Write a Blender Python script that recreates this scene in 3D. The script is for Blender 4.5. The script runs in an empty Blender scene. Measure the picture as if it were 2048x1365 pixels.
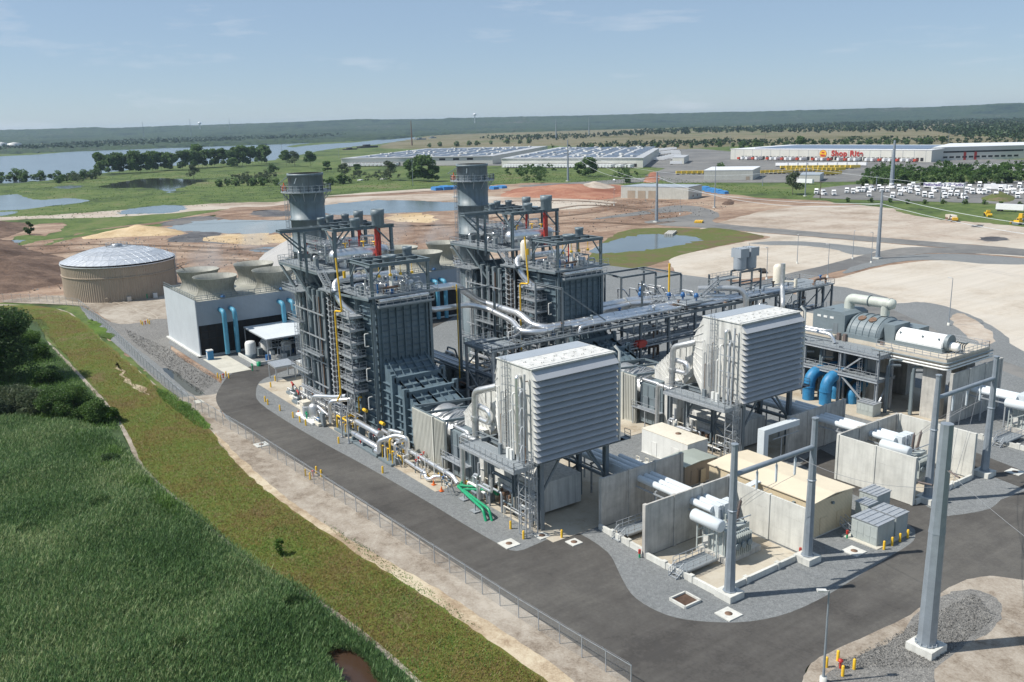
import bpy, math, random
import numpy as np
from mathutils import Vector, Matrix
from mathutils.geometry import interpolate_bezier
random.seed(7); NR = np.random.default_rng(11)
S = bpy.context.scene
COL = S.collection
R_ = math.radians
# ---------------------------------------------------------------- camera, sky, sun, exposure
CAMH = 52.0; FPX = 1805.4; YAW = 144.79; PITCH = 13.666; ROLL = -1.36
a_, b_, c_ = R_(PITCH), R_(ROLL), R_(YAW)
F0 = Vector((math.cos(c_), math.sin(c_), 0)); R0 = Vector((math.sin(c_), -math.cos(c_), 0)); U0 = Vector((0, 0, 1))
CF = F0*math.cos(a_) - U0*math.sin(a_); U1 = U0*math.cos(a_) + F0*math.sin(a_)
CR = R0*math.cos(b_) + U1*math.sin(b_); CU = U1*math.cos(b_) - R0*math.sin(b_)
cd = bpy.data.cameras.new("camera"); cam = bpy.data.objects.new("camera", cd); COL.objects.link(cam)
m = Matrix((CR, CU, -CF)).transposed().to_4x4(); m.translation = (0, 0, CAMH)
cam.matrix_world = m
cd.sensor_width = 36; cd.lens = 36*FPX/2048; cd.clip_start = .5; cd.clip_end = 40000
S.camera = cam
SUN_AZ = 241.6; SUN_EL = 51.4
sdir = Vector((math.cos(R_(SUN_AZ))*math.cos(R_(SUN_EL)), math.sin(R_(SUN_AZ))*math.cos(R_(SUN_EL)), math.sin(R_(SUN_EL))))
sl = bpy.data.lights.new("sun", 'SUN'); sl.energy = 5.0; sl.angle = R_(.5); sl.color = (1, .95, .87)
so = bpy.data.objects.new("sun", sl); COL.objects.link(so); so.rotation_euler = sdir.to_track_quat('Z', 'Y').to_euler(); so.location = (0, 0, 200)
W = bpy.data.worlds.new("World"); S.world = W; W.use_nodes = True
wn = W.node_tree; wn.nodes.clear()
wo = wn.nodes.new('ShaderNodeOutputWorld'); wb = wn.nodes.new('ShaderNodeBackground'); sk = wn.nodes.new('ShaderNodeTexSky')
sk.sky_type = 'NISHITA'; sk.sun_disc = False; sk.sun_elevation = R_(SUN_EL); sk.sun_rotation = math.atan2(sdir.x, sdir.y) % (2*math.pi)
sk.air_density = .8; sk.dust_density = .15; sk.ozone_density = 4; sk.altitude = 0
wb.inputs[1].default_value = .085
wtc = wn.nodes.new('ShaderNodeTexCoord'); wmp = wn.nodes.new('ShaderNodeMapping'); wmp.inputs['Rotation'].default_value = (0, 0, R_(-20)); wmp.inputs['Scale'].default_value = (2.2, 5, 26)
wns = wn.nodes.new('ShaderNodeTexNoise'); wns.inputs['Scale'].default_value = 1.3; wns.inputs['Detail'].default_value = 8; wns.inputs['Roughness'].default_value = .62
wcr = wn.nodes.new('ShaderNodeValToRGB'); wcr.color_ramp.elements[0].position = .56; wcr.color_ramp.elements[0].color = (0, 0, 0, 1); wcr.color_ramp.elements[1].position = .8; wcr.color_ramp.elements[1].color = (.6, .6, .6, 1)
wmx = wn.nodes.new('ShaderNodeMixRGB'); wmx.inputs[2].default_value = (7.5, 8.0, 8.8, 1)
L_ = wn.links.new
L_(wtc.outputs['Generated'], wmp.inputs[0]); L_(wmp.outputs[0], wns.inputs['Vector']); L_(wns.outputs['Fac'], wcr.inputs[0])
L_(wcr.outputs[0], wmx.inputs[0]); wm2 = wn.nodes.new('ShaderNodeMixRGB'); wm2.inputs[0].default_value = .5; wm2.inputs[2].default_value = (4.5, 5.9, 7.6, 1); L_(sk.outputs[0], wm2.inputs[1]); L_(wm2.outputs[0], wmx.inputs[1]); L_(wmx.outputs[0], wb.inputs[0]); L_(wb.outputs[0], wo.inputs[0])
S.view_settings.view_transform = 'Standard'; S.view_settings.look = 'None'; S.view_settings.exposure = .2; S.view_settings.gamma = 1
S.render.engine = 'CYCLES'; S.cycles.max_bounces = 6; S.cycles.transparent_max_bounces = 24; S.cycles.volume_bounces = 0
S.cycles.use_adaptive_sampling = True; S.cycles.adaptive_threshold = .012; S.cycles.use_denoising = True; S.cycles.sample_clamp_indirect = 6
# ---------------------------------------------------------------- helpers
def at(px, py, z=0.0):
    """a point of the site plan: where the sight line through photo pixel (px, py) meets level z"""
    d = CR*(px-1024) - CU*(py-682.5) + CF*FPX
    t = (z-CAMH)/d.z
    return Vector((d.x*t, d.y*t, z))
def wl(o):
    v = Vector((0, 0, 0))
    while o is not None: v = v + o.location; o = o.parent
    return v
def tag(o, label=None, cat=None, group=None, kind=None):
    if label: o["label"] = label
    if cat: o["category"] = cat
    if group: o["group"] = group
    if kind: o["kind"] = kind
    return o
def empty(name, loc, label, cat, group=None, rz=0):
    o = bpy.data.objects.new(name, None); COL.objects.link(o); o.location = loc; o.rotation_euler = (0, 0, rz); o.empty_display_size = .5
    return tag(o, label, cat, group)
def copy_tree(o, parent=None):
    c = o.copy(); COL.objects.link(c); c.parent = parent
    for ch in o.children: copy_tree(ch, c)
    return c
def clone(o, loc, label, rz=None, sc=None):
    c = copy_tree(o); c.location = loc
    if rz is not None: c.rotation_euler = (0, 0, rz)
    if sc is not None: c.scale = (sc, sc, sc) if not hasattr(sc, '__len__') else sc
    c["label"] = label
    return c
ORD = "first second third fourth fifth sixth seventh eighth ninth tenth eleventh twelfth thirteenth fourteenth fifteenth sixteenth seventeenth eighteenth nineteenth".split()
TEN = {2: "twenty", 3: "thirty", 4: "forty", 5: "fifty", 6: "sixty", 7: "seventy", 8: "eighty", 9: "ninety"}
def ordn(i):
    i += 1
    if i < 20: return ORD[i-1]
    if i >= 100: return 'hundredth' if i == 100 else 'hundred and '+ordn(i-101)
    t, u = divmod(i, 10)
    return (TEN[t][:-1]+"ieth") if u == 0 else TEN[t]+"-"+ORD[u-1]
class MB:
    def __init__(s): s.v = []; s.f = []; s.s = []
    def add(s, vs, fs, sm=False):
        n = len(s.v); s.v += [tuple(v) for v in vs]; s.f += [tuple(i+n for i in f) for f in fs]; s.s += [sm]*len(fs); return s
    def box(s, x0, y0, z0, x1, y1, z1):
        return s.add([(x0, y0, z0), (x1, y0, z0), (x1, y1, z0), (x0, y1, z0), (x0, y0, z1), (x1, y0, z1), (x1, y1, z1), (x0, y1, z1)],
                     [(0, 3, 2, 1), (4, 5, 6, 7), (0, 1, 5, 4), (1, 2, 6, 5), (2, 3, 7, 6), (3, 0, 4, 7)])
    def cbox(s, cx, cy, z0, wx, wy, h): return s.box(cx-wx/2, cy-wy/2, z0, cx+wx/2, cy+wy/2, z0+h)
    def bar(s, p, q, w, h=None):
        h = h or w; p = Vector(p); q = Vector(q); d = q-p
        if d.length < 1e-6: return s
        d.normalize(); up = Vector((0, 0, 1)) if abs(d.z) < .98 else Vector((1, 0, 0))
        a = d.cross(up).normalized()*w/2; b = a.cross(d).normalized()*h/2
        return s.add([p-a-b, p+a-b, p+a+b, p-a+b, q-a-b, q+a-b, q+a+b, q-a+b], [(0, 3, 2, 1), (4, 5, 6, 7), (0, 1, 5, 4), (1, 2, 6, 5), (2, 3, 7, 6), (3, 0, 4, 7)])
    def ib(s, p, q, w=.3, h=.4):
        """rolled steel section: two flanges and a web"""
        p = Vector(p); q = Vector(q); d = (q-p).normalized(); up = Vector((0, 0, 1)) if abs(d.z) < .9 else Vector((1, 0, 0))
        a = d.cross(up).normalized(); b = a.cross(d).normalized(); t = h*.09
        s.bar(p+b*(h/2-t/2), q+b*(h/2-t/2), w, t); s.bar(p-b*(h/2-t/2), q-b*(h/2-t/2), w, t)
        return s.bar(p, q, w*.12, h-2*t)
    def tube(s, pts, r, seg=8, caps=True, sm=True):
        P = [Vector(p) for p in pts]; n = len(P); rs = r if hasattr(r, '__len__') else [r]*n
        T = []
        for i in range(n):
            d = (P[min(i+1, n-1)]-P[max(i-1, 0)]); T.append(d.normalized() if d.length > 1e-9 else Vector((0, 0, 1)))
        u = T[0].cross(Vector((0, 0, 1)))
        if u.length < .05: u = T[0].cross(Vector((1, 0, 0)))
        u.normalize(); vs = []
        for i in range(n):
            u = (u - T[i]*u.dot(T[i]));  u.normalize(); w = T[i].cross(u)
            for k in range(seg):
                a = 2*math.pi*k/seg; vs.append(P[i]+(u*math.cos(a)+w*math.sin(a))*rs[i])
        fs = [(i*seg+k, i*seg+(k+1) % seg, (i+1)*seg+(k+1) % seg, (i+1)*seg+k) for i in range(n-1) for k in range(seg)]
        s.add(vs, fs, sm)
        if caps: s.add(vs[:seg], [tuple(range(seg))[::-1]]); s.add(vs[-seg:], [tuple(range(seg))])
        return s
    def pipe(s, pts, r, seg=10, bend=None):
        P = [Vector(p) for p in pts]; b = bend or r*2.2; out = [P[0]]
        for i in range(1, len(P)-1):
            d1 = P[i-1]-P[i]; d2 = P[i+1]-P[i]; l = min(b, d1.length*.48, d2.length*.48); d1.normalize(); d2.normalize()
            A = P[i]+d1*l; B = P[i]+d2*l
            for k in range(6):
                t = k/5; out.append(A*(1-t)**2+P[i]*2*t*(1-t)+B*t*t)
        out.append(P[-1]); return s.tube(out, r, seg)
    def band(s, p, q, r, n, seg=10, w=.06):
        p = Vector(p); q = Vector(q); d = (q-p).normalized()
        for i in range(n):
            c = p.lerp(q, (i+.5)/n); s.tube([c-d*w, c+d*w], r*1.06, seg)
        return s
    def lathe(s, cx, cy, prof, seg=32, sm=True, a0=0, a1=2*math.pi):
        vs = []; full = abs(a1-a0-2*math.pi) < 1e-6; m_ = seg if full else seg+1
        for r, z in prof:
            for k in range(m_):
                a = a0+(a1-a0)*k/seg; vs.append((cx+r*math.cos(a), cy+r*math.sin(a), z))
        fs = [(i*m_+k, i*m_+(k+1) % m_, (i+1)*m_+(k+1) % m_, (i+1)*m_+k) for i in range(len(prof)-1) for k in range(seg)]
        return s.add(vs, fs, sm)
    def prism(s, poly, z0, z1):
        n = len(poly); return s.add([(p[0], p[1], z0) for p in poly]+[(p[0], p[1], z1) for p in poly], [tuple(range(n))[::-1], tuple(range(n, 2*n))]+[(i, (i+1) % n, n+(i+1) % n, n+i) for i in range(n)])
    def xz(s, poly, y0, y1):
        n = len(poly); return s.add([(p[0], y0, p[1]) for p in poly]+[(p[0], y1, p[1]) for p in poly], [tuple(range(n)), tuple(range(n, 2*n))[::-1]]+[(i, n+i, n+(i+1) % n, (i+1) % n) for i in range(n)])
    def yz(s, poly, x0, x1):
        n = len(poly); return s.add([(x0, p[0], p[1]) for p in poly]+[(x1, p[0], p[1]) for p in poly], [tuple(range(n)), tuple(range(n, 2*n))[::-1]]+[(i, n+i, n+(i+1) % n, (i+1) % n) for i in range(n)])
    def rail(s, pts, h=1.1, step=1.6, w=.06):
        P = [Vector(p) for p in pts]
        for a, b in zip(P, P[1:]):
            for f in (h, h*.52): s.bar(a+U0*f, b+U0*f, w)
            s.bar(a+U0*.08, b+U0*.08, .02, .15)
            n = max(1, round((b-a).length/step))
            for i in range(n+1): c = a.lerp(b, i/n); s.bar(c, c+U0*h, w)
        return s
    def ladder(s, p, z1, n=(0, -1), cage=True, w=.5):
        p = Vector(p); n = Vector((n[0], n[1], 0)); t = Vector((-n.y, n.x, 0)); q = Vector((p.x, p.y, z1))
        for k in (-w/2, w/2): s.bar(p+t*k, q+t*k, .07)
        h = z1-p.z
        for i in range(int(h/.45)): z = p.z+.2+i*.45; c = Vector((p.x, p.y, z)); s.bar(c-t*w/2, c+t*w/2, .04)
        if cage:
            z = p.z+2.2
            while z < z1+1:
                pr = [Vector((p.x, p.y, z))+t*(math.cos(a)*.38)+n*(math.sin(a)*.7) for a in (0, .8, 1.57, 2.34, 3.14)]
                for a, b in zip(pr, pr[1:]): s.bar(a, b, .05)
                z += 1.1
            for a in (.4, 1.2, 1.95, 2.7):
                o = t*(math.cos(a)*.38)+n*(math.sin(a)*.7); s.bar(Vector((p.x, p.y, p.z+2.2))+o, q+o+U0, .035)
        return s
    def stair(s, p, q, w=.9):
        p = Vector(p); q = Vector(q); d = (q-p); h = Vector((d.x, d.y, 0)).normalized(); t = Vector((-h.y, h.x, 0))
        for k in (-w/2, w/2):
            s.bar(p+t*k, q+t*k, .06, .26); s.bar(p+t*k+U0*1.0, q+t*k+U0*1.0, .06); s.bar(p+t*k+U0*.5, q+t*k+U0*.5, .05)
            for i in range(5): c = p.lerp(q, i/4)+t*k; s.bar(c, c+U0, .05)
        n = max(2, int(abs(d.z)/.24))
        for i in range(n): c = p.lerp(q, (i+.5)/n); s.box(c.x-.5*abs(t.x)*w-.13*abs(h.x), c.y-.5*abs(t.y)*w-.13*abs(h.y), c.z-.02, c.x+.5*abs(t.x)*w+.13*abs(h.x), c.y+.5*abs(t.y)*w+.13*abs(h.y), c.z+.02)
        return s
    def build(s, name, mat, parent=None, label=None, cat=None, group=None, kind=None, origin=None):
        me = bpy.data.meshes.new(name); o = bpy.data.objects.new(name, me); COL.objects.link(o)
        off = Vector((0, 0, 0))
        if parent is not None: o.parent = parent; off = wl(parent)
        elif origin is not None: off = Vector(origin); o.location = off
        v = np.array(s.v, dtype=np.float64)-np.array(off)
        me.from_pydata([tuple(x) for x in v.tolist()], [], s.f)
        me.polygons.foreach_set('use_smooth', s.s)
        me.materials.append(mat); me.update()
        return tag(o, label, cat, group, kind)
def dup(o, off, name=None):
    """one more copy of a part, next to the first and under the same thing"""
    c = o.copy(); COL.objects.link(c); c.location = o.location+Vector(off); return c
# ---------------------------------------------------------------- materials
def mat(name, col, rough=.55, metal=0.0, var=.12, sc=.6, bump=0.0, bsc=None, col2=None, streak=0.0, spec=None, detail=6, coord='P', fac=None, wave=None, trans=0):
    m = bpy.data.materials.new(name); m.use_nodes = True; nt = m.node_tree; N = nt.nodes; L = nt.links.new
    b = N['Principled BSDF']; b.inputs['Roughness'].default_value = rough; b.inputs['Metallic'].default_value = metal
    if spec is not None: b.inputs['Specular IOR Level'].default_value = spec
    if coord == 'P': g = N.new('ShaderNodeNewGeometry').outputs['Position']
    else: g = N.new('ShaderNodeTexCoord').outputs['Object']
    n = N.new('ShaderNodeTexNoise'); n.inputs['Scale'].default_value = sc; n.inputs['Detail'].default_value = detail; n.inputs['Roughness'].default_value = .65; L(g, n.inputs['Vector'])
    r = N.new('ShaderNodeValToRGB'); c2 = col2 or tuple(c*(1-var) for c in col); c1 = tuple(min(1, c*(1+var)) for c in col) if col2 is None else col
    lo, hi = fac or (.32, .68)
    r.color_ramp.elements[0].position = lo; r.color_ramp.elements[0].color = (*c2, 1); r.color_ramp.elements[1].position = hi; r.color_ramp.elements[1].color = (*c1, 1)
    L(n.outputs['Fac'], r.inputs[0]); out = r.outputs[0]
    if streak > 0:
        mp = N.new('ShaderNodeMapping'); mp.inputs['Scale'].default_value = (1.6, 1.6, .12); L(g, mp.inputs[0])
        n2 = N.new('ShaderNodeTexNoise'); n2.inputs['Scale'].default_value = 1.4; n2.inputs['Detail'].default_value = 5; L(mp.outputs[0], n2.inputs['Vector'])
        rr = N.new('ShaderNodeMapRange'); rr.inputs[1].default_value = .45; rr.inputs[2].default_value = .75; rr.inputs[3].default_value = 1; rr.inputs[4].default_value = 1-streak; L(n2.outputs['Fac'], rr.inputs[0])
        mx = N.new('ShaderNodeMixRGB'); mx.blend_type = 'MULTIPLY'; mx.inputs[0].default_value = 1; L(out, mx.inputs[1]); L(rr.outputs[0], mx.inputs[2]); out = mx.outputs[0]
    if wave:
        ax, ws, amt = wave
        w = N.new('ShaderNodeTexWave'); w.bands_direction = ax; w.inputs['Scale'].default_value = ws; w.inputs['Distortion'].default_value = .3; L(g, w.inputs['Vector'])
        rr = N.new('ShaderNodeMapRange'); rr.inputs[3].default_value = 1-amt; rr.inputs[4].default_value = 1; L(w.outputs['Fac'], rr.inputs[0])
        mx = N.new('ShaderNodeMixRGB'); mx.blend_type = 'MULTIPLY'; mx.inputs[0].default_value = 1; L(out, mx.inputs[1]); L(rr.outputs[0], mx.inputs[2]); out = mx.outputs[0]
    L(out, b.inputs['Base Color'])
    if bump:
        n3 = N.new('ShaderNodeTexNoise'); n3.inputs['Scale'].default_value = bsc or sc*4; n3.inputs['Detail'].default_value = 5; L(g, n3.inputs['Vector'])
        bp = N.new('ShaderNodeBump'); bp.inputs['Strength'].default_value = 1; bp.inputs['Distance'].default_value = bump; L(n3.outputs['Fac'], bp.inputs['Height']); L(bp.outputs[0], b.inputs['Normal'])
    return m
def multimat(name, cols, scales=(.02, .15, 1.5), rough=.95, bump=.02, bsc=6, stops=None, w=(.5, .3, .2), tracks=None):
    """ground: three octaves of noise summed and mapped over several natural colours"""
    m = bpy.data.materials.new(name); m.use_nodes = True; nt = m.node_tree; N = nt.nodes; L = nt.links.new
    b = N['Principled BSDF']; b.inputs['Roughness'].default_value = rough; b.inputs['Specular IOR Level'].default_value = .2
    g = N.new('ShaderNodeNewGeometry').outputs['Position']; acc = None
    for s_, w_ in zip(scales, w):
        n = N.new('ShaderNodeTexNoise'); n.inputs['Scale'].default_value = s_; n.inputs['Detail'].default_value = 7; n.inputs['Roughness'].default_value = .62; n.inputs['Distortion'].default_value = .4; L(g, n.inputs['Vector'])
        mu = N.new('ShaderNodeMath'); mu.operation = 'MULTIPLY_ADD'; mu.inputs[1].default_value = w_; L(n.outputs['Fac'], mu.inputs[0])
        if acc is None: mu.inputs[2].default_value = 0
        else: L(acc, mu.inputs[2])
        acc = mu.outputs[0]
    r = N.new('ShaderNodeValToRGB'); k = len(cols); st = stops or [.36+.28*i/(k-1) for i in range(k)]
    while len(r.color_ramp.elements) < k: r.color_ramp.elements.new(.5)
    for i, c in enumerate(cols): r.color_ramp.elements[i].position = .5+(st[i]-.5)*.55; r.color_ramp.elements[i].color = (*c, 1)
    L(acc, r.inputs[0]); out = r.outputs[0]
    if tracks:
        ang, ws, amt = tracks
        mp = N.new('ShaderNodeMapping'); mp.inputs['Rotation'].default_value = (0, 0, R_(ang)); mp.inputs['Scale'].default_value = (1, .06, 1); L(g, mp.inputs[0])
        n2 = N.new('ShaderNodeTexNoise'); n2.inputs['Scale'].default_value = ws; n2.inputs['Detail'].default_value = 6; n2.inputs['Roughness'].default_value = .7; L(mp.outputs[0], n2.inputs['Vector'])
        rr = N.new('ShaderNodeMapRange'); rr.inputs[1].default_value = .35; rr.inputs[2].default_value = .65; rr.inputs[3].default_value = 1-amt; rr.inputs[4].default_value = 1+amt; L(n2.outputs['Fac'], rr.inputs[0])
        mx = N.new('ShaderNodeMixRGB'); mx.blend_type = 'MULTIPLY'; mx.inputs[0].default_value = 1; L(out, mx.inputs[1]); L(rr.outputs[0], mx.inputs[2]); out = mx.outputs[0]
    L(out, b.inputs['Base Color'])
    if bump:
        n3 = N.new('ShaderNodeTexNoise'); n3.inputs['Scale'].default_value = bsc; n3.inputs['Detail'].default_value = 6; L(g, n3.inputs['Vector'])
        bp = N.new('ShaderNodeBump'); bp.inputs['Distance'].default_value = bump; bp.inputs['Strength'].default_value = 1; L(n3.outputs['Fac'], bp.inputs['Height']); L(bp.outputs[0], b.inputs['Normal'])
    return m
def watermat(name, col, rough=.12, bump=.03, bsc=.8):
    m = mat(name, col, rough=rough, var=.25, sc=.02, bump=bump, bsc=bsc); m.node_tree.nodes['Principled BSDF'].inputs['IOR'].default_value = 1.33
    return m
M = {}
M['grey'] = mat('grey_steel_paint', (.17, .20, .22), .5, .0, .1, .8, streak=.15)
M['galv'] = mat('galvanised_steel', (.40, .43, .46), .45, .35, .15, 2.5, streak=.1)
M['dark'] = mat('dark_grey_boiler_paint', (.110, .158, .190), .55, 0, .14, .35, streak=.2)
M['darks'] = mat('dark_grey_structural_paint', (.15, .19, .21), .55, 0, .12, .8)
M['stack'] = mat('stack_grey_paint', (.17, .215, .24), .5, 0, .12, .3, streak=.28)
M['nearblack'] = mat('near_black_metal', (.03, .025, .022), .9, 0, .3, 1)  # plain near-black for stack liner, cable riser, tower frame, car and hulls
M['alu'] = mat('aluminium_pipe_jacket', (.78, .79, .80), .34, .85, .1, 1.5, bump=.01, bsc=3)
M['aluD'] = mat('dull_aluminium_jacket', (.55, .56, .56), .42, .7, .15, 1.5)
M['white'] = mat('white_panel_paint', (.70, .71, .69), .45, 0, .06, .5, streak=.12)
M['fh'] = mat('pale_filter_house_paint', (.64, .64, .61), .5, 0, .09, .5, streak=.34)
M['louv'] = mat('shade_darkened_louvre_paint', (.38, .40, .43), .5, 0, .06, .6)  # darkened: shade of the louvred face put into the colour
M['corr'] = mat('corrugated_pale_cladding', (.52, .52, .47), .5, 0, .07, .6, streak=.15)
M['red'] = mat('red_paint', (.42, .04, .03), .45, 0, .15, 2)
M['rust'] = mat('rusty_brown_metal', (.17, .105, .07), .7, 0, .3, 3)
M['yellow'] = mat('yellow_paint', (.75, .46, .03), .45, 0, .1, 2)
M['green'] = mat('green_pipe_paint', (.015, .30, .14), .4, 0, .12, 2)
M['blue'] = mat('blue_pipe_paint', (.03, .20, .40), .5, 0, .22, .8, streak=.25)
M['lblue'] = mat('light_blue_pipe_paint', (.08, .29, .42), .5, 0, .15, .8, streak=.15)
M['valve'] = mat('blue_valve_paint', (.03, .12, .30), .4, 0, .1, 2)
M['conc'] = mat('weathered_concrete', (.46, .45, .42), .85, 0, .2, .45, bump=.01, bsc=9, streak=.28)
M['concw'] = mat('pale_and_sunlit_concrete', (.58, .58, .54), .85, 0, .13, .4, bump=.008, bsc=9, streak=.18)  # pale concrete; also puts sunlight into the colour of the lit fire walls
M['concd'] = mat('deck_concrete', (.50, .45, .37), .85, 0, .14, .6)
M['beige'] = mat('beige_metal_siding', (.62, .52, .36), .5, 0, .05, .4, streak=.08, wave=('DIAGONAL', 1.1, .06))
M['beiger'] = mat('beige_metal_roof', (.66, .58, .44), .5, 0, .06, .3, streak=.0)
M['cream'] = mat('cream_panel_paint', (.68, .64, .54), .5, 0, .05, .4, streak=.1)
M['rroof'] = mat('ribbed_grey_green_roof', (.36, .40, .36), .45, .2, .06, .6)
M['tan'] = mat('tan_corrugated_tank_wall', (.38, .31, .235), .6, 0, .08, .15, streak=.12)
M['dome'] = mat('aluminium_dome_panel', (.66, .68, .70), .38, .55, .12, .12)
M['frp'] = mat('grey_fibreglass', (.33, .33, .285), .6, 0, .12, .4, streak=.25)
M['frpin'] = mat('weathered_fibreglass_inside', (.38, .37, .32), .7, 0, .1, .4)
M['clad'] = mat('white_corrugated_cladding', (.62, .66, .68), .5, 0, .05, .3, streak=.06)
M['cladg'] = mat('grey_blue_and_shaded_cladding', (.33, .37, .41), .5, 0, .05, .3, streak=.06)  # grey-blue metal; on the cooling tower side it holds shade as colour
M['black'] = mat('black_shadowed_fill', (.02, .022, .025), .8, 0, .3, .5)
M['rubber'] = mat('black_rubber', (.02, .02, .02), .8)
M['glass'] = mat('dark_glass', (.02, .025, .03), .08, 0, .1)
M['tfmr'] = mat('pale_grey_transformer_paint', (.40, .44, .43), .42, 0, .06, .8, streak=.1)
M['bus'] = mat('white_grey_bus_duct_paint', (.60, .65, .68), .4, 0, .04, .6)
M['porc'] = mat('brown_grey_porcelain', (.16, .13, .12), .3, 0, .1)
M['polegalv'] = mat('dull_galvanised_pole', (.27, .31, .35), .5, .25, .12, .9, streak=.1)
M['wire'] = mat('aluminium_conductor', (.30, .31, .32), .5, .4)
M['stg'] = mat('blue_grey_turbine_paint', (.17, .21, .23), .5, 0, .08, .5, streak=.08)
M['genw'] = mat('white_generator_paint', (.80, .81, .80), .4, 0, .03, .5)
M['ptan'] = mat('pale_green_pipe_paint', (.50, .53, .48), .45, 0, .08, .8, streak=.15)
M['grat'] = mat('steel_grating', (.24, .27, .29), .6, .2, .2, 6)
M['orange'] = mat('orange_plastic', (.75, .16, .03), .5)
M['trk'] = mat('white_truck_paint', (.78, .79, .80), .35, 0, .03)
M['trky'] = mat('yellow_truck_paint', (.68, .50, .08), .4, 0, .05)
M['trkr'] = mat('red_truck_paint', (.50, .07, .04), .4, 0, .05)
M['tarp'] = mat('blue_plastic_sheet', (.05, .22, .50), .45, 0, .25, 1.5)
M['whs'] = mat('pale_warehouse_wall', (.56, .56, .51), .6, 0, .04, .05)
M['whr'] = mat('pale_warehouse_roof', (.42, .43, .44), .5, 0, .1, .02)
M['solar'] = mat('dark_solar_array', (.14, .18, .25), .3, .2, .2, .1)
M['bark'] = mat('tree_bark', (.10, .075, .055), .9, 0, .3, 3)
# ---------------------------------------------------------------- foliage materials and mesh makers
def leafmat(name, ca, cb, cc, sc=.12, gl=.5, tr=.38):
    m = bpy.data.materials.new(name); m.use_nodes = True; nt = m.node_tree; N = nt.nodes; L = nt.links.new
    b = N['Principled BSDF']; b.inputs['Roughness'].default_value = gl; b.inputs['Specular IOR Level'].default_value = .25
    g = N.new('ShaderNodeNewGeometry'); n = N.new('ShaderNodeTexNoise'); n.inputs['Scale'].default_value = sc; n.inputs['Detail'].default_value = 4; L(g.outputs['Position'], n.inputs['Vector'])
    r = N.new('ShaderNodeValToRGB'); r.color_ramp.elements[0].color = (*ca, 1); r.color_ramp.elements[0].position = .3
    r.color_ramp.elements[1].color = (*cc, 1); r.color_ramp.elements[1].position = .78; e = r.color_ramp.elements.new(.52); e.color = (*cb, 1)
    ad = N.new('ShaderNodeMath'); ad.operation = 'MULTIPLY_ADD'; ad.inputs[1].default_value = .45; L(g.outputs['Random Per Island'], ad.inputs[0])
    mu = N.new('ShaderNodeMath'); mu.operation = 'MULTIPLY_ADD'; mu.inputs[1].default_value = 1.0; mu.inputs[2].default_value = -.22; L(n.outputs['Fac'], mu.inputs[0]); L(mu.outputs[0], ad.inputs[2])
    L(ad.outputs[0], r.inputs[0]); L(r.outputs[0], b.inputs['Base Color'])
    t = N.new('ShaderNodeBsdfTranslucent'); L(r.outputs[0], t.inputs[0]); mx = N.new('ShaderNodeMixShader'); mx.inputs[0].default_value = tr
    L(b.outputs[0], mx.inputs[1]); L(t.outputs[0], mx.inputs[2]); L(mx.outputs[0], N['Material Output'].inputs[0]); return m
M['leafd'] = leafmat('dark_green_leaves', (.038, .072, .024), (.068, .128, .038), (.12, .20, .06))
M['leafr'] = leafmat('river_tree_leaves', (.07, .12, .045), (.12, .20, .07), (.20, .30, .10))
M['leafm'] = leafmat('mid_green_leaves', (.040, .082, .022), (.075, .145, .035), (.13, .21, .055))
M['leafl'] = leafmat('light_green_leaves', (.04, .085, .015), (.075, .15, .025), (.12, .20, .04))
M['leafg'] = leafmat('grey_green_leaves', (.055, .078, .042), (.09, .125, .062), (.15, .18, .10))
M['wood'] = leafmat('far_wood_foliage', (.022, .042, .022), (.042, .076, .034), (.075, .12, .05), sc=.01, tr=.15)
M['reed'] = leafmat('reed_blades', (.066, .132, .046), (.122, .23, .078), (.34, .40, .20), sc=.05, tr=.35)
M['reedb'] = leafmat('bright_reed_blades', (.07, .14, .03), (.11, .21, .045), (.17, .28, .08), sc=.1, tr=.35)
M['grassb'] = leafmat('dry_grass_blades', (.20, .125, .05), (.20, .185, .05), (.12, .24, .04), sc=.12, tr=.25)
M['hills'] = multimat('wooded_hills', [(.008, .020, .016), (.018, .036, .024), (.055, .085, .04), (.018, .036, .024), (.15, .15, .13)], (.0015, .008, .04), 1, 0, stops=[.34, .44, .52, .60, .72], w=(.3, .35, .35))
def npmesh(name, verts, nper, mat, parent=None, origin=(0, 0, 0)):
    """verts: (n, nper, 3) array, every row one face"""
    v = np.ascontiguousarray(verts.reshape(-1, 3)-np.array(origin), dtype=np.float32); nf = verts.shape[0]
    me = bpy.data.meshes.new(name); me.vertices.add(len(v)); me.vertices.foreach_set('co', v.ravel())
    me.loops.add(nf*nper); me.loops.foreach_set('vertex_index', np.arange(nf*nper, dtype=np.int32))
    me.polygons.add(nf); me.polygons.foreach_set('loop_start', np.arange(0, nf*nper, nper, dtype=np.int32))
    me.update(calc_edges=True); me.validate(); me.materials.append(mat)
    o = bpy.data.objects.new(name, me); COL.objects.link(o)
    if parent is not None: o.parent = parent
    else: o.location = origin
    return o
def leaves(c, size, rng=NR, flat=.35):
    """one small bent quad per centre"""
    n = len(c); a = rng.normal(size=(n, 3)); a[:, 2] *= .6; a /= np.linalg.norm(a, axis=1)[:, None]
    b = np.cross(a, rng.normal(size=(n, 3))); b /= np.linalg.norm(b, axis=1)[:, None]
    s = (size*(.6+.8*rng.random(n)))[:, None]
    return np.stack([c-a*s, c-b*s*.6, c+a*s, c+b*s*.6], 1)
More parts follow.
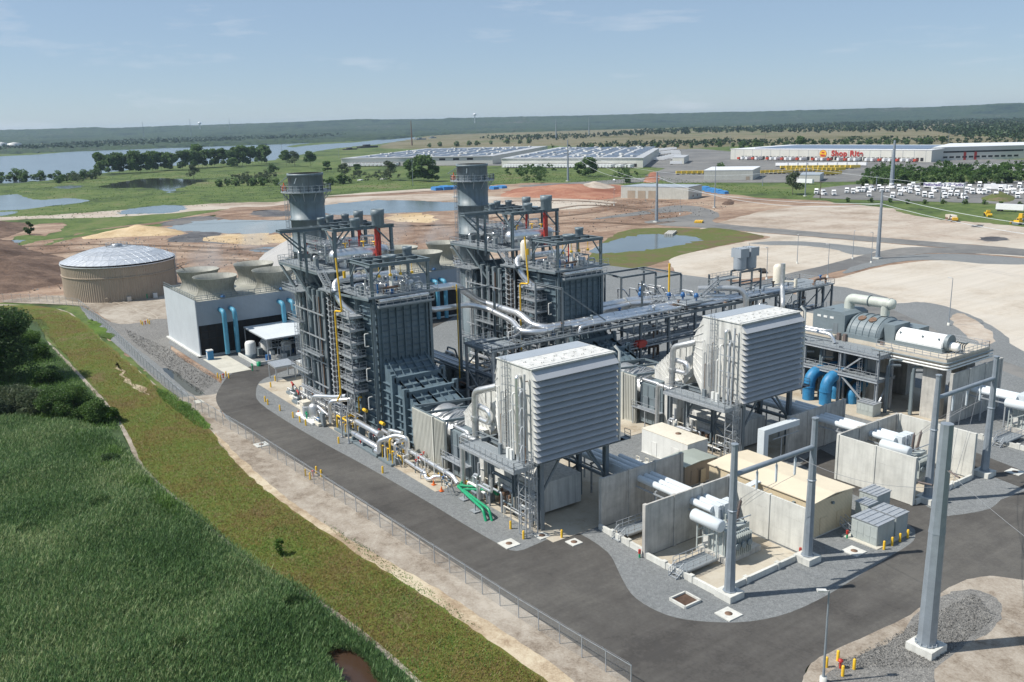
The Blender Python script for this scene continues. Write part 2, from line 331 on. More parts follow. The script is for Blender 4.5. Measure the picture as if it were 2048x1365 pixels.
def crown_pts(n, h0, h1, r, rng, clumps=14, shape=1.0):
    cs = []; 
    for i in range(clumps):
        t = rng.random()**.8; z = h0+(h1-h0)*(.1+.8*t); rr = r*math.sqrt(max(.05, 1-abs(t-.42)**2*2.2*shape))*(.25+.6*rng.random()); an = rng.random()*6.283
        cs.append((math.cos(an)*rr, math.sin(an)*rr, z, r*(.28+.25*rng.random())))
    cs = np.array(cs); k = rng.integers(0, clumps, n); d = rng.normal(size=(n, 3)); d /= np.linalg.norm(d, axis=1)[:, None]
    rad = cs[k, 3]*(.55+.5*rng.random(n)); d[:, 2] *= .75
    return cs[k, :3]+d*rad[:, None]
def make_tree(name, label, cat, loc, h, r, mat, n=1500, leaf=.45, seed=1, trunk=.18, base=.22, clumps=14, group=None, bushy=False):
    rng = np.random.default_rng(seed); rt = empty(name, loc, label, cat, group)
    P = crown_pts(n, h*base, h, r, rng, clumps)
    if bushy: P[:, 2] = np.abs(P[:, 2])
    o = npmesh('crown', leaves(P, leaf, rng), 4, mat, rt)
    mb = MB(); th = h*.62
    mb.tube([(0, 0, -.1), (.1, 0, th*.5), (0, .1, th)], [trunk*h*.09+.05, trunk*h*.06+.04, .05], 7)
    for i in range(6):
        a = i*1.05+seed; z = h*(base*.8+.06*i); mb.tube([(0, 0, z), (math.cos(a)*r*.35, math.sin(a)*r*.35, z+h*.12), (math.cos(a)*r*.6, math.sin(a)*r*.6, z+h*.24)], [trunk*h*.035+.03, .06, .03], 5)
    tr = mb.build('trunk', M['bark'], None); tr.parent = rt
    return rt
# ---------------------------------------------------------------- the ground
def smooth_poly(P, sub=6, closed=True):
    n = len(P); out = []
    for i in range(n):
        p0, p1, p2, p3 = P[(i-1) % n], P[i], P[(i+1) % n], P[(i+2) % n]
        for k in range(sub):
            t = k/sub; out.append(.5*((2*p1)+(-p0+p2)*t+(2*p0-5*p1+4*p2-p3)*t*t+(-p0+3*p1-3*p2+p3)*t**3))
    return out
def gpoly(name, px, z, mat, sub=5, jit=.0, world=False, kind='structure', label=None, seed=1):
    P = [Vector((p[0], p[1], 0)) if world else at(*p) for p in px]
    if sub > 1: P = smooth_poly(P, sub)
    if jit:
        rg = random.Random(seed); Q = []
        for i, p in enumerate(P):
            q = P[(i+1) % len(P)]; L = (q-p).length; k = max(1, min(14, int(L/max(.6, p.length*.012))))
            for j in range(k):
                c = p.lerp(q, j/k); d = jit*(.02+c.length*.0035); Q.append(c+Vector((rg.uniform(-d, d), rg.uniform(-d, d), 0)))
        P = Q
    me = bpy.data.meshes.new(name); me.from_pydata([(p.x, p.y, z) for p in P], [], [tuple(range(len(P)))]); me.materials.append(mat); me.update()
    if me.polygons[0].normal.z < 0: me.flip_normals()
    o = bpy.data.objects.new(name, me); COL.objects.link(o); tag(o, label, None, None, kind); return o
G_ = {}
G_['meadow'] = multimat('green_marsh_meadow', [(.035, .050, .022), (.065, .098, .030), (.088, .130, .036), (.115, .150, .048), (.16, .14, .08)], (.012, .07, .4), .95, .1, 1.2, stops=[.34, .43, .50, .58, .72], w=(.4, .35, .25))
G_['earth'] = multimat('brown_construction_earth', [(.15, .095, .065), (.23, .155, .11), (.29, .21, .155), (.36, .28, .21)], (.015, .08, .7), .95, .08, 1.5, tracks=(35, .16, .24))
G_['earthd'] = multimat('dark_brown_spoil', [(.07, .045, .033), (.12, .08, .06), (.19, .13, .095)], (.03, .2, 1.2), .97, .25, 1.2)
G_['redearth'] = multimat('red_earth', [(.22, .09, .055), (.31, .14, .09), (.38, .21, .14)], (.012, .08, .7), .95, .08, 1.2)
G_['sand'] = multimat('pale_sand', [(.38, .27, .15), (.50, .38, .23), (.58, .47, .31)], (.02, .1, .8), .95, .06, 1.2)
G_['lot'] = multimat('pale_crushed_stone_lot', [(.36, .31, .25), (.44, .39, .325), (.48, .435, .37), (.50, .46, .40)], (.012, .07, .8), .95, .02, 5, stops=[.33, .45, .52, .62], tracks=(25, .3, .07))
G_['lotb'] = multimat('pale_brown_stone_lot', [(.27, .22, .17), (.36, .30, .245), (.42, .365, .305), (.45, .41, .35)], (.010, .05, .5), .95, .02, 5, stops=[.35, .44, .52, .62], tracks=(60, .1, .1))
G_['gravel'] = multimat('dark_grey_gravel', [(.11, .118, .12), (.165, .175, .178), (.20, .21, .213), (.27, .28, .28)], (.05, 2.2, 11), .9, .03, 16, w=(.12, .28, .6), stops=[.30, .45, .55, .70])
G_['rock'] = multimat('coarse_grey_riprap', [(.09, .088, .085), (.16, .158, .15), (.21, .205, .195), (.31, .30, .275)], (.08, 2.2, 6), .9, .1, 6, w=(.12, .33, .55), stops=[.30, .44, .55, .70])
G_['asph'] = multimat('asphalt', [(.060, .057, .054), (.078, .074, .069), (.090, .086, .080), (.112, .107, .098)], (.035, .3, 3), .9, .006, 20, stops=[.35, .44, .54, .66], w=(.55, .25, .2), tracks=(88, .5, .12))
G_['asphf'] = multimat('worn_grey_asphalt', [(.13, .13, .13), (.17, .17, .165), (.21, .205, .195)], (.02, .2, 2), .9, .0, 20)
G_['conc'] = multimat('stained_concrete_paving', [(.31, .25, .18), (.39, .34, .265), (.43, .385, .31), (.47, .43, .355)], (.1, .4, 2.5), .85, .004, 20, stops=[.30, .42, .5, .62])
G_['slab'] = multimat('pale_concrete_slab', [(.42, .40, .34), (.50, .485, .42), (.54, .52, .45)], (.1, .5, 3), .85, .003, 20)
G_['pinkgr'] = multimat('pinkish_fine_gravel', [(.19, .155, .12), (.28, .24, .195), (.34, .30, .25), (.40, .36, .305)], (.06, .5, 4), .95, .03, 8)
G_['cream'] = multimat('cream_bare_sand', [(.28, .21, .14), (.42, .34, .24), (.52, .45, .33)], (.1, .7, 4), .95, .05, 5)
G_['berm'] = multimat('dry_grass_bank', [(.125, .095, .038), (.125, .112, .030), (.115, .125, .028), (.092, .130, .024), (.16, .13, .06)], (.05, .35, 2.5), .97, .12, 3.5, stops=[.36, .44, .5, .57, .68])
G_['weeds'] = multimat('bright_weeds', [(.05, .08, .015), (.075, .13, .02), (.10, .16, .03)], (.1, .6, 3), .95, .2, 3)
G_['reedg'] = multimat('reed_bed_floor', [(.04, .065, .03), (.06, .095, .04)], (.1, .6, 3), .95, .1, 3)
G_['tanm'] = multimat('tan_dry_marsh', [(.10, .10, .045), (.155, .14, .08), (.20, .175, .115), (.09, .11, .04)], (.003, .02, .15), .95, .1, .5)
G_['mudgr'] = multimat('muddy_green_bank', [(.13, .095, .06), (.12, .12, .045), (.09, .12, .03), (.16, .13, .08)], (.03, .15, 1), .95, .08, 2)
G_['river'] = watermat('river_water', (.10, .125, .15), .16, .05, .15)
G_['pond'] = watermat('pond_water', (.12, .145, .15), .14, .012, .4)
G_['dpond'] = watermat('murky_pond_water', (.035, .038, .03), .06, .008, .6)
G_['brownw'] = watermat('brown_ditch_water', (.05, .03, .02), .08, .008, .6)
G_['lime'] = mat('milky_pond_water', (.24, .27, .265), .25, 0, .15, .02)
G_['ash'] = multimat('dark_wet_ground', [(.055, .055, .06), (.10, .10, .105), (.17, .16, .15)], (.03, .2, 1.5), .8, .1, 2)
# the base sheet
me = bpy.data.meshes.new('ground'); s_ = 12000; me.from_pydata([(-s_, -s_, 0), (s_, -s_, 0), (s_, s_, 0), (-s_, s_, 0)], [], [(0, 1, 2, 3)]); me.materials.append(G_['meadow'])
o = bpy.data.objects.new('ground', me); COL.objects.link(o); tag(o, kind='structure')
Z = [0.0]; WET = []
def lay(name, px, key, **k):
    if name in ('pond', 'river', 'puddle'): WET.append([tuple(at(*p)[:2]) for p in px])
    Z[0] += .003; return gpoly(name, px, Z[0], G_[key], **k)
# far fields and water
lay('dry_marsh', [(760, 292), (900, 268), (1100, 258), (1400, 252), (1700, 244), (2150, 232), (2150, 262), (1900, 268), (2200, 284), (2200, 300), (1900, 290), (1500, 292), (1300, 300), (1100, 292), (900, 297)], 'tanm', jit=1)
lay('marsh_grass', [(1300, 253), (1500, 246), (1750, 246), (1700, 256), (1500, 262), (1350, 262)], 'mudgr')
lay('river', [(-700, 345), (0, 313), (80, 309), (160, 303), (300, 298), (420, 290), (520, 284), (620, 285), (700, 286), (770, 278), (815, 273), (830, 277), (790, 284), (735, 292), (690, 297), (650, 304), (600, 310), (560, 317), (545, 321), (470, 325), (380, 330), (300, 335), (195, 348), (150, 350), (110, 355), (50, 365), (0, 371), (-700, 440)], 'river', jit=.6)
lay('marsh_grass', [(575, 293), (620, 287), (690, 282), (715, 284), (660, 288), (610, 292), (590, 295)], 'meadow', jit=.8)
lay('marsh_grass', [(600, 312), (640, 302), (720, 292), (760, 290), (720, 300), (660, 309), (620, 318)], 'meadow', jit=.8)
lay('pond', [(-80, 392), (0, 391), (35, 389), (60, 397), (90, 400), (130, 397), (178, 401), (140, 409), (100, 412), (60, 418), (0, 422), (-80, 428)], 'pond', jit=1)
lay('pond', [(-80, 428), (0, 424), (35, 424), (30, 428), (0, 432), (-80, 436)], 'pond', jit=1)
lay('pond', [(110, 374), (150, 371), (165, 374), (135, 378)], 'pond', jit=1)
lay('pond', [(195, 375), (235, 366), (280, 359), (330, 357), (380, 359), (412, 362), (385, 369), (355, 378), (338, 386), (318, 379), (280, 376), (240, 377)], 'dpond', jit=1.2)
lay('pond', [(60, 360), (90, 356), (130, 354), (120, 358), (80, 363)], 'pond', jit=1)
lay('bright_meadow', [(-80, 372), (40, 366), (170, 356), (200, 362), (150, 368), (60, 378), (-80, 388)], 'meadow', jit=1)
lay('dirt_track', [(-120, 436), (0, 434), (80, 432), (200, 424), (300, 416), (420, 408), (500, 405), (560, 404), (640, 392), (640, 396), (560, 412), (430, 420), (300, 430), (200, 436), (80, 438), (0, 442), (-120, 448)], 'lotb', jit=1)
lay('pond', [(238, 424), (270, 417), (330, 411), (372, 413), (368, 420), (330, 427), (290, 428), (245, 429)], 'pond', jit=1)
# the construction site
lay('construction_ground', [(-300, 500), (0, 470), (40, 458), (90, 448), (130, 447), (105, 468), (60, 480), (120, 478), (200, 458), (300, 446), (430, 424), (470, 416), (560, 411), (640, 398), (700, 391), (780, 386), (860, 383), (930, 378), (1000, 370), (1080, 366), (1180, 366), (1240, 370), (1320, 378), (1400, 382), (1480, 392), (1560, 398), (1640, 402), (1760, 416), (1850, 428), (1950, 440), (2048, 448), (2500, 500), (2500, 900), (2048, 760), (1700, 800), (1200, 900), (600, 850), (432, 838), (300, 745), (210, 665), (150, 612), (0, 605), (-300, 600)], 'earth', sub=4, jit=1.5)
lay('grass', [(85, 492), (125, 478), (200, 460), (330, 447), (430, 430), (400, 441), (330, 452), (240, 462), (160, 474), (110, 487)], 'meadow', jit=1)
lay('grass', [(24, 476), (62, 470), (90, 478), (60, 488), (36, 492)], 'meadow', jit=1)
lay('red_ground', [(1000, 392), (1040, 376), (1120, 368), (1200, 370), (1240, 372), (1245, 390), (1200, 400), (1120, 398), (1040, 400)], 'redearth', jit=1)
lay('pale_sand_bank', [(640, 398), (760, 392), (900, 388), (1000, 394), (1180, 400), (1230, 408), (1120, 420), (980, 412), (900, 404), (780, 400), (700, 404), (640, 412)], 'lotb', jit=1)
lay('pond', [(635, 414), (700, 405), (760, 401), (840, 402), (900, 405), (960, 408), (1060, 412), (1080, 418), (1000, 424), (930, 420), (860, 424), (780, 427), (720, 431), (640, 426)], 'pond', jit=1.6)
lay('pond', [(340, 452), (400, 442), (450, 440), (520, 441), (580, 440), (605, 444), (600, 456), (560, 465), (500, 468), (430, 467), (380, 464), (345, 458)], 'lime', jit=1.6)
lay('dark_ground', [(320, 449), (360, 437), (420, 433), (450, 438), (400, 442), (345, 452)], 'ash', jit=2.2)
lay('dark_ground', [(500, 424), (560, 420), (590, 430), (560, 434), (510, 432)], 'ash', jit=2.2)
lay('dark_ground', [(330, 482), (400, 462), (460, 474), (540, 474), (500, 486), (400, 486)], 'ash', jit=2.2)
lay('sand_ridge', [(400, 478), (480, 468), (560, 470), (620, 476), (560, 486), (480, 490)], 'sand', jit=2.2)
lay('sand_ridge', [(770, 440), (800, 428), (860, 430), (880, 442), (840, 446)], 'sand', jit=2.2)
lay('puddle', [(500, 500), (540, 494), (560, 498), (530, 505)], 'pond', jit=1)
lay('puddle', [(10, 483), (40, 480), (45, 484), (15, 489)], 'pond', jit=1)
lay('marsh_bank', [(1180, 512), (1230, 470), (1290, 457), (1400, 458), (1470, 463), (1528, 474), (1480, 484), (1420, 496), (1360, 512), (1290, 535), (1200, 545)], 'mudgr', jit=.6)
lay('pond', [(1180, 502), (1215, 485), (1260, 474), (1310, 469), (1370, 472), (1398, 480), (1375, 488), (1310, 499), (1240, 505), (1190, 508)], 'pond', jit=1.6)
lay('stone_lot', [(1400, 462), (1430, 448), (1510, 427), (1560, 418), (1640, 412), (1750, 414), (1830, 424), (1920, 438), (2048, 450), (2500, 480), (2500, 560), (2048, 500), (1900, 487), (1750, 476), (1600, 464), (1500, 456)], 'lotb', jit=.5)
lay('site_road', [(1180, 440), (1300, 420), (1345, 412), (1400, 414), (1440, 430), (1430, 446), (1600, 462), (1800, 479), (2048, 499), (2500, 540), (2500, 556), (2048, 509), (1800, 489), (1600, 472), (1400, 456), (1330, 452), (1290, 444), (1370, 432), (1380, 424), (1330, 426)], 'asphf', sub=4, jit=.3)
lay('stone_lot', [(1440, 461), (1600, 473), (1800, 490), (2048, 510), (2500, 556), (2500, 562), (2048, 515), (1840, 505), (1740, 512), (1600, 545), (1520, 556), (1480, 560), (1380, 560), (1340, 530), (1350, 515), (1420, 498), (1490, 484), (1540, 474)], 'lot', sub=4, jit=.3)
lay('site_road', [(1440, 590), (1560, 552), (1640, 534), (1730, 510), (1790, 498), (1840, 495), (1920, 498), (2048, 505), (2500, 545), (2500, 556), (2048, 513), (1920, 508), (1850, 508), (1790, 517), (1720, 533), (1640, 552), (1560, 575), (1480, 600)], 'asphf', sub=4, jit=.1)
lay('stone_lot', [(1600, 575), (1680, 556), (1760, 535), (1840, 524), (1900, 522), (2048, 530), (2500, 570), (2500, 900), (2048, 706), (2010, 676), (1960, 644), (1900, 620), (1850, 608), (1800, 612), (1760, 640), (1600, 640)], 'lot', sub=4, jit=.3)
lay('gravel_shoulder', [(1500, 487), (1560, 483), (1640, 486), (1740, 497), (1752, 503), (1720, 511), (1692, 507), (1665, 499), (1600, 492), (1540, 491)], 'gravel', jit=.3)
lay('gravel_shoulder', [(1700, 536), (1770, 518), (1850, 509), (1950, 510), (2048, 518), (2060, 524), (2048, 530), (1960, 528), (1880, 521), (1800, 524), (1740, 536), (1690, 548)], 'gravel', jit=.3)
lay('gravel_shoulder', [(1600, 572), (1660, 572), (1720, 582), (1780, 598), (1745, 604), (1650, 604), (1600, 600)], 'gravel', jit=.3)
lay('site_road', [(1600, 608), (1740, 606), (1800, 622), (1900, 660), (2048, 722), (2500, 900), (2500, 1000), (2048, 790), (1900, 720), (1700, 650)], 'asphf', jit=.2)
lay('gravel_shoulder', [(1775, 614), (1810, 607), (1850, 606), (1900, 616), (1960, 640), (2010, 672), (2048, 704), (2300, 800), (2300, 860), (2048, 738), (1980, 718), (1920, 690), (1850, 650)], 'gravel', jit=.3)
lay('dirt_track', [(1900, 640), (1925, 628), (1990, 672), (1975, 692), (1930, 672)], 'lotb', jit=.8)
lay('puddle', [(1960, 476), (1995, 474), (2018, 480), (1990, 484), (1962, 482)], 'ash', jit=.8)
lay('puddle', [(1945, 452), (1966, 450), (1962, 455), (1947, 455)], 'ash', jit=.8)
lay('grass', [(1790, 420), (1840, 424), (1900, 434), (1960, 440), (2048, 447), (2200, 456), (2200, 463), (2048, 454), (1960, 446), (1880, 440), (1820, 430)], 'meadow', jit=1)
# yards beyond
lay('truck_yard', [(1625, 396), (1640, 377), (1700, 370), (1860, 366), (2048, 362), (2600, 368), (2600, 440), (2048, 410), (1860, 404), (1700, 400)], 'asphf', sub=1)
lay('truck_yard', [(1290, 352), (1340, 334), (1460, 318), (1860, 318), (2048, 320), (2600, 330), (2600, 352), (2048, 343), (1860, 342), (1760, 346), (1716, 364), (1540, 366), (1340, 366)], 'asphf', sub=1)
lay('truck_yard', [(680, 334), (800, 332), (985, 332), (1290, 334), (1340, 338), (1480, 316), (1490, 306), (1400, 298), (1300, 300), (900, 316), (690, 324)], 'asphf', sub=1)
lay('site_road', [(1040, 372), (1200, 362), (1330, 352), (1420, 336), (1440, 338), (1350, 357), (1240, 368), (1100, 374)], 'asphf', jit=.1)
lay('meadow_track', [(640, 394), (760, 384), (900, 376), (990, 372), (900, 380), (760, 388)], 'lotb', jit=.8)
# the plant yard
lay('plant_gravel', [(470, 880), (434, 800), (445, 760), (338, 690), (326, 640), (600, 600), (900, 560), (1200, 530), (1440, 560), (1640, 600), (2048, 760), (2500, 960), (2500, 1100), (2048, 1000), (1900, 1120), (1700, 1300), (1440, 1320), (1320, 1400), (1240, 1372), (1120, 1296), (960, 1190), (800, 1085), (640, 975), (520, 905)], 'gravel', sub=1)
lay('stone_yard', [(0, 604), (150, 590), (340, 590), (360, 640), (330, 668), (285, 690), (235, 655), (185, 622), (150, 612)], 'pinkgr', jit=.3)
lay('gravel_strip', [(178, 622), (240, 650), (338, 640), (342, 700), (430, 760), (470, 795), (430, 826), (352, 792), (285, 738), (215, 672)], 'rock', jit=.2)
lay('gravel_strip', [(160, 612), (200, 640), (270, 695), (350, 760), (380, 800), (330, 768), (250, 706), (190, 652)], 'gravel', jit=.2)
lay('drain_pond', [(325, 740), (345, 742), (372, 762), (404, 784), (408, 790), (388, 792), (358, 770)], 'dpond', jit=.3)
lay('pale_apron', [(352, 800), (430, 790), (458, 768), (470, 772), (440, 800), (450, 838), (515, 868), (560, 895), (700, 980), (860, 1085), (1000, 1180), (1180, 1295), (1280, 1372), (1200, 1372), (1000, 1255), (800, 1135), (620, 1015), (470, 905), (400, 838)], 'pinkgr', jit=.2)
# roads
road = [(432, 797), (443, 772), (462, 750), (500, 735), (545, 728), (620, 700), (740, 640), (900, 620), (900, 640), (760, 700), (600, 735), (545, 752), (520, 765), (512, 785), (520, 808), (579, 848), (650, 890), (731, 934), (850, 1003), (930, 1052), (996, 1090), (1033, 1105), (1080, 1088), (1128, 1067), (1161, 1071), (1216, 1108), (1238, 1148), (1262, 1190), (1300, 1218), (1350, 1238), (1420, 1247), (1500, 1246), (1580, 1228), (1660, 1190), (1740, 1140), (1812, 1096), (1830, 1078), (1826, 1055), (1800, 1035), (1760, 1015), (1700, 985), (1880, 1030), (1900, 1034), (1980, 1020), (2048, 985), (2400, 900), (2400, 1200), (2048, 1165), (1960, 1160), (1900, 1180), (1820, 1235), (1740, 1275), (1640, 1320), (1610, 1345), (1600, 1400), (1320, 1400), (1255, 1362), (1150, 1290), (1000, 1190), (900, 1123), (862, 1098), (731, 1011), (642, 956), (566, 910), (500, 868), (470, 848), (441, 820)]
lay('road', road, 'asph', sub=3)
lay('road', [(1640, 900), (1800, 985), (1880, 1030), (1830, 1060), (1760, 1015), (1600, 930)], 'asph', sub=1)
lay('road', [(1920, 895), (2048, 945), (2300, 1040), (2300, 1100), (2048, 980), (1920, 930)], 'asph', sub=1)
# pads and slabs (world coordinates, metres)
PZ = [0.0]
def pad(name, x0, y0, x1, y1, key='conc', h=.05):
    PZ[0] += .006; mb = MB().box(x0, y0, -.05, x1, y1, Z[0]+PZ[0]+.02); return mb.build(name, G_[key], kind='structure')
for i, a in enumerate([(-178, 60.8, -106.3, 84, 'conc'), (-106.2, 64.2, -83, 84, 'conc'), (-165, 99, -106, 118, 'conc'), (-105.8, 103, -84, 122, 'conc'), (-122, 136, -78, 160, 'conc')]):
    pad('concrete_pad', *a[:4], a[4], .12+.004*i)
pad('concrete_slab', -206.5, 58.2, -190.2, 63.8, 'slab', .10)
for n_, (x0, y0, x1, y1) in enumerate([(-72.9, 70.9, -61.9, 85.6), (-82.3, 71.2, -73.3, 85.6), (-73.4, 109.8, -62.2, 124)]): pad('concrete_pad', x0, y0, x1, y1, 'conc', .16)
pad('concrete_pad', -62, 94, -57, 101.6, 'slab', .14)
lay('bare_earth', [(1600, 1400), (1612, 1348), (1640, 1318), (1740, 1272), (1820, 1232), (1898, 1178), (1962, 1157), (2048, 1163), (2500, 1230), (2500, 1600), (1600, 1600)], 'pinkgr', jit=.2)
lay('gravel_verge', [(1640, 1365), (1700, 1322), (1790, 1280), (1850, 1215), (1895, 1190), (1940, 1182), (1985, 1195), (2005, 1225), (1980, 1265), (1920, 1300), (1870, 1345), (1860, 1420), (1640, 1420)], 'rock', jit=.5)
# bank between fence and reeds
lay('bare_strip', [(-200, 606), (0, 610), (120, 620), (170, 650), (230, 705), (310, 770), (370, 825), (400, 846), (440, 870), (520, 935), (640, 1015), (820, 1125), (1000, 1235), (1200, 1355), (1260, 1410), (1060, 1410), (960, 1310), (780, 1200), (630, 1090), (530, 1000), (440, 920), (390, 862), (310, 800), (235, 735), (180, 678), (140, 645), (0, 622), (-200, 618)], 'pinkgr', jit=.25)
lay('bare_strip', [(430, 868), (500, 935), (590, 1010), (700, 1082), (860, 1172), (1000, 1262), (1130, 1350), (1160, 1400), (1100, 1400), (980, 1300), (860, 1222), (700, 1112), (570, 1028), (472, 930)], 'cream', jit=.4)
lay('grass_bank', [(-300, 620), (0, 612), (110, 618), (165, 645), (215, 690), (300, 762), (380, 826), (424, 868), (480, 935), (560, 1005), (700, 1100), (860, 1202), (1000, 1300), (1100, 1370), (1140, 1430), (900, 1430), (760, 1300), (640, 1205), (520, 1135), (400, 1035), (290, 940), (262, 880), (210, 800), (110, 690), (60, 640), (-300, 760)], 'berm', jit=.5)
for i, p in enumerate([[(310, 775), (350, 795), (395, 825), (425, 856), (400, 856), (350, 822), (322, 796)], [(180, 642), (200, 650), (210, 668), (190, 660)], [(230, 728), (262, 760), (300, 790), (270, 778), (238, 745)], [(180, 640), (215, 660), (225, 680), (195, 668)]]):
    lay('weeds' if i != 2 else 'bare_patch', p, 'weeds' if i != 2 else 'cream', jit=1.2)
lay('bare_edge', [(100, 688), (208, 800), (262, 880), (291, 940), (398, 1036), (518, 1134), (640, 1204), (762, 1294), (900, 1424), (880, 1430), (752, 1304), (632, 1210), (512, 1140), (392, 1041), (284, 944), (254, 884), (202, 806), (96, 694)], 'pinkgr', jit=.12, sub=3)
lay('reed_floor', [(-300, 760), (40, 640), (100, 694), (202, 806), (254, 884), (284, 944), (392, 1042), (512, 1142), (632, 1212), (752, 1306), (880, 1430), (860, 1700), (-600, 1700), (-600, 1000)], 'reedg', jit=.3, sub=3)
lay('creek_water', [(625, 1300), (660, 1290), (700, 1300), (750, 1335), (800, 1375), (840, 1430), (740, 1430), (680, 1350)], 'brownw', jit=.5)
lay('manhole_pad', [(386, 804), (402, 801), (410, 806), (392, 810)], 'slab', sub=1)
def track(pts, key, w=.55, gap=2.0, jit=.25, dz=.004, seed=1):
    P = smooth_poly([at(*p) for p in pts], 8)[:-8*1]; P = P[:len(pts)*8-8]; rg = random.Random(seed)
    for sgn in (-1, 1):
        V = []
        for i, p in enumerate(P):
            d = (P[min(i+1, len(P)-1)]-P[max(i-1, 0)]).normalized(); n = Vector((-d.y, d.x, 0)); c = p+n*sgn*gap/2; ww = w*(.5+.9*rg.random())
            V += [(c-n*ww/2), (c+n*ww/2)]
        me = bpy.data.meshes.new('tyre_track'); me.from_pydata([(v.x, v.y, Z[0]+dz) for v in V], [], [(2*i, 2*i+2, 2*i+3, 2*i+1) for i in range(len(P)-1)]); me.materials.append(G_[key]); o = bpy.data.objects.new('tyre_track', me); COL.objects.link(o); tag(o, kind='structure')
G_['trk'] = multimat('pressed_darker_stone', [(.33, .285, .23), (.41, .365, .305)], (.05, .5, 3), .95, 0, 5); G_['trkd'] = multimat('pressed_dark_earth', [(.17, .115, .08), (.24, .17, .125)], (.05, .5, 3), .95, 0, 5); G_['trka'] = multimat('tyre_polished_asphalt', [(.052, .05, .047), (.07, .067, .063)], (.05, .5, 3), .7, 0, 5)
for i, (pts, key, w, g) in enumerate([([(20, 520), (140, 505), (260, 500), (420, 505), (560, 520)], 'trkd', 1.2, 3), ([(0, 500), (160, 490), (300, 492), (460, 498), (600, 505)], 'trkd', 1.2, 3), ([(620, 460), (760, 455), (900, 450), (1050, 440), (1180, 425)], 'trkd', 1.4, 3), ([(980, 440), (1080, 425), (1160, 412), (1240, 415), (1300, 430)], 'trkd', 1.4, 3), ([(1000, 470), (1100, 450), (1190, 445), (1280, 450), (1330, 444)], 'trkd', 1.3, 3), ([(1010, 405), (1100, 402), (1190, 405), (1250, 415)], 'trkd', 1.3, 3), ([(660, 440), (740, 445), (840, 452), (960, 445)], 'trkd', 1.2, 3), ([(330, 560), (360, 530), (430, 520), (520, 530)], 'trkd', .9, 2.6),
    ([(300, 640), (250, 610), (200, 600), (100, 600)], 'trk', .5, 2.2)]): track(pts, key, w, g, seed=i)
# earth heaps and mounds: height fields with noise
def mound(name, px, H, mat, n=46, rough=.3, power=1.0, seed=3, sub=3):
    from mathutils import noise
    P = smooth_poly([at(*p) for p in px], sub); x0 = min(p.x for p in P); x1 = max(p.x for p in P); y0 = min(p.y for p in P); y1 = max(p.y for p in P)
    A = np.array([(p.x, p.y) for p in P]); B = np.roll(A, -1, 0); gx = np.linspace(x0, x1, n); gy = np.linspace(y0, y1, n); V = []; idx = {}
    for i, x in enumerate(gx):
        for j, y in enumerate(gy):
            c = ((A[:, 1] > y) != (B[:, 1] > y)) & (x < (B[:, 0]-A[:, 0])*(y-A[:, 1])/(B[:, 1]-A[:, 1]+1e-12)+A[:, 0])
            ins = c.sum() % 2 == 1
            ab = B-A; t = np.clip(((x-A[:, 0])*ab[:, 0]+(y-A[:, 1])*ab[:, 1])/((ab**2).sum(1)+1e-9), 0, 1); d = np.sqrt(((A+ab*t[:, None]-np.array([x, y]))**2).sum(1).min())
            w = min(x1-x0, y1-y0)*.38; h = (min(1, d/w)**power if ins else -.15)
            q = Vector((x*.08+seed, y*.08, 0)); nz = noise.fractal(q, 1, 2, 5)*rough
            V.append((x, y, H*h*(1+nz)+ (nz*.25*H if ins else 0)-.02)); 
    F = [(i*n+j, (i+1)*n+j, (i+1)*n+j+1, i*n+j+1) for i in range(n-1) for j in range(n-1)]
    me = bpy.data.meshes.new(name); me.from_pydata(V, [], F); me.materials.append(mat); me.update(); me.polygons.foreach_set('use_smooth', [True]*len(F))
    if me.polygons[0].normal.z < 0: me.flip_normals()
    o = bpy.data.objects.new(name, me); COL.objects.link(o); return tag(o, kind='structure')
mound('spoil_heap', [(-200, 500), (0, 478), (60, 500), (140, 520), (150, 560), (80, 578), (0, 590), (-200, 610)], 3.6, G_['earthd'], 60, .5)
mound('spoil_heap', [(-120, 450), (0, 444), (60, 447), (70, 452), (30, 470), (0, 478), (-120, 490)], 3.5, G_['earthd'], 36, .3)
mound('sand_ridge', [(160, 477), (230, 460), (300, 453), (355, 460), (372, 467), (340, 472), (260, 474), (200, 478)], 3.0, G_['sand'], 40, .3)
mound('red_mound', [(1010, 394), (1040, 378), (1110, 370), (1190, 370), (1235, 374), (1230, 392), (1150, 398), (1060, 396)], 4, G_['redearth'], 40, .3)
mound('stone_pile', [(1140, 378), (1160, 370), (1200, 369), (1232, 374), (1220, 381), (1170, 383)], 4.5, G_['lotb'], 30, .4)
mound('soil_pile', [(1284, 362), (1300, 345), (1316, 345), (1322, 360), (1310, 366), (1292, 366)], 8, G_['redearth'], 26, .2)
mound('soil_pile', [(1442, 410), (1455, 400), (1468, 402), (1468, 410)], 3, G_['earthd'], 20, .4)
mound('soil_bank', [(1960, 400), (1990, 388), (2030, 394), (2020, 405)], 4, G_['mudgr'], 24, .4)
mound('pond_bank', [(1360, 462), (1440, 457), (1500, 466), (1530, 473), (1510, 477), (1440, 468), (1380, 468)], 1.3, G_['mudgr'], 30, .3)
mound('salt_pile', [(512, 528), (540, 500), (580, 488), (640, 488), (660, 520), (620, 540), (560, 542)], 9, mat('white_grey_stockpile', (.36, .355, .345), .9, 0, .08, .1), 40, .1)
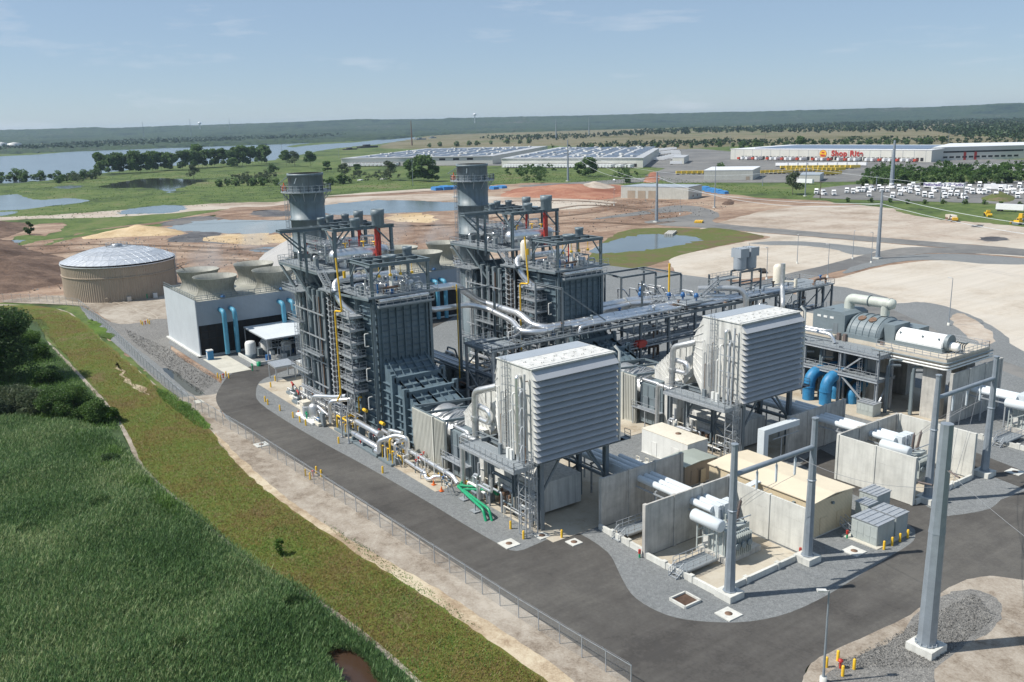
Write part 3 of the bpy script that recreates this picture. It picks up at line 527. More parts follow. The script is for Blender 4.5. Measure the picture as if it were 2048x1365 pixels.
# distant hills: one height field around the view, from the far river bank to the skyline
def hills():
    from mathutils import noise
    na, nr = 620, 64; V = []; rr = [2500+(9500-2500)*(k/(nr-1))**1.25 for k in range(nr)]
    for i in range(na):
        px = -420+i*(2900/(na-1)); d = CR*(px-1024)+CF*FPX+CU*430; an = math.atan2(d.y, d.x); u = px/2048
        near = np.interp(px, [-400, 0, 300, 620, 780, 900, 1100, 1500, 1900, 2500], [2600, 2700, 2800, 2980, 3300, 4300, 4600, 5200, 5200, 5000])
        top = np.interp(px, [-400, 0, 300, 620, 700, 800, 1024, 1300, 1600, 1850, 2048, 2500], [60, 74, 76, 92, 98, 90, 88, 88, 84, 88, 94, 96])
        for r in rr:
            t = (r-near)/(7600-near); x = r*math.cos(an); y = r*math.sin(an)
            if t < 0: z = -3.0
            else:
                nz = noise.fractal(Vector((x*.0011, y*.0011, 1)), 1, 2, 4); h = 7*min(1, t*30)+(top-9)*max(0, min(1, t))**3.2*(1+.28*nz*(1-t*.35))
                z = h+9*nz*t*t+3.5*noise.noise(Vector((x*.006, y*.006, 0)))+3.2*noise.noise(Vector((x*.02, y*.02, 0)))+3.0*noise.noise(Vector((x*.07, y*.07, 7)))
                if t > 1: z = top*(1-.15*(t-1))+9*noise.noise(Vector((x*.0016, y*.0016, 3)))+4*noise.noise(Vector((x*.006, y*.006, 3)))+3.2*noise.noise(Vector((x*.03, y*.03, 3)))
            V.append((x, y, z))
    F = [(i*nr+j, i*nr+j+1, (i+1)*nr+j+1, (i+1)*nr+j) for i in range(na-1) for j in range(nr-1)]
    me = bpy.data.meshes.new('hills'); me.from_pydata(V, [], F); me.materials.append(M['hills']); me.update()
    o = bpy.data.objects.new('hills', me); COL.objects.link(o); tag(o, kind='structure')
    if me.polygons[100].normal.z < 0: me.flip_normals()
hills()
# ---------------------------------------------------------------- woods read as one mass
def in_poly(px, n, rng, world=None):
    A = np.array([at(*p)[:2] for p in px]) if world is None else np.array(world); B = np.roll(A, -1, 0); out = np.zeros((0, 2))
    lo, hi = A.min(0), A.max(0)
    while len(out) < n:
        q = lo+(hi-lo)*rng.random((n*3, 2)); x = q[:, :1]; y = q[:, 1:]
        c = ((A[:, 1] > y) != (B[:, 1] > y)) & (x < (B[:, 0]-A[:, 0])*(y-A[:, 1])/(B[:, 1]-A[:, 1]+1e-12)+A[:, 0]); out = np.vstack([out, q[c.sum(1) % 2 == 1]])
    return out[:n]
def dry(P):
    k = np.ones(len(P), bool); x = P[:, :1]; y = P[:, 1:2]
    for w in WET:
        A = np.array(w); B = np.roll(A, -1, 0); c = ((A[:, 1] > y) != (B[:, 1] > y)) & (x < (B[:, 0]-A[:, 0])*(y-A[:, 1])/(B[:, 1]-A[:, 1]+1e-12)+A[:, 0]); k &= c.sum(1) % 2 == 0
    return P[k]
def woods(name, px, n, h, leafn, leaf, mat, seed=1, label=None, rad=.45, clump=None):
    rng = np.random.default_rng(seed); P = in_poly(px, n, rng); C = []
    for x, y in P:
        hh = h*(.55+.7*rng.random()); k = crown_pts(leafn, hh*.12, hh, hh*rad, rng, 5); k[:, 0] += x; k[:, 1] += y; k[:, 2] = np.abs(k[:, 2]); C.append(k)
    o = npmesh(name, leaves(np.vstack(C), leaf, rng), 4, mat); return tag(o, label, None, None, 'stuff')
wd = lambda px, n, h, lf=40, ls=1.6, sd=1, mt='wood', nm='wood', lb='dark green far woodland': woods(nm, px, n, h, lf, ls, M[mt], sd, lb)
wd([(0, 306), (-60, 300), (300, 282), (640, 268), (700, 272), (620, 280), (440, 287), (300, 294), (150, 301)], 2200, 13, 16, 3.8, 1, lb='dark green woodland along the far river bank')
wd([(640, 268), (900, 250), (1400, 240), (1400, 246), (1100, 256), (850, 266), (700, 272)], 2400, 13, 12, 4.4, 2, lb='dark green woodland beyond the tan marsh')
wd([(1180, 275), (1300, 262), (1500, 256), (1700, 248), (2200, 236), (2200, 272), (1980, 272), (1900, 262), (1700, 268), (1500, 266), (1350, 270)], 2600, 12, 16, 3.4, 3, lb='broad band of woodland behind the supermarket depot')
wd([(1860, 262), (2200, 250), (2200, 292), (2048, 284), (1920, 276)], 1100, 13, 22, 2.4, 4, lb='woodland at the right edge of the marsh')
wd([(940, 278), (1130, 272), (1210, 274), (1130, 282), (1000, 282)], 170, 11, 30, 1.9, 5, lb='line of trees across the tan marsh')
wd([(1090, 298), (1300, 288), (1460, 283), (1500, 290), (1350, 296), (1200, 300)], 190, 9, 34, 1.5, 6, lb='hedge line of trees behind the big warehouse')
wd([(1480, 289), (1700, 286), (1900, 284), (2100, 288), (2100, 292), (1800, 290), (1480, 294)], 200, 11, 40, 1.4, 7, lb='line of trees behind the supermarket depot')
wd([(1735, 352), (1790, 346), (1900, 346), (2048, 342), (2300, 348), (2300, 366), (2048, 360), (1860, 363), (1780, 370), (1722, 366)], 300, 9, 150, .62, 8, 'leafm', lb='dense green thicket between the two truck yards')
wd([(640, 352), (700, 346), (760, 350), (800, 358), (780, 368), (690, 366)], 26, 7, 90, .6, 9, 'leafg', 'thicket', 'grey green scrub left of the warehouse')
wd([(440, 366), (470, 356), (550, 352), (560, 366), (545, 374), (460, 374)], 60, 6.5, 120, .55, 10, 'leafg', 'thicket', 'reedy grey green thicket in the wet meadow')
wd([(126, 364), (200, 352), (205, 360), (150, 368)], 22, 8, 120, .7, 11, 'leafg', 'thicket', 'low bushes beside the river left of the tree row')
wd([(1000, 350), (1060, 340), (1130, 348), (1080, 358), (1020, 358)], 30, 8.5, 150, .6, 12, 'leafm', 'thicket', 'rounded green thicket in front of the warehouse docks')
wd([(1040, 366), (1075, 358), (1095, 362), (1070, 370)], 12, 7, 140, .5, 13, 'leafd', 'thicket', 'small dark thicket left of the tall steel pole')
wd([(1210, 355), (1250, 346), (1290, 350), (1250, 360)], 14, 7, 120, .55, 14, 'leafd', 'thicket', 'dark bushes behind the beige garage')
rb = np.random.default_rng(90); RB = np.vstack([in_poly(q, n, rb) for q, n in (([(640, 440), (1000, 400), (1240, 400), (1400, 420), (1180, 470), (900, 520), (640, 520)], 700), ([(0, 490), (330, 470), (560, 480), (560, 540), (340, 570), (0, 590)], 900), ([(1180, 395), (1300, 400), (1480, 410), (1400, 440), (1240, 440)], 300), ([(340, 700), (440, 760), (400, 790), (260, 680), (250, 660)], 3000), ([(1660, 1340), (1850, 1240), (1950, 1190), (1990, 1240), (1860, 1340)], 5000))])
RB = dry(RB); RC = np.concatenate([RB, (Z[0]+.03+.06*rb.random(len(RB)))[:, None]], 1)
dR = np.hypot(RC[:, 0], RC[:, 1]); tag(npmesh('scattered_stones', leaves(RC, np.where(dR < 150, .07, np.where(dR < 260, .12, .42)), rb), 4, G_['rock']), 'loose stones and clods scattered over the bare ground', None, None, 'stuff')
# ================================================================ the two generating units (built once, copied for the second)
YC = 70.6; DY = 38.7; GZ = Z[0]+.02
UNIT = []
def T(name, x, y, label, cat, group=None, z=0): t = empty(name, (x, y, z), label, cat, group); UNIT.append(t); return t
# ---- exhaust stack
st = T('exhaust_stack', -168.5, YC, 'tall dark grey round exhaust stack at the left end of the nearer boiler', 'stack', 'exhaust stacks')
sx = -168.5; r = 3.35
MB().lathe(sx, YC, [(r*1.04, .1), (r*1.04, 12), (r, 12.1), (r, 28), (r+.14, 28), (r+.14, 28.35), (r, 28.35), (r, 34.2), (r+.16, 34.2), (r+.16, 34.6), (r, 34.6), (r, 37.2), (r+.12, 37.6), (r+.12, 38.1), (r, 38.5), (r, 42.7), (r+.15, 42.7), (r+.15, 43.2), (r-.12, 43.2)], 48).build('shell', M['stack'], st)
MB().lathe(sx, YC, [(r-.12, 43.2), (r-.2, 34)], 48).add([(sx+(r-.2)*math.cos(k*math.pi/12), YC+(r-.2)*math.sin(k*math.pi/12), 38) for k in range(24)], [tuple(range(24))]).build('liner', M['nearblack'], st)
mb = MB().lathe(sx, YC, [(r+.1, 39.6), (r+1.5, 39.6), (r+1.5, 39.8), (r+.1, 39.8)], 40, False)
mb.rail([(sx+(r+1.45)*math.cos(a*math.pi/10), YC+(r+1.45)*math.sin(a*math.pi/10), 39.8) for a in range(21)], 1.15, .9, .07)
for a in range(12): c, s = math.cos(a*math.pi/6), math.sin(a*math.pi/6); mb.bar((sx+r*c, YC+r*s, 37.9), (sx+(r+1.4)*c, YC+(r+1.4)*s, 39.6), .12)
mb.build('gallery', M['galv'], st)
mb = MB().lathe(sx, YC, [(r, 21.6), (r+1.6, 21.6), (r+1.6, 21.8), (r, 21.8)], 24, False, R_(150), R_(330))
mb.rail([(sx+(r+1.5)*math.cos(R_(150+15*a)), YC+(r+1.5)*math.sin(R_(150+15*a)), 21.8) for a in range(13)], 1.15, .9, .07)
mb.build('lower_gallery', M['galv'], st)
MB().ladder((sx-.9, YC-r-.25, 1), 39.7).build('ladder', M['galv'], st)
for a, z in ((200, 42), (250, 41.4), (330, 41.2)):
    mb = MB(); c, s = math.cos(R_(a)), math.sin(R_(a)); mb.bar((sx+r*c, YC+r*s, z), (sx+(r+.9)*c, YC+(r+.9)*s, z), .12); mb.bar((sx+(r+.9)*c, YC+(r+.9)*s, 40.8), (sx+(r+.9)*c, YC+(r+.9)*s, z+.3), .1).build('sampling_port', M['darks'], st)
mb = MB().bar((sx-.5, YC-r-.1, 42.6), (sx-3.0, YC-r-1.1, 41.2), .14).build('guy_bracket', M['darks'], st)
MB().bar((sx+2.2, YC-r+.6, 42.4), (sx+3.9, YC-r-.6, 41.4), .14).build('guy_bracket', M['darks'], st)
MB().box(sx-1.7, YC-r-.9, 40.0, sx-1.0, YC-r-.3, 40.9).bar((sx-1.35, YC-r-.6, 40.9), (sx-1.35, YC-r-.6, 41.5), .15).build('hoist', M['orange'], st)
# ---- heat recovery boiler
X0, X1 = -160.0, -131.5; YA, YB = YC-4.8, YC+4.8
bo = T('heat_recovery_boiler', -146, YC, 'dark grey heat recovery boiler nearer the road, in front of the taller looking stack', 'boiler', 'heat recovery boilers')
mb = MB().box(X0, YA, .9, X1, YB, 23.2)
z = 2.0
while z < 23: # side stiffener shelves
    for y0, y1 in ((YA-.42, YA), (YB, YB+.42)): mb.box(X0, y0, z, X1, y1, z+.09)
    z += 1.36
for i in range(7): # front stiffeners
    y = YA+.55+i*1.42; mb.box(X1, y, 10.6, X1+.38, y+.1, 22.6)
for z in [11.5+1.02*i for i in range(11)]: mb.box(X1, YA+.3, z, X1+.24, YB-.3, z+.07)
mb.box(X1-.2, YA-.25, 22.5, X1+.55, YB+.25, 23.3)
for x in [X0+2+1.5*i for i in range(18)]: mb.box(x, YA+.1, 23.2, x+.12, YB-.1, 23.45)
mb.build('casing', M['dark'], bo)
mb = MB() # inlet duct: a sloping ribbed hood running down to the turbine
pr = [(X1, .9), (X1, 13.6), (-127.6, 10.9), (-120.0, 8.3), (-120.0, 1.2)]
mb.xz(pr, YC-4.3, YC+4.3)
for xr, zt in ((-127.4, 11.7), (-123.4, 10.2)):
    for y0, y1 in ((YC-5.1, YC-4.3), (YC+4.3, YC+5.1)): mb.box(xr-.35, y0, .4, xr+.35, y1, zt+.5)
    mb.box(xr-.35, YC-4.6, zt-.9, xr+.35, YC+4.6, zt)
for i in range(6):
    y = YC-3.7+i*1.48
    for (xa, za), (xb, zb) in zip(pr[1:3]+[], pr[2:4]+[]): mb.add([(xa, y, za), (xb, y, zb), (xb, y, zb+.5), (xa, y, za+.5), (xa, y+.09, za), (xb, y+.09, zb), (xb, y+.09, zb+.5), (xa, y+.09, za+.5)], [(0, 1, 2, 3), (7, 6, 5, 4), (3, 2, 6, 7)])
    if i < 6: xa, za, xb, zb = -127.6, 10.9, -120, 8.3; mb.add([(xa, y, za), (xb, y, zb), (xb, y, zb+.5), (xa, y, za+.5), (xa, y+.09, za), (xb, y+.09, zb), (xb, y+.09, zb+.5), (xa, y+.09, za+.5)], [(0, 1, 2, 3), (7, 6, 5, 4), (3, 2, 6, 7)])
for x, zt in ((-130.2, 12.7), (-129, 11.9), (-125.5, 10.2), (-121.8, 8.9)): mb.box(x, YC-4.3, zt, x+.08, YC+4.3, zt+.42)
for k in range(7):
    for x0, x1 in ((-131, -127.8), (-127.0, -123.8), (-123.0, -120)): 
        z = 2+1.36*k
        if z < 10.6 - max(0, (x1+127.8))*.3: mb.box(x0, YC-4.75, z, x1, YC-4.3, z+.08)
for x in (-129.6, -125.6, -121.4): mb.box(x, YC-4.6, 1, x+.1, YC-4.3, 8.2)
mb.build('inlet_duct', M['dark'], bo)
MB().xz([(X0, 2), (X0, 20.5), (-165.2, 16.5), (-165.2, 4)], YC-3.0, YC+3.0).build('outlet_duct', M['stack'], bo)
xs = [-131.9, -137.6, -142.6, -148.2, -151.6, -155.4, -159.6]
c0 = MB().ib((-131.9, YA-.62, GZ), (-131.9, YA-.62, 23.4), .5, .62).build('column', M['darks'], bo)
for x in xs:
    for y in (YA-.62, YB+.62):
        if (x, y) != (xs[0], YA-.62): dup(c0, (x-xs[0], y-(YA-.62), 0))
# vertical downcomers on the near side
for i, (x, y, rr, zt) in enumerate([(-161.6, 64.9, .42, 21.5), (-158.9, 64.5, .36, 21), (-156.9, 64.9, .5, 23), (-154.3, 64.6, .4, 23), (-152.6, 64.9, .5, 23), (-150.1, 64.6, .4, 23)]):
    mb = MB().tube([(x, y, 1.2), (x, y, zt)], rr, 10)
    for z in (4, 9, 14, 19): mb.tube([(x, y, z), (x, y, z+.2)], rr*1.35, 10)
    mb.build('downcomer', M['stg'] if i else M['aluD'], bo)
for x, y, k in ((-160.3, 64.3, 'aluD'), (-151.3, 64.2, 'rust'), (-149.0, 64.1, 'galv'), (-153.4, 64.1, 'galv')): MB().tube([(x, y, 1), (x, y, 22)], .14, 8).build('drain_pipe', M[k], bo)
MB().pipe([(-162.2, 64.2, 17), (-162.2, 64.2, 21.2), (-160.2, 64.2, 21.2), (-160.2, 64.2, 18)], .2, 8).build('vent_loop', M['white'], bo)
mb = MB() # cable ladder with cover chevrons
for x in (-147.4, -145.9, -144.6): mb.bar((x, 64.3, 1.5), (x, 64.3, 25.5), .22, .3)
for k in range(24): z = 2.2+k; mb.bar((-147.4, 64.0, z+.25), (-146.1, 63.8, z), .16, .1).bar((-146.1, 63.8, z), (-144.7, 64.0, z+.4), .16, .1)
mb.build('cable_ladder', M['galv'], bo)
MB().box(-147.2, 64.4, 1.5, -144.7, 65.3, 25).build('cable_riser', M['nearblack'], bo)
# stair tower: landings with rails and zigzag stairs
lv = [8.0, 9.9, 12.0, 14.1, 16.4, 18.7, 20.9]
for i, z in enumerate(lv):
    mb = MB().box(-141.0, 62.4, z-.25, -135.2, 65.2, z).rail([(-141, 65.1, z), (-141, 62.45, z), (-135.2, 62.45, z), (-135.2, 65.1, z)], 1.1, 1.1, .06)
    if i: mb.stair((-140.2 if i % 2 else -136, 64.3, lv[i-1]), (-136.2 if i % 2 else -140, 64.3, z), .8)
    for x in (-140.8, -138.2, -135.4): mb.bar((x, 62.6, lv[i-1] if i else GZ), (x, 62.6, z), .14)
    mb.build('landing', M['galv'], bo)
MB().stair((-141.5, 63.3, GZ), (-136.5, 63.3, 8), .9).build('bottom_stair', M['galv'], bo)
MB().pipe([(-137.6, 61.9, 30.8), (-136.6, 61.9, 21.9), (-139.4, 61.9, 21.6), (-139.4, 61.9, 7.0), (-140.4, 61.6, 5.5)], .16, 8, .5).build('gas_vent_pipe', M['yellow'], bo)
for z in (5, 10, 16): MB().pipe([(-133.6, 65.0, z), (-133.6, 64.3, z), (-133.6, 64.3, z+2.2), (-133.6, 65.0, z+2.2)], .1, 6).build('instrument_loop', M['white'], bo)
for z in (5.5, 10, 14.5, 19): MB().bar((-162, 63.7, z), (-148.5, 63.7, z), .14, .22).build('pipe_support_beam', M['galv'], bo)
for x in (-160, -155.5, -151): MB().bar((x, 63.7, GZ), (x, 63.7, 22.4), .18).build('pipe_support_post', M['galv'], bo)
for z, x0, x1 in ((11.5, -157, -149), (16.5, -163, -157), (7.0, -163, -155)):
    o = MB().box(x0, 62.6, z-.14, x1, 63.7, z).build('side_gangway', M['grat'], bo); MB().rail([(x0, 63.6, z), (x0, 62.65, z), (x1, 62.65, z), (x1, 63.6, z)], 1.1, 1.2, .06).build('handrail', M['galv'], o)
MB().ladder((-157.3, 63.2, 7), 16.5, (0, -1)).build('caged_ladder', M['galv'], bo)
for y in (78.8, 78.2): MB().bar((-166, y, 27.2), (-147, y, 27.2), .1).build('far_edge_tray', M['galv'], bo)
# decks
def deck(name, poly, z, edges, m='grat', h=.22):
    mb = MB().prism(poly, z-h, z); mb2 = MB().rail([(x, y, z) for x, y in edges], 1.12, 1.3, .065)
    o = mb.build(name, M[m], bo); mb2.build('handrail', M['galv'], o); return o
zU = 27.0; zM = 24.6
up = [(-166.5, 63.0), (-148.5, 63.0), (-146.5, 64.6), (-146.5, 79.0), (-166.5, 79.0)]
deck('upper_deck', up, zU, [(-166.5, 79), (-166.5, 63.0), (-148.5, 63.0)])
mid = [(-146.5, 62.2), (-141.3, 62.2), (-141.3, 64.4), (-139.0, 64.4), (-131.5, 64.4), (-131.5, 78), (-146.5, 78)]
deck('middle_deck', mid, zM-.1, [(-144.4, 62.2), (-141.3, 62.2), (-141.3, 64.4), (-131.6, 64.4), (-131.6, 77.6)])
deck('side_deck', [(-164, 62.4), (-157.5, 62.4), (-157.5, 65.6), (-164, 65.6)], 22.2, [(-164, 65.6), (-164, 62.4), (-157.5, 62.4)])
MB().stair((-147.8, 63.3, zU), (-144.6, 63.3, zM), 1.0).build('deck_stair', M['galv'], bo)
mb = MB()
for x in (-166, -161, -156.5, -152, -148.6):
    mb.bar((x, 63.2, zU-.4), (x+1.0, 65.6, 21.8), .28); mb.bar((x, 63.1, zU-.35), (x, 79, zU-.35), .25, .35)
for x in (-166.4, -160.5): mb.bar((x, 63.3, zU-.5), (x+5.8, 65.2, 19.4), .34)
for x in (-145, -141.6): mb.bar((x, 62.4, zM-.4), (x-.6, 65.3, 20.8), .25)
mb.bar((-166.4, 63.1, zU-.35), (-148.5, 63.1, zU-.35), .2, .4); mb.bar((-146.4, 62.3, zM-.4), (-131.5, 64.4, zM-.4), .2, .35)
mb.bar((-160, 65.2, 23.1), (-160, 65.2, 27), .4).bar((-160, 76, 23.1), (-160, 76, 27), .4).bar((-148, 76, 23.1), (-148, 76, 27), .4)
mb.build('deck_bracing', M['darks'], bo)
# the rooftop lifting frames
zt = 34.0
mb = MB()
for x, y in ((-155.5, 63.1), (-152.5, 62.9)): mb.ib((x, y, zU-1.5), (x, y, zt-.3), .36, .42)
for x, y in ((-148.2, 66.6), (-147.9, 77.8), (-155.2, 70.0), (-158.0, 77.6), (-152.8, 77.8), (-163.5, 70.5), (-163.4, 77.5)): mb.ib((x, y, zU-3), (x, y, zt-.3), .5, .55)
for x, y0, y1 in ((-153.6, 58.8, 78.4), (-148.2, 66.4, 78.6), (-158.4, 68.5, 78.2), (-163.4, 70.2, 78.2)): mb.ib((x, y0, zt), (x, y1, zt), .45, .6)
mb.ib((-155.6, 58.9, zt), (-155.6, 69.8, zt), .4, .5).ib((-155.5, 59.0, zt), (-153.6, 59.0, zt), .4, .5)
for y in (61, 63, 66.6, 68.4, 70.2, 72.2, 74, 76, 78.2): mb.ib((-155.6 if y < 66 else -163.4 if y > 70 else -158.4, y, zt-.08), (-153.6 if y < 66 else -148.0, y, zt-.08), .22, .3)
mb.bar((-153.6, 59.6, zt-.4), (-153.0, 62.9, 30.6), .28).bar((-155.6, 59.6, zt-.4), (-155.4, 63.0, 30.2), .28)
for a, b in (((-148.2, 69.6, zt-.3), (-148.2, 66.8, 31)), ((-148.2, 75, zt-.3), (-148.1, 77.6, 31)), ((-155.2, 67.4, zt-.3), (-155.2, 70, 31)), ((-155.2, 72.4, zt-.3), (-155.2, 70, 31)), ((-151.5, 66.6, zt-.3), (-148.4, 66.6, 31)), ((-158, 74.5, zt-.3), (-158, 77.5, 31))): mb.bar(a, b, .25)
mb.build('upper_lifting_frame', M['darks'], bo)
zl = 29.7
mb = MB()
for x, y in ((-139.9, 65.6), (-132.0, 65.4), (-139.2, 76.2), (-131.9, 75.9)): mb.ib((x, y, 23.2), (x, y, zl-.2), .42, .46)
for p, q in (((-140.1, 65.4, zl), (-131.8, 65.3, zl)), ((-131.9, 65.1, zl), (-131.8, 76.4, zl)), ((-140, 65.1, zl), (-139.2, 76.6, zl)), ((-139.3, 76.2, zl), (-131.8, 76.1, zl)), ((-136, 65.4, zl), (-135.8, 76.3, zl))): mb.ib(p, q, .4, .55)
for y in (67.5, 69.6, 71.7, 73.9): mb.ib((-139.8, y, zl-.05), (-132, y, zl-.05), .2, .28)
for a, b in (((-132, 67.6, zl-.3), (-132, 65.6, 27)), ((-134.5, 65.4, zl-.3), (-132.2, 65.4, 27)), ((-137.6, 65.4, zl-.3), (-139.8, 65.4, 27)), ((-132, 74, zl-.3), (-132, 75.8, 27))): mb.bar(a, b, .2)
mb.build('front_lifting_frame', M['darks'], bo)
# silencers on the frames
for x, y, rr, h, zb in ((-148.6, 75.6, 1.15, 2.9, zt+.2), (-153.6, 74.2, .85, 2.4, zt+.2), (-149.0, 71.2, .85, 1.6, zt+.2), (-160.6, 71.6, .7, 1.4, zt+.2), (-158.6, 68.9, .65, 1.2, zt+.2), (-161.5, 75.2, .7, 1.2, zt+.2), (-134.4, 70.0, 1.1, 1.3, zl-.2), (-137.8, 75.4, .8, 1.5, zl+.2)):
    MB().lathe(x, y, [(rr*.5, zb-.5), (rr*.96, zb-.1), (rr, zb), (rr, zb+h*.62), (rr*1.08, zb+h*.65), (rr*1.08, zb+h), (rr*.98, zb+h), (rr*.9, zb+h-.4), (.02, zb+h-.45)], 20).build('silencer', M['stack'], bo)
for x, y in ((-148.4, 75.0), (-148.9, 75.8)): MB().tube([(x, y, zU), (x, y, zt)], .32, 10).build('safety_vent_pipe', M['red'], bo)
for x, y in ((-153.3, 73.9), (-153.9, 74.5), (-134.6, 70.2)): MB().tube([(x, y, 25 if x > -140 else zU), (x, y, zl if x > -140 else zt)], .2, 8).build('safety_vent_pipe', M['red'], bo)
# steam drums
def drum(x, y0, y1, z, r_, m='alu'):
    mb = MB(); mb.tube([(x, y0-.75*r_, z), (x, y0-.66*r_, z), (x, y0-.4*r_, z), (x, y0, z), (x, y1, z), (x, y1+.4*r_, z), (x, y1+.7*r_, z)], [.12*r_, r_*.5, r_*.85, r_, r_, r_*.85, r_*.1], 24)
    for y in (y0+1.6, y1-1.6): mb.box(x-r_*.8, y-.25, z-r_-1.0, x+r_*.8, y+.25, z-r_*.4)
    o = mb.build('steam_drum', M[m], bo); return o
drum(-150.0, 67.2, 77.2, 29.2, 1.25); drum(-155.8, 67.4, 77.0, 29.1, .9); drum(-161.0, 67.6, 77.4, 29.6, 1.25)
drum(-136.0, 67.2, 75.0, 25.3, .55, 'aluD')
rg = random.Random(5)
# rooftop pipework: many short insulated runs
for i in range(58):
    fr = i % 3; 
    if fr < 2: x, y, z = rg.uniform(-163, -148), rg.uniform(66.5, 77), zU+rg.uniform(.3, 1); top = zU+(rg.uniform(.9, 2.2) if i % 5 else rg.uniform(3, 5)); x2, y2 = x+rg.uniform(-1.5, 1.5), y+rg.uniform(-3, 3)
    else: x, y, z = rg.uniform(-139, -132.5), rg.uniform(66, 75.5), zM+.1; top = zM+rg.uniform(.7, 1.8); x2, y2 = x+rg.uniform(-1, 1), y+rg.uniform(-3, 3)
    y2 = max(65.8, min(77.5, y2)); k = rg.choice(['alu', 'alu', 'aluD', 'galv', 'aluD', 'rust' if i % 7 == 0 else 'alu'])
    MB().pipe([(x, y, z), (x, y, top), (x2, y, top), (x2, y2, top), (x2, y2, z)], rg.choice([.08, .1, .14, .2]), 8).build('steam_pipe', M[k], bo)
for x in (-158.3, -152.9):
    o = MB().box(x-.5, 66.2, zU+2.9, x+.5, 77.6, zU+3.0).build('drum_catwalk', M['grat'], bo); MB().rail([(x-.5, 66.2, zU+3), (x-.5, 77.6, zU+3)], 1.1, 1.0, .05).rail([(x+.5, 66.2, zU+3), (x+.5, 77.6, zU+3)], 1.1, 1.0, .05).build('handrail', M['galv'], o)
o = MB().box(-139, 67, zM+2.0, -133, 68, zM+2.1).box(-139, 73, zM+2.0, -133, 74, zM+2.1).build('drum_catwalk', M['grat'], bo); MB().rail([(-139, 67, zM+2.1), (-133, 67, zM+2.1)], 1.1, 1.0, .05).rail([(-139, 73, zM+2.1), (-133, 73, zM+2.1)], 1.1, 1.0, .05).build('handrail', M['galv'], o)
for x, y, z in [(-161, 66.8, 30.6), (-159.8, 68, 30.9), (-156.4, 70.4, 31.2), (-154.4, 72.4, 31.2), (-152.2, 70.5, 31.0), (-150.8, 73.5, 31.2), (-150.4, 75.6, 31.0)]:
    MB().tube([(x, y, z-2), (x, y, z)], .13, 8).lathe(x, y, [(.05, z), (.55, z+.02), (.55, z+.1), (.05, z+.14)], 14).build('valve', M['red'] if x < -153.5 else M['yellow'], bo)
for y in (67.2, 69.3, 71.2, 73.4): MB().tube([(-132.8, y, 27.9), (-132.8, y, 29.3)], .06, 6).box(-133.0, y-.2, 27.5, -132.6, y+.2, 27.9).build('hoist', M['yellow'], bo)
MB().box(-140.3, 64.2, 26.8, -140.0, 64.6, 28.0).build('hoist', M['yellow'], bo)
for b in ((-163, 65.6, zU, -162, 66.6, zU+1.6), (-163, 68, zU, -162, 69, zU+1.6), (-150.8, 63.6, zU, -150.0, 64.2, zU+2.2), (-136, 64.8, zM, -134.8, 65.3, zM+1.4)): MB().box(*b).build('control_cabinet', M['grey'], bo)
for b in ((-158.8, 63.4, -154.8), (-154.2, 63.5, -152.9)): MB().rail([(b[0], b[1]+1.4, zU), (b[2], b[1]+1.4, zU)], 1.1, 1, .06).build('inner_handrail', M['galv'], bo)
for z in (zU+2.4, zU+4.0):
    o = MB().box(-163.6, 66.0, z-.1, -157.6, 67.0, z).box(-157.4, 66.0, z-.1, -150.9, 66.9, z).build('catwalk', M['grat'], bo)
    MB().rail([(-163.6, 66, z), (-150.9, 66, z)], 1.1, 1.0, .05).rail([(-163.6, 67, z), (-150.9, 67, z)], 1.1, 1.0, .05).build('handrail', M['galv'], o)
MB().rail([(-163, 77.8, zU+2.6), (-147, 77.8, zU+2.6)], 1.1, 1.0, .06).box(-163, 77, zU+2.5, -147, 78, zU+2.6).build('catwalk', M['galv'], bo)
MB().pipe([(-146.2, 70, zM+1.4), (-143.2, 68, zM+1.6), (-143.2, 63.4, zM+1.4), (-140.6, 63.6, zM-2.2), (-138.5, 65.4, zM-4.2), (-138.0, 66.5, zM-4.2)], .62, 14, 2.2).build('low_pressure_pipe', M['alu'], bo)
MB().pipe([(-143.5, 65.8, zM+1.4), (-143.5, 76, zM+1.4)], .6, 14).build('low_pressure_header', M['alu'], bo)
for x, h in ((-133.4, 4.6), (-132.9, 3.2)): MB().tube([(x, 69.6, zM), (x, 69.6, zM+h)], .22, 10).build('vent_pipe', M['white'], bo)
MB().pipe([(-131.0, 66, 23.9), (-130.9, 75.2, 24.0)], .34, 12).build('front_header', M['alu'], bo)
deck('front_walkway', [(-131.5, 65.6), (-130.2, 65.6), (-130.2, 76), (-131.5, 76)], 23.1, [(-131.5, 65.6), (-130.2, 65.6), (-130.2, 76)])
for i in range(16):
    x, y = rg.uniform(-139.6, -132.6), rg.uniform(66, 75.6); MB().tube([(x, y, zM), (x, y, zM+rg.uniform(.8, 2.2))], rg.uniform(.1, .28), 8).build('valve', M[rg.choice(['aluD', 'valve', 'galv', 'white'])], bo)
# ---- gas turbine enclosure between boiler and filter house
gt = T('turbine_enclosure', -110, YC, 'pale corrugated gas turbine enclosure between the nearer boiler and its louvred inlet house', 'turbine housing', 'gas turbine enclosures')
mb = MB().box(-119.8, 65.0, GZ, -113.6, 65.35, 8.8).box(-113.3, 65.05, GZ, -110.2, 65.4, 8.8)
x = -119.7
while x < -110.4: mb.box(x, 64.93, .6, x+.16, 65.0, 8.7); x += .42
mb.box(-113.65, 64.8, GZ, -113.25, 65.3, 8.9)
mb.build('side_panel', M['corr'], gt)
MB().box(-119.8, 76.0, GZ, -110.2, 76.3, 7.2).build('side_panel', M['corr'], gt)
mb = MB()
for x in (-119.7, -115.6, -110.4): mb.bar((x, 65.2, 8.9), (x, 76.2, 8.0), .3, .35)
mb.bar((-119.8, 76.2, 8.0), (-110, 76.2, 8.0), .3, .3).bar((-119.8, 65.2, 8.85), (-110, 65.2, 8.85), .2, .25)
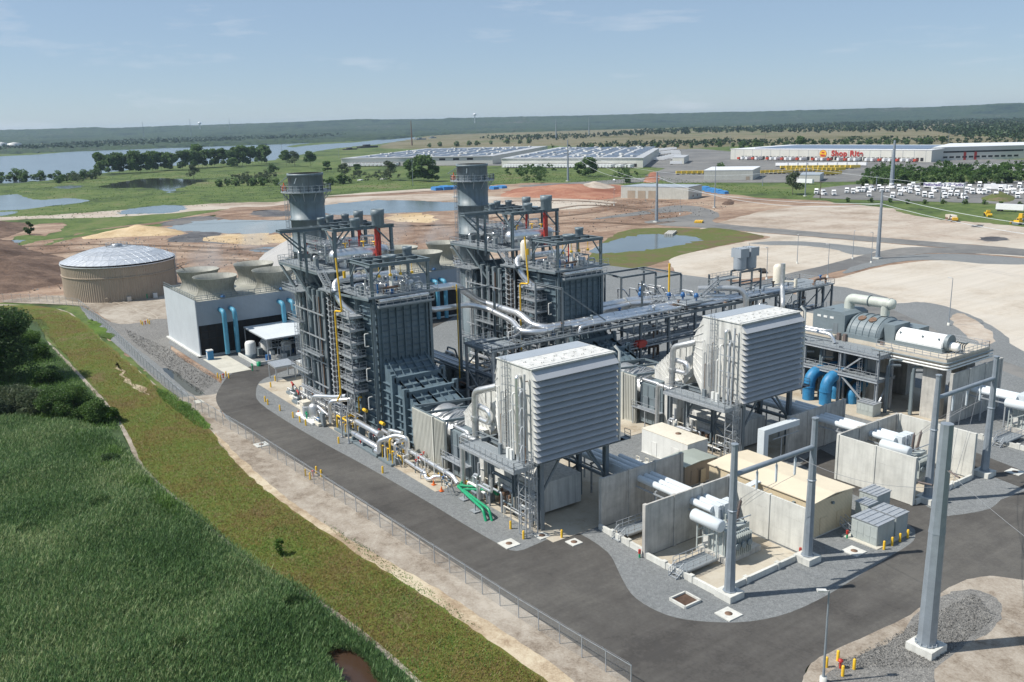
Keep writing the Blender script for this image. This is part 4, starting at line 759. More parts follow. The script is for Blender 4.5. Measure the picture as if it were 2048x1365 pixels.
mb.build('roof_frame', M['darks'], gt)
MB().tube([(-119.6, YC, 4.6), (-116, YC, 4.6), (-112, YC, 4.4), (-110, YC, 4.2)], [3.8, 3.3, 2.4, 2.2], 24).build('exhaust_diffuser', M['aluD'], gt)
mb = MB()
for i in range(22): a = rg.uniform(0, 6.28); x = rg.uniform(-118.5, -111); mb.pipe([(x, YC-3, 7.2+rg.uniform(0, 1)), (x+rg.uniform(-1, 1), YC, 8.3+rg.uniform(-.3, .3)), (x+rg.uniform(-1, 1), YC+3, 7.2+rg.uniform(0, .8))], .1, 6)
mb.build('cooling_pipework', M['aluD'], gt)
MB().box(-110.1, 66.0, .6, -104.6, 75.6, 7.6).build('turbine_compartment', M['stg'], gt)
mb = MB()
for x in (-109.6, -108.2, -106.6, -105.2): mb.box(x, 65.9, 1, x+.09, 66.0, 7.4)
for z in (2.5, 5.2): mb.box(-110, 65.92, z, -104.7, 66, z+.08)
mb.box(-108.9, 65.75, 3.0, -107.9, 66, 5.4).box(-106.4, 65.6, 4.0, -105.6, 66, 5.6); mb.build('access_doors', M['grey'], gt)
mb = MB().box(-110.8, 64.6, 3.3, -104.4, 66, 3.4).rail([(-110.8, 66, 3.4), (-110.8, 64.65, 3.4), (-104.4, 64.65, 3.4)], 1.1, 1.2, .06)
for x in (-110.6, -107.6, -104.6): mb.bar((x, 64.8, GZ), (x, 64.8, 3.3), .14)
mb.ladder((-110.9, 65.3, GZ), 3.4, (-1, 0), False); mb.build('gangway', M['galv'], gt)
MB().pipe([(-110, 66.6, 8.0), (-106, 66.6, 8.0), (-104.9, 66.6, 6)], .3, 10).pipe([(-109, 70, 8), (-105, 69, 8.2)], .35, 10).build('cooling_air_pipe', M['alu'], gt)
for x, y, h in ((-109.2, 72, 1.3), (-107.2, 73.4, 1.8), (-106.4, 70.5, 1.1)): MB().cbox(x, y, 7.6, 1.6, 1.4, h).tube([(x, y, 7.6+h), (x, y, 8+h)], .4, 12).build('ventilation_fan', M['fh'], gt)
MB().xz([(-104.5, .8), (-104.5, 9.6), (-101.4, 9.6), (-101.4, 3.4), (-102.2, .8)], 66.3, 75.4).build('inlet_plenum', M['fh'], gt)
MB().box(-101.3, 67.2, .6, -90.0, 74.6, 4.8).box(-99, 66.6, .6, -92.2, 67.2, 3.6).build('generator_housing', M['fh'], gt)
MB().tube([(-98.6, 66.55, 2.4), (-93.2, 66.55, 2.4)], .5, 12).build('oil_cooler', M['aluD'], gt)
for x in (-99.6, -98.2, -96.8, -95.4, -94, -92.6): MB().bar((x, 65.6, GZ), (x, 65.6, 2.2), .22).tube([(x, 65.1, 2.3), (x, 66.1, 2.3)], .28, 8).build('cooling_duct_leg', M['rust'], gt)
# ---- filter house with inlet duct
fh = T('inlet_filter_house', -92, YC, 'white louvred air inlet house on stilts nearest the road corner', 'filter house', 'inlet filter houses')
y0, y1 = 63.9, 77.4; zb, zr = 9.9, 22.1
mb = MB().box(-94.0, y0, zb, -86.6, y1, zr)
mb.add([(-94, y0, zb), (-94, y1, zb), (-94, y1, zr), (-94, y0, zr), (-98.4, y0+2.6, zb+2), (-98.4, y1-2.6, zb+2), (-98.4, y1-2.6, zr-4.6), (-98.4, y0+2.6, zr-4.6)], [(0, 1, 5, 4), (1, 2, 6, 5), (2, 3, 7, 6), (3, 0, 4, 7), (4, 5, 6, 7)])
for z in [11.4+1.35*i for i in range(8)]:
    t0 = .35+.08*i if False else .5; k = (z-zb)/(zr-zb); yy = y0+.15
    mb.bar((-94.0, y0-.02, z), (-98.2, y0+2.45, zb+2+(z-zb)*.62), .14, .1)
mb.build('housing', M['fh'], fh)
mb = MB().box(-94.15, y0-.15, zr, -86.3, y1+.15, zr+.12)
mb.box(-86.9, y0-.15, zr+.12, -86.7, y1+.15, zr+.2)
for i in range(8):
    for dx in (-88.0, -89.6): mb.cbox(dx, y0+1+i*1.65, zr+.12, .12, .12, .16).cbox(dx, y0+1.3+i*1.65, zr+.12, .12, .12, .16)
mb.build('roof', M['fh'], fh)
MB().box(-94.1, y0, zr+.12, -91.2, y1, zr+.15).build('roof_walkway_sheet', M['cladg'], fh)
nb = 14; hh = (zr-.6-zb)/nb
mb = MB()
for i in range(nb):
    z = zb+.1+i*hh; mb.add([(-86.5, y0-.05, z+hh+.28), (-86.5, y1+.05, z+hh+.28), (-85.4, y1+.05, z+.12), (-85.4, y0-.05, z+.12), (-86.5, y0-.05, z+hh+.22), (-86.5, y1+.05, z+hh+.22), (-85.46, y1+.05, z+.05), (-85.46, y0-.05, z+.05)],
        [(0, 3, 2, 1), (4, 5, 6, 7), (3, 7, 6, 2), (0, 4, 7, 3), (1, 2, 6, 5)])
o = mb.build('louvre_bank', M['louv'], fh)
mb = MB()
for i in range(nb):
    z = zb+.1+i*hh
    for y in (y0-.06, y1+.06): mb.add([(-86.5, y, z+hh+.2), (-85.45, y, z+.08), (-86.5, y, z+.08)], [(0, 1, 2)])
for y in (y0-.03, y1+.03): mb.box(-86.62, y-.04, zb, -86.48, y+.04, zr)
mb.build('louvre_end_plates', M['fh'], fh)
MB().box(-86.6, y0+.1, zb, -86.55, y1-.1, zr-.3).build('louvre_backing', M['louv'], fh)
mb = MB().xz([(-98.2, 17.2), (-103.2, 14.6), (-107.8, 10.4), (-107.8, 8.6), (-101.4, 8.6), (-98.2, 11.8)], YC-3.4, YC+3.2)
for k in range(9):
    t = k/8; xa, za = (-103.2+(-107.8+103.2)*t, 14.6+(10.4-14.6)*t) if k > 0 else (-103.2, 14.6)
    mb.bar((xa, YC-3.5, za+.15), (xa+3.2, YC-3.5, za-3.6 if za-3.6 > 8.6 else 8.6), .14, .25)
    mb.box(xa-.06, YC-3.45, za, xa+.06, YC+3.25, za+.28)
for x in (-102, -100.6, -99.2): mb.box(x-.06, YC-3.55, 11, x+.06, YC-3.4, 15.4+(x+102)*.55)
mb.build('inlet_duct', M['fh'], fh)
mb = MB().pipe([(-97.6, 66.2, 17.0), (-99.8, 65.4, 16.2), (-101.6, 65.2, 15.6), (-101.6, 65.0, 8.2)], .5, 14, 1.4); mb.tube([(-101.6, 65, 11.4), (-101.6, 65, 12)], .58, 12)
mb.build('anti_icing_pipe', M['aluD'], fh)
MB().pipe([(-101.5, 65.8, 13.3), (-98.6, 65.6, 13.3), (-98.6, 65.6, 11.6), (-101.5, 65.6, 11.6)], .42, 12, .8).build('bleed_loop', M['alu'], fh)
MB().pipe([(-100.6, 64.6, 8.6), (-104.2, 64.4, 8.8), (-104.2, 64.3, 1.0)], .36, 12, .8).build('bleed_pipe', M['aluD'], fh)
# supporting steel
LG = [(-86.9, 65.3), (-86.9, 76.4), (-92.6, 65.3), (-92.6, 76.4), (-98.4, 65.3), (-98.4, 76.4)]
l0 = MB().ib((LG[0][0], LG[0][1], GZ), (LG[0][0], LG[0][1], zb-.5), .6, .7).build('leg', M['grey'], fh)
for x, y in LG[1:]: dup(l0, (x-LG[0][0], y-LG[0][1], 0))
dup(l0, (-101.9-LG[0][0], 65.0-LG[0][1], -1.2))
mb = MB()
for y in (65.3, 76.4): mb.ib((-86.9, y, zb-.35), (-102, y, zb-.35), .4, .65).ib((-86.9, y, 4.8), (-98.4, y, 4.8), .3, .4)
for x in (-86.9, -92.6, -98.4): mb.ib((x, 63.9, zb-.3), (x, 77.4, zb-.3), .4, .6)
for a, b in (((-86.9, 65.3, 4.8), (-92.6, 65.3, .4)), ((-86.9, 65.3, .4), (-92.6, 65.3, 4.8)), ((-92.6, 65.3, 4.8), (-89.7, 65.3, 9.4)), ((-86.9, 76.4, 4.8), (-92.6, 76.4, 9.4)), ((-92.6, 76.4, 4.8), (-98.4, 76.4, .4)), ((-86.9, 65.3, 5), (-86.9, 68.5, 9.4)), ((-86.9, 76.4, 4.8), (-86.9, 72.9, 9.4)), ((-92.6, 76.4, 5), (-92.6, 72.4, 9.4)), ((-98.4, 65.3, 5), (-98.4, 68.9, 9.4))): mb.bar(a, b, .24)
mb.build('bracing', M['grey'], fh)
mb = MB().box(-86.6, y0, zb-.12, -85.6, y1+1.4, zb).box(-86.8, y1, zb-.12, -85.6, y1+2.4, zb)
mb.rail([(-85.65, y1+2.35, zb), (-86.8, y1+2.35, zb)], 1.1, 1.2, .06).build('front_ledge', M['grey'], fh)
mb = MB().box(-99.4, 60.9, 9.25, -86.6, y0+.4, 9.4).bar((-99.4, 60.95, 9.15), (-86.6, 60.95, 9.15), .18, .4).bar((-99.3, 60.95, 9.15), (-99.3, 65.2, 9.15), .18, .4).bar((-86.7, 60.95, 9.15), (-86.7, 64.2, 9.15), .18, .4)
mb.rail([(-99.4, 65, 9.4), (-99.4, 60.95, 9.4), (-86.6, 60.95, 9.4), (-86.6, 63.8, 9.4)], 1.12, 1.25, .07)
for x in (-98.4, -92.6, -87.2): mb.bar((x, 61.1, 9.1), (x, 65.2, 7.2), .2)
mb.build('service_platform', M['galv'], fh)
MB().box(-99.3, 61.05, 9.4, -86.8, 64.0, 9.43).build('platform_grating', M['grat'], fh)
MB().ladder((-86.35, 63.2, GZ), 10.6, (1, 0)).build('caged_ladder', M['galv'], fh)
MB().ladder((-91.6, 63.55, 9.4), 22.4, (0, -1)).build('caged_ladder', M['galv'], fh)
mb = MB()
for x, y in ((-87.6, 62.3), (-86.1, 62.3), (-86.1, 64.1), (-87.6, 64.1)): mb.bar((x, y, GZ), (x, y, 9.2), .12)
for k in range(5): z = .4+k*1.8; mb.bar((-87.6, 62.3, z), (-86.1, 62.3, z+1.8 if z < 7 else z), .07).bar((-86.1, 62.3, z), (-86.1, 64.1, z), .07).bar((-87.6, 62.3, z), (-86.1, 62.3, z), .07)
mb.build('ladder_tower', M['galv'], fh)
for x, k, rr, z1 in ((-88.9, 'alu', .26, 20.8), (-88.1, 'galv', .2, 19), (-89.9, 'white', .13, 18.4), (-87.3, 'rust', .07, 20.5), (-90.5, 'white', .1, 16)):
    MB().pipe([(x, 63.3, 9.6), (x, 63.3, z1), (x, 63.85, z1)], rr, 10, .5).build('cleaning_air_pipe', M[k], fh)
mb = MB()
for z in (12, 14.5, 17, 19.5): mb.bar((-90.2, 63.25, z), (-86.9, 63.25, z), .1, .14).bar((-88.0, 63.3, z), (-87.3, 62.4, z-.7), .08)
mb.bar((-87.2, 62.9, 9.5), (-87.2, 63.3, 21.5), .2); mb.build('pipe_support', M['galv'], fh)
for i in range(12): x = -93.7+i*.27; z1 = rg.uniform(12.5, 19); MB().pipe([(x, 63.6, 9.6), (x, 63.6, z1), (x, 63.95, z1)], .05, 6).build('air_line', M[rg.choice(['white', 'rust', 'aluD', 'galv'])], fh)
for x in (-92.8, -91.0, -90.2): MB().cbox(x, 63.2, 9.43, .5, .4, 1.4).build('control_box', M[rg.choice(['white', 'red', 'grey'])], fh)
MB().tube([(-85.9, 77.9, zb), (-85.9, 77.9, zr+.2), (-86.4, 77.5, zr+.9)], .2, 8).build('corner_mast', M['fh'], fh)
# clutter under the filter house
for i in range(34):
    x, y = rg.uniform(-103, -88), rg.uniform(63.2, 66.2); zz = rg.uniform(1, 3.8); x2 = min(-87.4, x+rg.uniform(1, 5)); MB().pipe([(x, y, .3), (x, y, zz), (x2, y, zz), (x2, y, .3 if i % 2 else zz+2)], rg.choice([.06, .1, .16, .2]), 8).build('oil_and_air_line', M[rg.choice(['galv', 'aluD', 'alu', 'white', 'cream', 'stg'])], fh)
# ---- yard equipment beside the nearer unit only (thing by thing)
def solo(name, label, cat, x, y, group=None, z=0): return empty(name, (x, y, z), label, cat, group)
r2 = random.Random(21)
hx = solo('heat_exchanger_skid', 'pair of long shiny cylinders stacked on a skid beside the road gravel', 'heat exchanger', -128, 61)
MB().tube([(-135.6, 62.6, 2.9), (-135.2, 62.6, 2.9), (-134.8, 62.6, 2.9), (-127.0, 62.6, 2.9), (-126.8, 62.6, 2.9)], [.3, .42, .48, .48, .42], 16).band((-134, 62.6, 2.9), (-127, 62.6, 2.9), .48, 4, 16, .12).tube([(-127, 62.6, 2.9), (-126.5, 62.6, 2.9)], .62, 16).build('upper_shell', M['alu'], hx)
MB().tube([(-134.2, 61.2, 1.5), (-133.6, 61.2, 1.5), (-124.4, 61.2, 1.5), (-124, 61.2, 1.5)], [.3, .48, .48, .3], 16).band((-133, 61.2, 1.5), (-124.5, 61.2, 1.5), .48, 4, 16, .12).build('lower_shell', M['alu'], hx)
mb = MB().box(-134.4, 60.4, GZ, -124, 63.4, .5)
for x in (-133.4, -129.6, -126): mb.box(x-.15, 60.7, .5, x+.15, 63.1, 1.1).box(x-.15, 62.0, 1.1, x+.15, 63.2, 2.5)
mb.build('skid', M['stg'], hx)
sd = solo('filter_separator', 'round topped metal separator vessel with a big silver pipe bending into its top', 'vessel', -148.6, 60.6)
MB().lathe(-148.6, 60.6, [(.05, .4), (.95, .5), (1.0, .9), (1.0, 2.6), (.85, 3.0), (.4, 3.25), (.02, 3.3)], 20).build('vessel', M['aluD'], sd)
MB().pipe([(-148.6, 60.6, 3.1), (-148.6, 60.6, 4.6), (-146.4, 61.6, 4.9), (-143.4, 62.4, 5.3), (-140.6, 63.5, 6.0)], .38, 12, 1.1).build('inlet_pipe', M['alu'], sd)
MB().tube([(-147.2, 60.8, 3.0), (-143.4, 61.0, 2.2)], .3, 12).build('outlet_pipe', M['alu'], sd)
MB().pipe([(-142.9, 61.2, 1.0), (-142.9, 61.2, 4.9), (-138.6, 64.4, 5.8)], .34, 12, 1.0).build('riser_pipe', M['alu'], sd)
pk = [(-160.2, 62.2), (-156.5, 61.6), (-153, 61.0), (-145.6, 60.2), (-157.5, 64.0), (-163.5, 63.0), (-166.5, 63.6)]
for i, (x, y) in enumerate(pk):
    s = solo('pump_skid', ordn(i)+' pump skid counted along the near side of the boiler strip', 'pump skid', x, y, 'pump skids along the boiler strip')
    MB().cbox(x, y, GZ, 2.6, 1.6, .45).build('base', M['cream'] if i % 2 else M['stg'], s)
    MB().tube([(x-.9, y, .95), (x+.1, y, .95)], .34, 12).build('motor', M['valve'] if i in (2, 3) else M['aluD'], s)
    MB().tube([(x+.2, y, .9), (x+.7, y, .9)], .42, 12).tube([(x+.5, y, .9), (x+.5, y, 2.0)], .16, 8).build('pump', M['stg'], s)
    MB().pipe([(x+.5, y, 2.0), (x+.5, y, 2.4), (x-1.2, y+.4, 2.4), (x-1.2, y+1.2, 1.2)], .17, 8).build('pipe', M[['red', 'aluD', 'red', 'alu', 'rust', 'aluD', 'red'][i]], s)
    MB().pipe([(x-1.1, y-.5, .5), (x-1.1, y-.5, 1.4), (x+1.0, y-.5, 1.4)], .1, 8).build('pipe', M['white'], s)
for i, (x, y, w, d, h, k) in enumerate([(-151.6, 60.2, 1.7, 1.5, 2.7, 'cream'), (-144.2, 60.3, 1.3, .5, 2.3, 'grey'), (-150.2, 59.6, 1.0, .8, 2.0, 'galv'), (-162.6, 65.4, 2.2, 1.4, 1.6, 'white')]):
    s = solo('equipment_cabinet', ['cream cabinet on the skid by the road curve', 'grey upright panel beside the separator vessel', 'small galvanised cabinet on the skid next to the cream cabinet', 'white low cabinet at the foot of the downcomers'][i], 'cabinet', x, y)
    MB().cbox(x, y, .3, w, d, h).build('box', M[k], s); MB().cbox(x, y, .3+h, w+.15, d+.15, .08).build('lid', M[k], s); MB().cbox(x, y-d/2-.02, .5, w*.8, .04, h*.8).build('door', M[k], s)
MB().cbox(-149.6, 60.2, GZ, 7.6, 2.6, .35).build('skid_base', M['genw'], None, 'low white skid base under the separator vessel', 'skid')
yr = solo('gas_valve_rack', 'yellow gas pipe rack with valves beside the road gravel', 'gas pipework', -138.8, 62.5)
for y in (61.4, 63.4): MB().pipe([(-140.6, y, GZ), (-140.6, y, 2.9), (-136.4, y, 2.9), (-136.4, y, .8)], .16, 8, .4).build('header_pipe', M['yellow'], yr)
MB().pipe([(-138.2, 61.2, 3.0), (-138.2, 64.6, 3.2), (-138.2, 64.6, 6.2), (-137.4, 64.9, 6.2)], .16, 8, .4).build('riser_pipe', M['yellow'], yr)
for x in (-139.8, -138.6, -137.4): MB().pipe([(x, 61.4, .6), (x, 61.4, 2.0), (x, 63.4, 2.0), (x, 63.4, .6)], .1, 8).build('branch_pipe', M['yellow' if x > -139 else 'stg'], yr); MB().cbox(x, 62.2, 2.0, .35, .35, .5).build('valve', M['stg'], yr)
MB().cbox(-138.6, 62.3, GZ, 4.6, 2.9, .4).build('skid', M['stg'], yr)
for i, (x, y, k) in enumerate([(-136.6, 60.4, 'galv'), (-133.0, 59.9, 'galv')]):
    s = solo('tall_steel_post', ['tall galvanised post left of the shiny heat exchangers', 'tall galvanised post at the left end of the heat exchangers'][i], 'post', x, y); MB().bar((x, y, GZ), (x, y, 5.2), .22).cbox(x, y, GZ, .5, .5, .06).build('shaft', M[k], s)
for i, (x, y, z) in enumerate([(-135.0, 64.2, 4.6), (-129.6, 64.6, 3.6)]):
    s = solo('actuator', ['orange yellow valve actuator below the lowest landing', 'orange yellow valve actuator above the long white pipe'][i], 'actuator', x, y); MB().tube([(x-.6, y, z), (x+.6, y, z)], .3, 10).build('cylinder', M['yellow'], s); MB().bar((x, y, GZ), (x, y, z), .12).build('stem', M['galv'], s)
gp = solo('ground_pipeline', 'long insulated silver pipe on low stands along the concrete strip', 'pipeline', -112, 62.8)
MB().pipe([(-129.6, 64.6, 2.4), (-121.6, 64.2, 2.4), (-121.2, 63.6, 2.2), (-105.4, 63.4, 2.2), (-104.4, 63.4, 1.4)], .34, 12, .8).band((-121, 63.6, 2.2), (-105.6, 63.4, 2.2), .34, 5, 12).build('pipe', M['alu'], gp)
for i in range(7): x = -127+3.4*i; MB().bar((x, 63.8 if x > -122 else 64.4, GZ), (x, 63.8 if x > -122 else 64.4, 2.0), .12).build('stand', M['white'], gp)
for i in range(6): x = -120.8+i*2.7; MB().bar((x, 62.9, GZ), (x, 62.9, 2.9), .1).bar((x, 62.9, 2.6), (x, 63.9, 2.6), .1).build('stand', M['white'], gp)
lp = solo('expansion_loop', 'low silver pipe loop on the concrete beside the corrugated enclosure', 'pipe loop', -115, 62.5)
MB().pipe([(-117.9, 62.4, 1.1), (-111.6, 62.2, 1.1), (-111.0, 61.9, .6), (-109.8, 61.9, .6), (-109.4, 62.6, 1.1), (-108.8, 63.2, 1.1)], .3, 12, .5).build('pipe', M['alu'], lp)
MB().pipe([(-118.2, 62.2, GZ), (-118.2, 62.2, 1.8), (-118.2, 63.2, 1.8)], .1, 8).build('drain', M['white'], lp)
cs = solo('pipe_cluster', 'silver pipes rising in a bundle at the right end of the heat exchangers', 'pipework', -121.5, 62.5)
for i, q in enumerate([[(-125.2, 62.6, 2.9), (-123.4, 62.6, 2.9), (-123.4, 62.6, 4.6), (-120.4, 63.3, 4.7)], [(-124.6, 60.6, 1.2), (-123.2, 60.6, 1.2), (-123.2, 60.6, 3.2), (-120.8, 62.4, 4.4), (-118.6, 63.2, 4.4), (-118.6, 63.2, 1)], [(-122.4, 61.2, .4), (-122.4, 61.2, 3.4), (-122.4, 63.2, 3.4)], [(-121.2, 61.5, .4), (-121.2, 61.5, 4.0), (-121.2, 63.8, 4.0), (-121.2, 63.8, 1)], [(-119.8, 61.6, .4), (-119.8, 61.6, 3.6), (-119.8, 63.4, 3.6)]]):
    MB().pipe(q, [.3, .38, .14, .16, .2][i], 10, .6).build('pipe', M[['alu', 'alu', 'white', 'yellow', 'alu'][i]], cs)
for x in (-122.8, -121.0, -119.4): MB().pipe([(x, 60.9, .5), (x, 60.9, 2.6), (x+.6, 60.9, 2.6)], .1, 8).build('valve_stem', M['yellow'], cs); MB().cbox(x, 61.6, .5, .7, .7, 1.0).build('valve', M['stg'], cs)
MB().cbox(-121.2, 61.6, GZ, 4.4, 2.4, .3).build('skid', M['stg'], cs)
gn = solo('green_pipe_loop', 'bright green twin pipes bending to the gravel by the filter house', 'pipework', -97, 62.5)
for d in (0, .75): MB().pipe([(-99.4+d*1.4, 65.6, 1.8), (-103.2+d*2.2, 62.6-d*.2, 1.7), (-94.4+d*.6, 61.2+d*.9, 1.5), (-93.6+d*.6, 61.1+d*.9, .1)], .2, 10, .6).build('pipe', M['green'], gn)
for i in range(5): MB().cbox(-99.2+.55*i, 65.5+r2.uniform(-.3, .3), 1.6, .4, .5, .6).build('valve', M['green'], gn)
for x, y in ((-101.4, 62.6), (-97.0, 61.6)): MB().bar((x, y, GZ), (x, y, 1.5), .16).cbox(x, y, GZ, 1.3, 1.0, .12).build('stand', M['galv'], gn)
for i, (x, y) in enumerate([(-103.6, 66.9-3.2), (-148.9, 59.2), (-161.5, 62.9), (-189.0, 63.6)]):
    s = solo('green_hydrant', ['small green hydrant at the foot of the white inlet plenum', 'green valve post on the skid in front of the separator', 'green valve post beside the downcomers', 'green hydrant stand in front of the cooling tower'][i], 'hydrant', x, y); MB().tube([(x, y, GZ), (x, y, 1.9)], .14, 8).build('post', M['green'], s); MB().tube([(x-.5, y, 1.5), (x+.5, y, 1.5)], .12, 8).build('outlet', M['green'], s)
for i, (x, y) in enumerate([(-108.6, 61.9), (-105.9, 61.6), (-153.6, 59.5), (-143.0, 88.6)]):
    s = solo('traffic_cone', ['left orange cone under the silver ground pipe', 'right orange cone under the silver ground pipe', 'red orange cone beside the bollards at the road curve', 'orange cone in the shade between the two boilers'][i], 'traffic cone', x, y); MB().lathe(x, y, [(.24, .2), (.04, .95)], 10).cbox(x, y, GZ, .6, .6, .05).build('cone', M['orange'], s)
cj = bpy.data.objects
# boiler-side pipework heaps, both units: thin racks in front of the casing
pr_ = T('side_pipe_rack', -150, 62.5, 'low galvanised pipe rack along the foot of the nearer boiler', 'pipe rack', 'low pipe racks at the boiler feet')
mb = MB()
for x in range(-160, -133, 4): mb.bar((x, 62.6, GZ), (x, 62.6, 3.4), .16).bar((x, 64.4, GZ), (x, 64.4, 3.4), .16).bar((x, 62.6, 3.4), (x, 64.4, 3.4), .16).bar((x, 62.6, 1.9), (x, 64.4, 1.9), .14)
mb.build('frame', M['galv'], pr_)
for i in range(9): y = 62.7+.2*i; MB().tube([(-162+r2.uniform(0, 4), y, 3.55 if i % 2 else 2.05), (-134-r2.uniform(0, 4), y, 3.55 if i % 2 else 2.05)], .06+.03*(i % 3), 6).build('pipe', M[['galv', 'alu', 'white', 'aluD'][i % 4]], pr_)
for i in range(30):
    x, y = -131+(i*3.7 % 29), 60.9+(i*1.9 % 4.0); h = .7+(i*.37 % 1.5); s = solo('valve_station', ordn(i)+' small valve station among the silver pipes on the concrete strip', 'valve', x, y, 'small valve stations on the concrete strip')
    MB().pipe([(x, y, .1), (x, y, h), (x+.9, y, h), (x+.9, y+.6, .1)], .06+.03*(i % 3), 6).build('pipe', M[['alu', 'galv', 'aluD', 'white', 'stg', 'yellow' if i % 2 else 'galv'][i % 6]], s); MB().tube([(x+.4, y, h), (x+.4, y, h+.4)], .12, 6).lathe(x+.4, y, [(.2, h+.4), (.2, h+.46), (.02, h+.5)], 8).build('handwheel', M[['red', 'galv', 'valve', 'stg'][i % 4]], s)
# ---------------------------------------------------------------- bus ducts, transformers and their fire walls
def wall_thing(label, segs, z1=7.0, z0=GZ, k='conc'):
    """one firewall of precast panels between posts; segs: list of (x0,y0,x1,y1)"""
    x0, y0, x1, y1 = segs; t = solo('fire_wall', label, 'concrete wall', (x0+x1)/2, (y0+y1)/2, 'concrete fire walls round the transformers')
    L = math.hypot(x1-x0, y1-y0); n = max(1, round(L/5.2)); ux, uy = (x1-x0)/L, (y1-y0)/L
    mb = MB()
    for i in range(n):
        for j in range(3):
            a, b = L*i/n+.05, L*(i+1)/n-.05; za, zb_ = z0+(z1-z0)*j/3+.012, z0+(z1-z0)*(j+1)/3
            mb.bar((x0+ux*a, y0+uy*a, (za+zb_)/2), (x0+ux*b, y0+uy*b, (za+zb_)/2), .26, zb_-za)
    mb.build('panel', M[k], t)
    for i in range(n+1):
        a = L*i/n; MB().cbox(x0+ux*a, y0+uy*a, z0, .5 if abs(uy) > .5 else .34, .5 if abs(uy) < .5 else .5, z1-z0+.06).build('post', M[k], t)
    return t
wall_thing('grey concrete wall beside the filter house legs, left of the nearest transformer', (-82.6, 71.9, -82.6, 86.4))
wall_thing('grey concrete wall directly left of the nearest transformer', (-73.1, 70.6, -73.1, 85.4))
wall_thing('sunlit concrete wall behind the nearest transformer', (-72.6, 86.1, -61.6, 86.1), 6.2, k='concw')  # walls facing the sun get paler concrete, the light painted in
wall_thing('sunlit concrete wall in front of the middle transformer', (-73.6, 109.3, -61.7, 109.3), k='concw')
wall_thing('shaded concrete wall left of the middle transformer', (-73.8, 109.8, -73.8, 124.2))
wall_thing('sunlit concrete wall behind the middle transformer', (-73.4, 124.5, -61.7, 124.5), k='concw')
wall_thing('concrete wall pierced by the second set of bus ducts beside the farther filter house', (-83.3, 110.6, -83.3, 124.4))
wall_thing('tall concrete wall at the right edge beside the farthest transformer', (-76.2, 144.0, -76.2, 160.0), 9.2)
def transformer(x, y, label, grp='step-up transformers'):
    t = empty('power_transformer', (x, y, 0), label, 'transformer', grp); X = lambda q: x+q; Yq = lambda q: y+q
    MB().box(X(-2.4), Yq(-2.1), GZ, X(2.4), Yq(4.2), .95).build('plinth', M['conc'], t)
    MB().box(X(-1.9), Yq(-1.6), .95, X(1.7), Yq(1.9), 4.1).box(X(-2.0), Yq(-1.7), 4.1, X(1.8), Yq(2.0), 4.25).build('tank', M['tfmr'], t)
    mb = MB()
    for i in range(5): mb.box(X(-1.6+.75*i), Yq(-1.72), 1.1, X(-1.52+.75*i), Yq(-1.6), 4)
    mb.box(X(-1.5), Yq(-2.0), 1.6, X(-.6), Yq(-1.6), 2.8); mb.build('control_box', M['fh'], t)
    rd = MB()
    for k in range(9): rd.box(X(-1.6+.34*k), Yq(2.15), 1.2, X(-1.52+.34*k), Yq(3.3), 3.9)
    rd.tube([(X(-1.7), Yq(2.7), 3.95), (X(1.4), Yq(2.7), 3.95)], .1, 8).tube([(X(-1.7), Yq(2.7), 1.15), (X(1.4), Yq(2.7), 1.15)], .1, 8)
    r0 = rd.build('radiator', M['tfmr'], t); 
    rd = MB()
    for k in range(10): rd.box(X(1.95), Yq(-1.5+.34*k), 1.2, X(3.0), Yq(-1.42+.34*k), 3.9)
    rd.tube([(X(2.4), Yq(-1.6), 3.95), (X(2.4), Yq(1.8), 3.95)], .1, 8); rd.build('radiator', M['tfmr'], t)
    for k in range(3): MB().tube([(X(3.05), Yq(-1+1.05*k), 2.6), (X(3.25), Yq(-1+1.05*k), 2.6)], .42, 14).build('cooling_fan', M['darks'], t)
    MB().tube([(X(-2.5), Yq(-2.6), 5.2), (X(-2.4), Yq(-2.6), 5.2), (X(1.9), Yq(-2.6), 5.2), (X(2.0), Yq(-2.6), 5.2)], [.6, .78, .78, .6], 18).build('conservator', M['bus'], t)
    mb = MB()
    for q in (-1.8, 1.3): mb.bar((X(q), Yq(-2.6), .95), (X(q), Yq(-2.6), 4.4), .16).bar((X(q), Yq(-2.6), 3.4), (X(q), Yq(-1.6), 3.4), .14)
    mb.bar((X(-1.8), Yq(-2.6), 2.4), (X(1.3), Yq(-2.6), 4.2), .12).build('conservator_stand', M['tfmr'], t)
    for k in range(3):
        by = Yq(-1.0+1.3*k); bx = X(.6); a = Vector((bx, by, 4.25)); b = a+Vector((.15, (k-1)*.5, 2.6)); mb = MB()
        for j in range(14): p = a.lerp(b, j/14); q_ = a.lerp(b, (j+.5)/14); mb.tube([p, q_], .21 if j > 2 else .3, 10); mb.tube([q_, a.lerp(b, (j+1)/14)], .14, 10)
        mb.tube([b, b+Vector((0, 0, .3))], .06, 6); mb.build('bushing', M['porc' if k else 'polegalv'], t)
    for k in range(3): MB().tube([(X(-1.2+.5*k), Yq(1.2-.3*k), 4.2), (X(-1.2+.5*k), Yq(1.2-.3*k), 5.1)], .12, 8).build('relief_valve', M['tfmr'], t)
    MB().tube([(X(1.0), Yq(-1.8), 4.7), (X(2.6), Yq(1.8), 5.7)], .07, 6).build('grounding_bar', M['polegalv'], t)
    for k in range(3): MB().box(X(-2.3), Yq(.05+1.1*k), 4.25, X(-.9), Yq(.95+1.1*k), 6.0).build('bus_terminal_box', M['bus'], t)
    for k in range(3): x_ = X(-1.6+.9*k); MB().pipe([(x_, Yq(-1.2), 4.2), (x_, Yq(-1.2), 4.8), (x_, Yq(-2.4), 4.8)], .08, 6).build('oil_pipe', M['tfmr'], t)
    return t
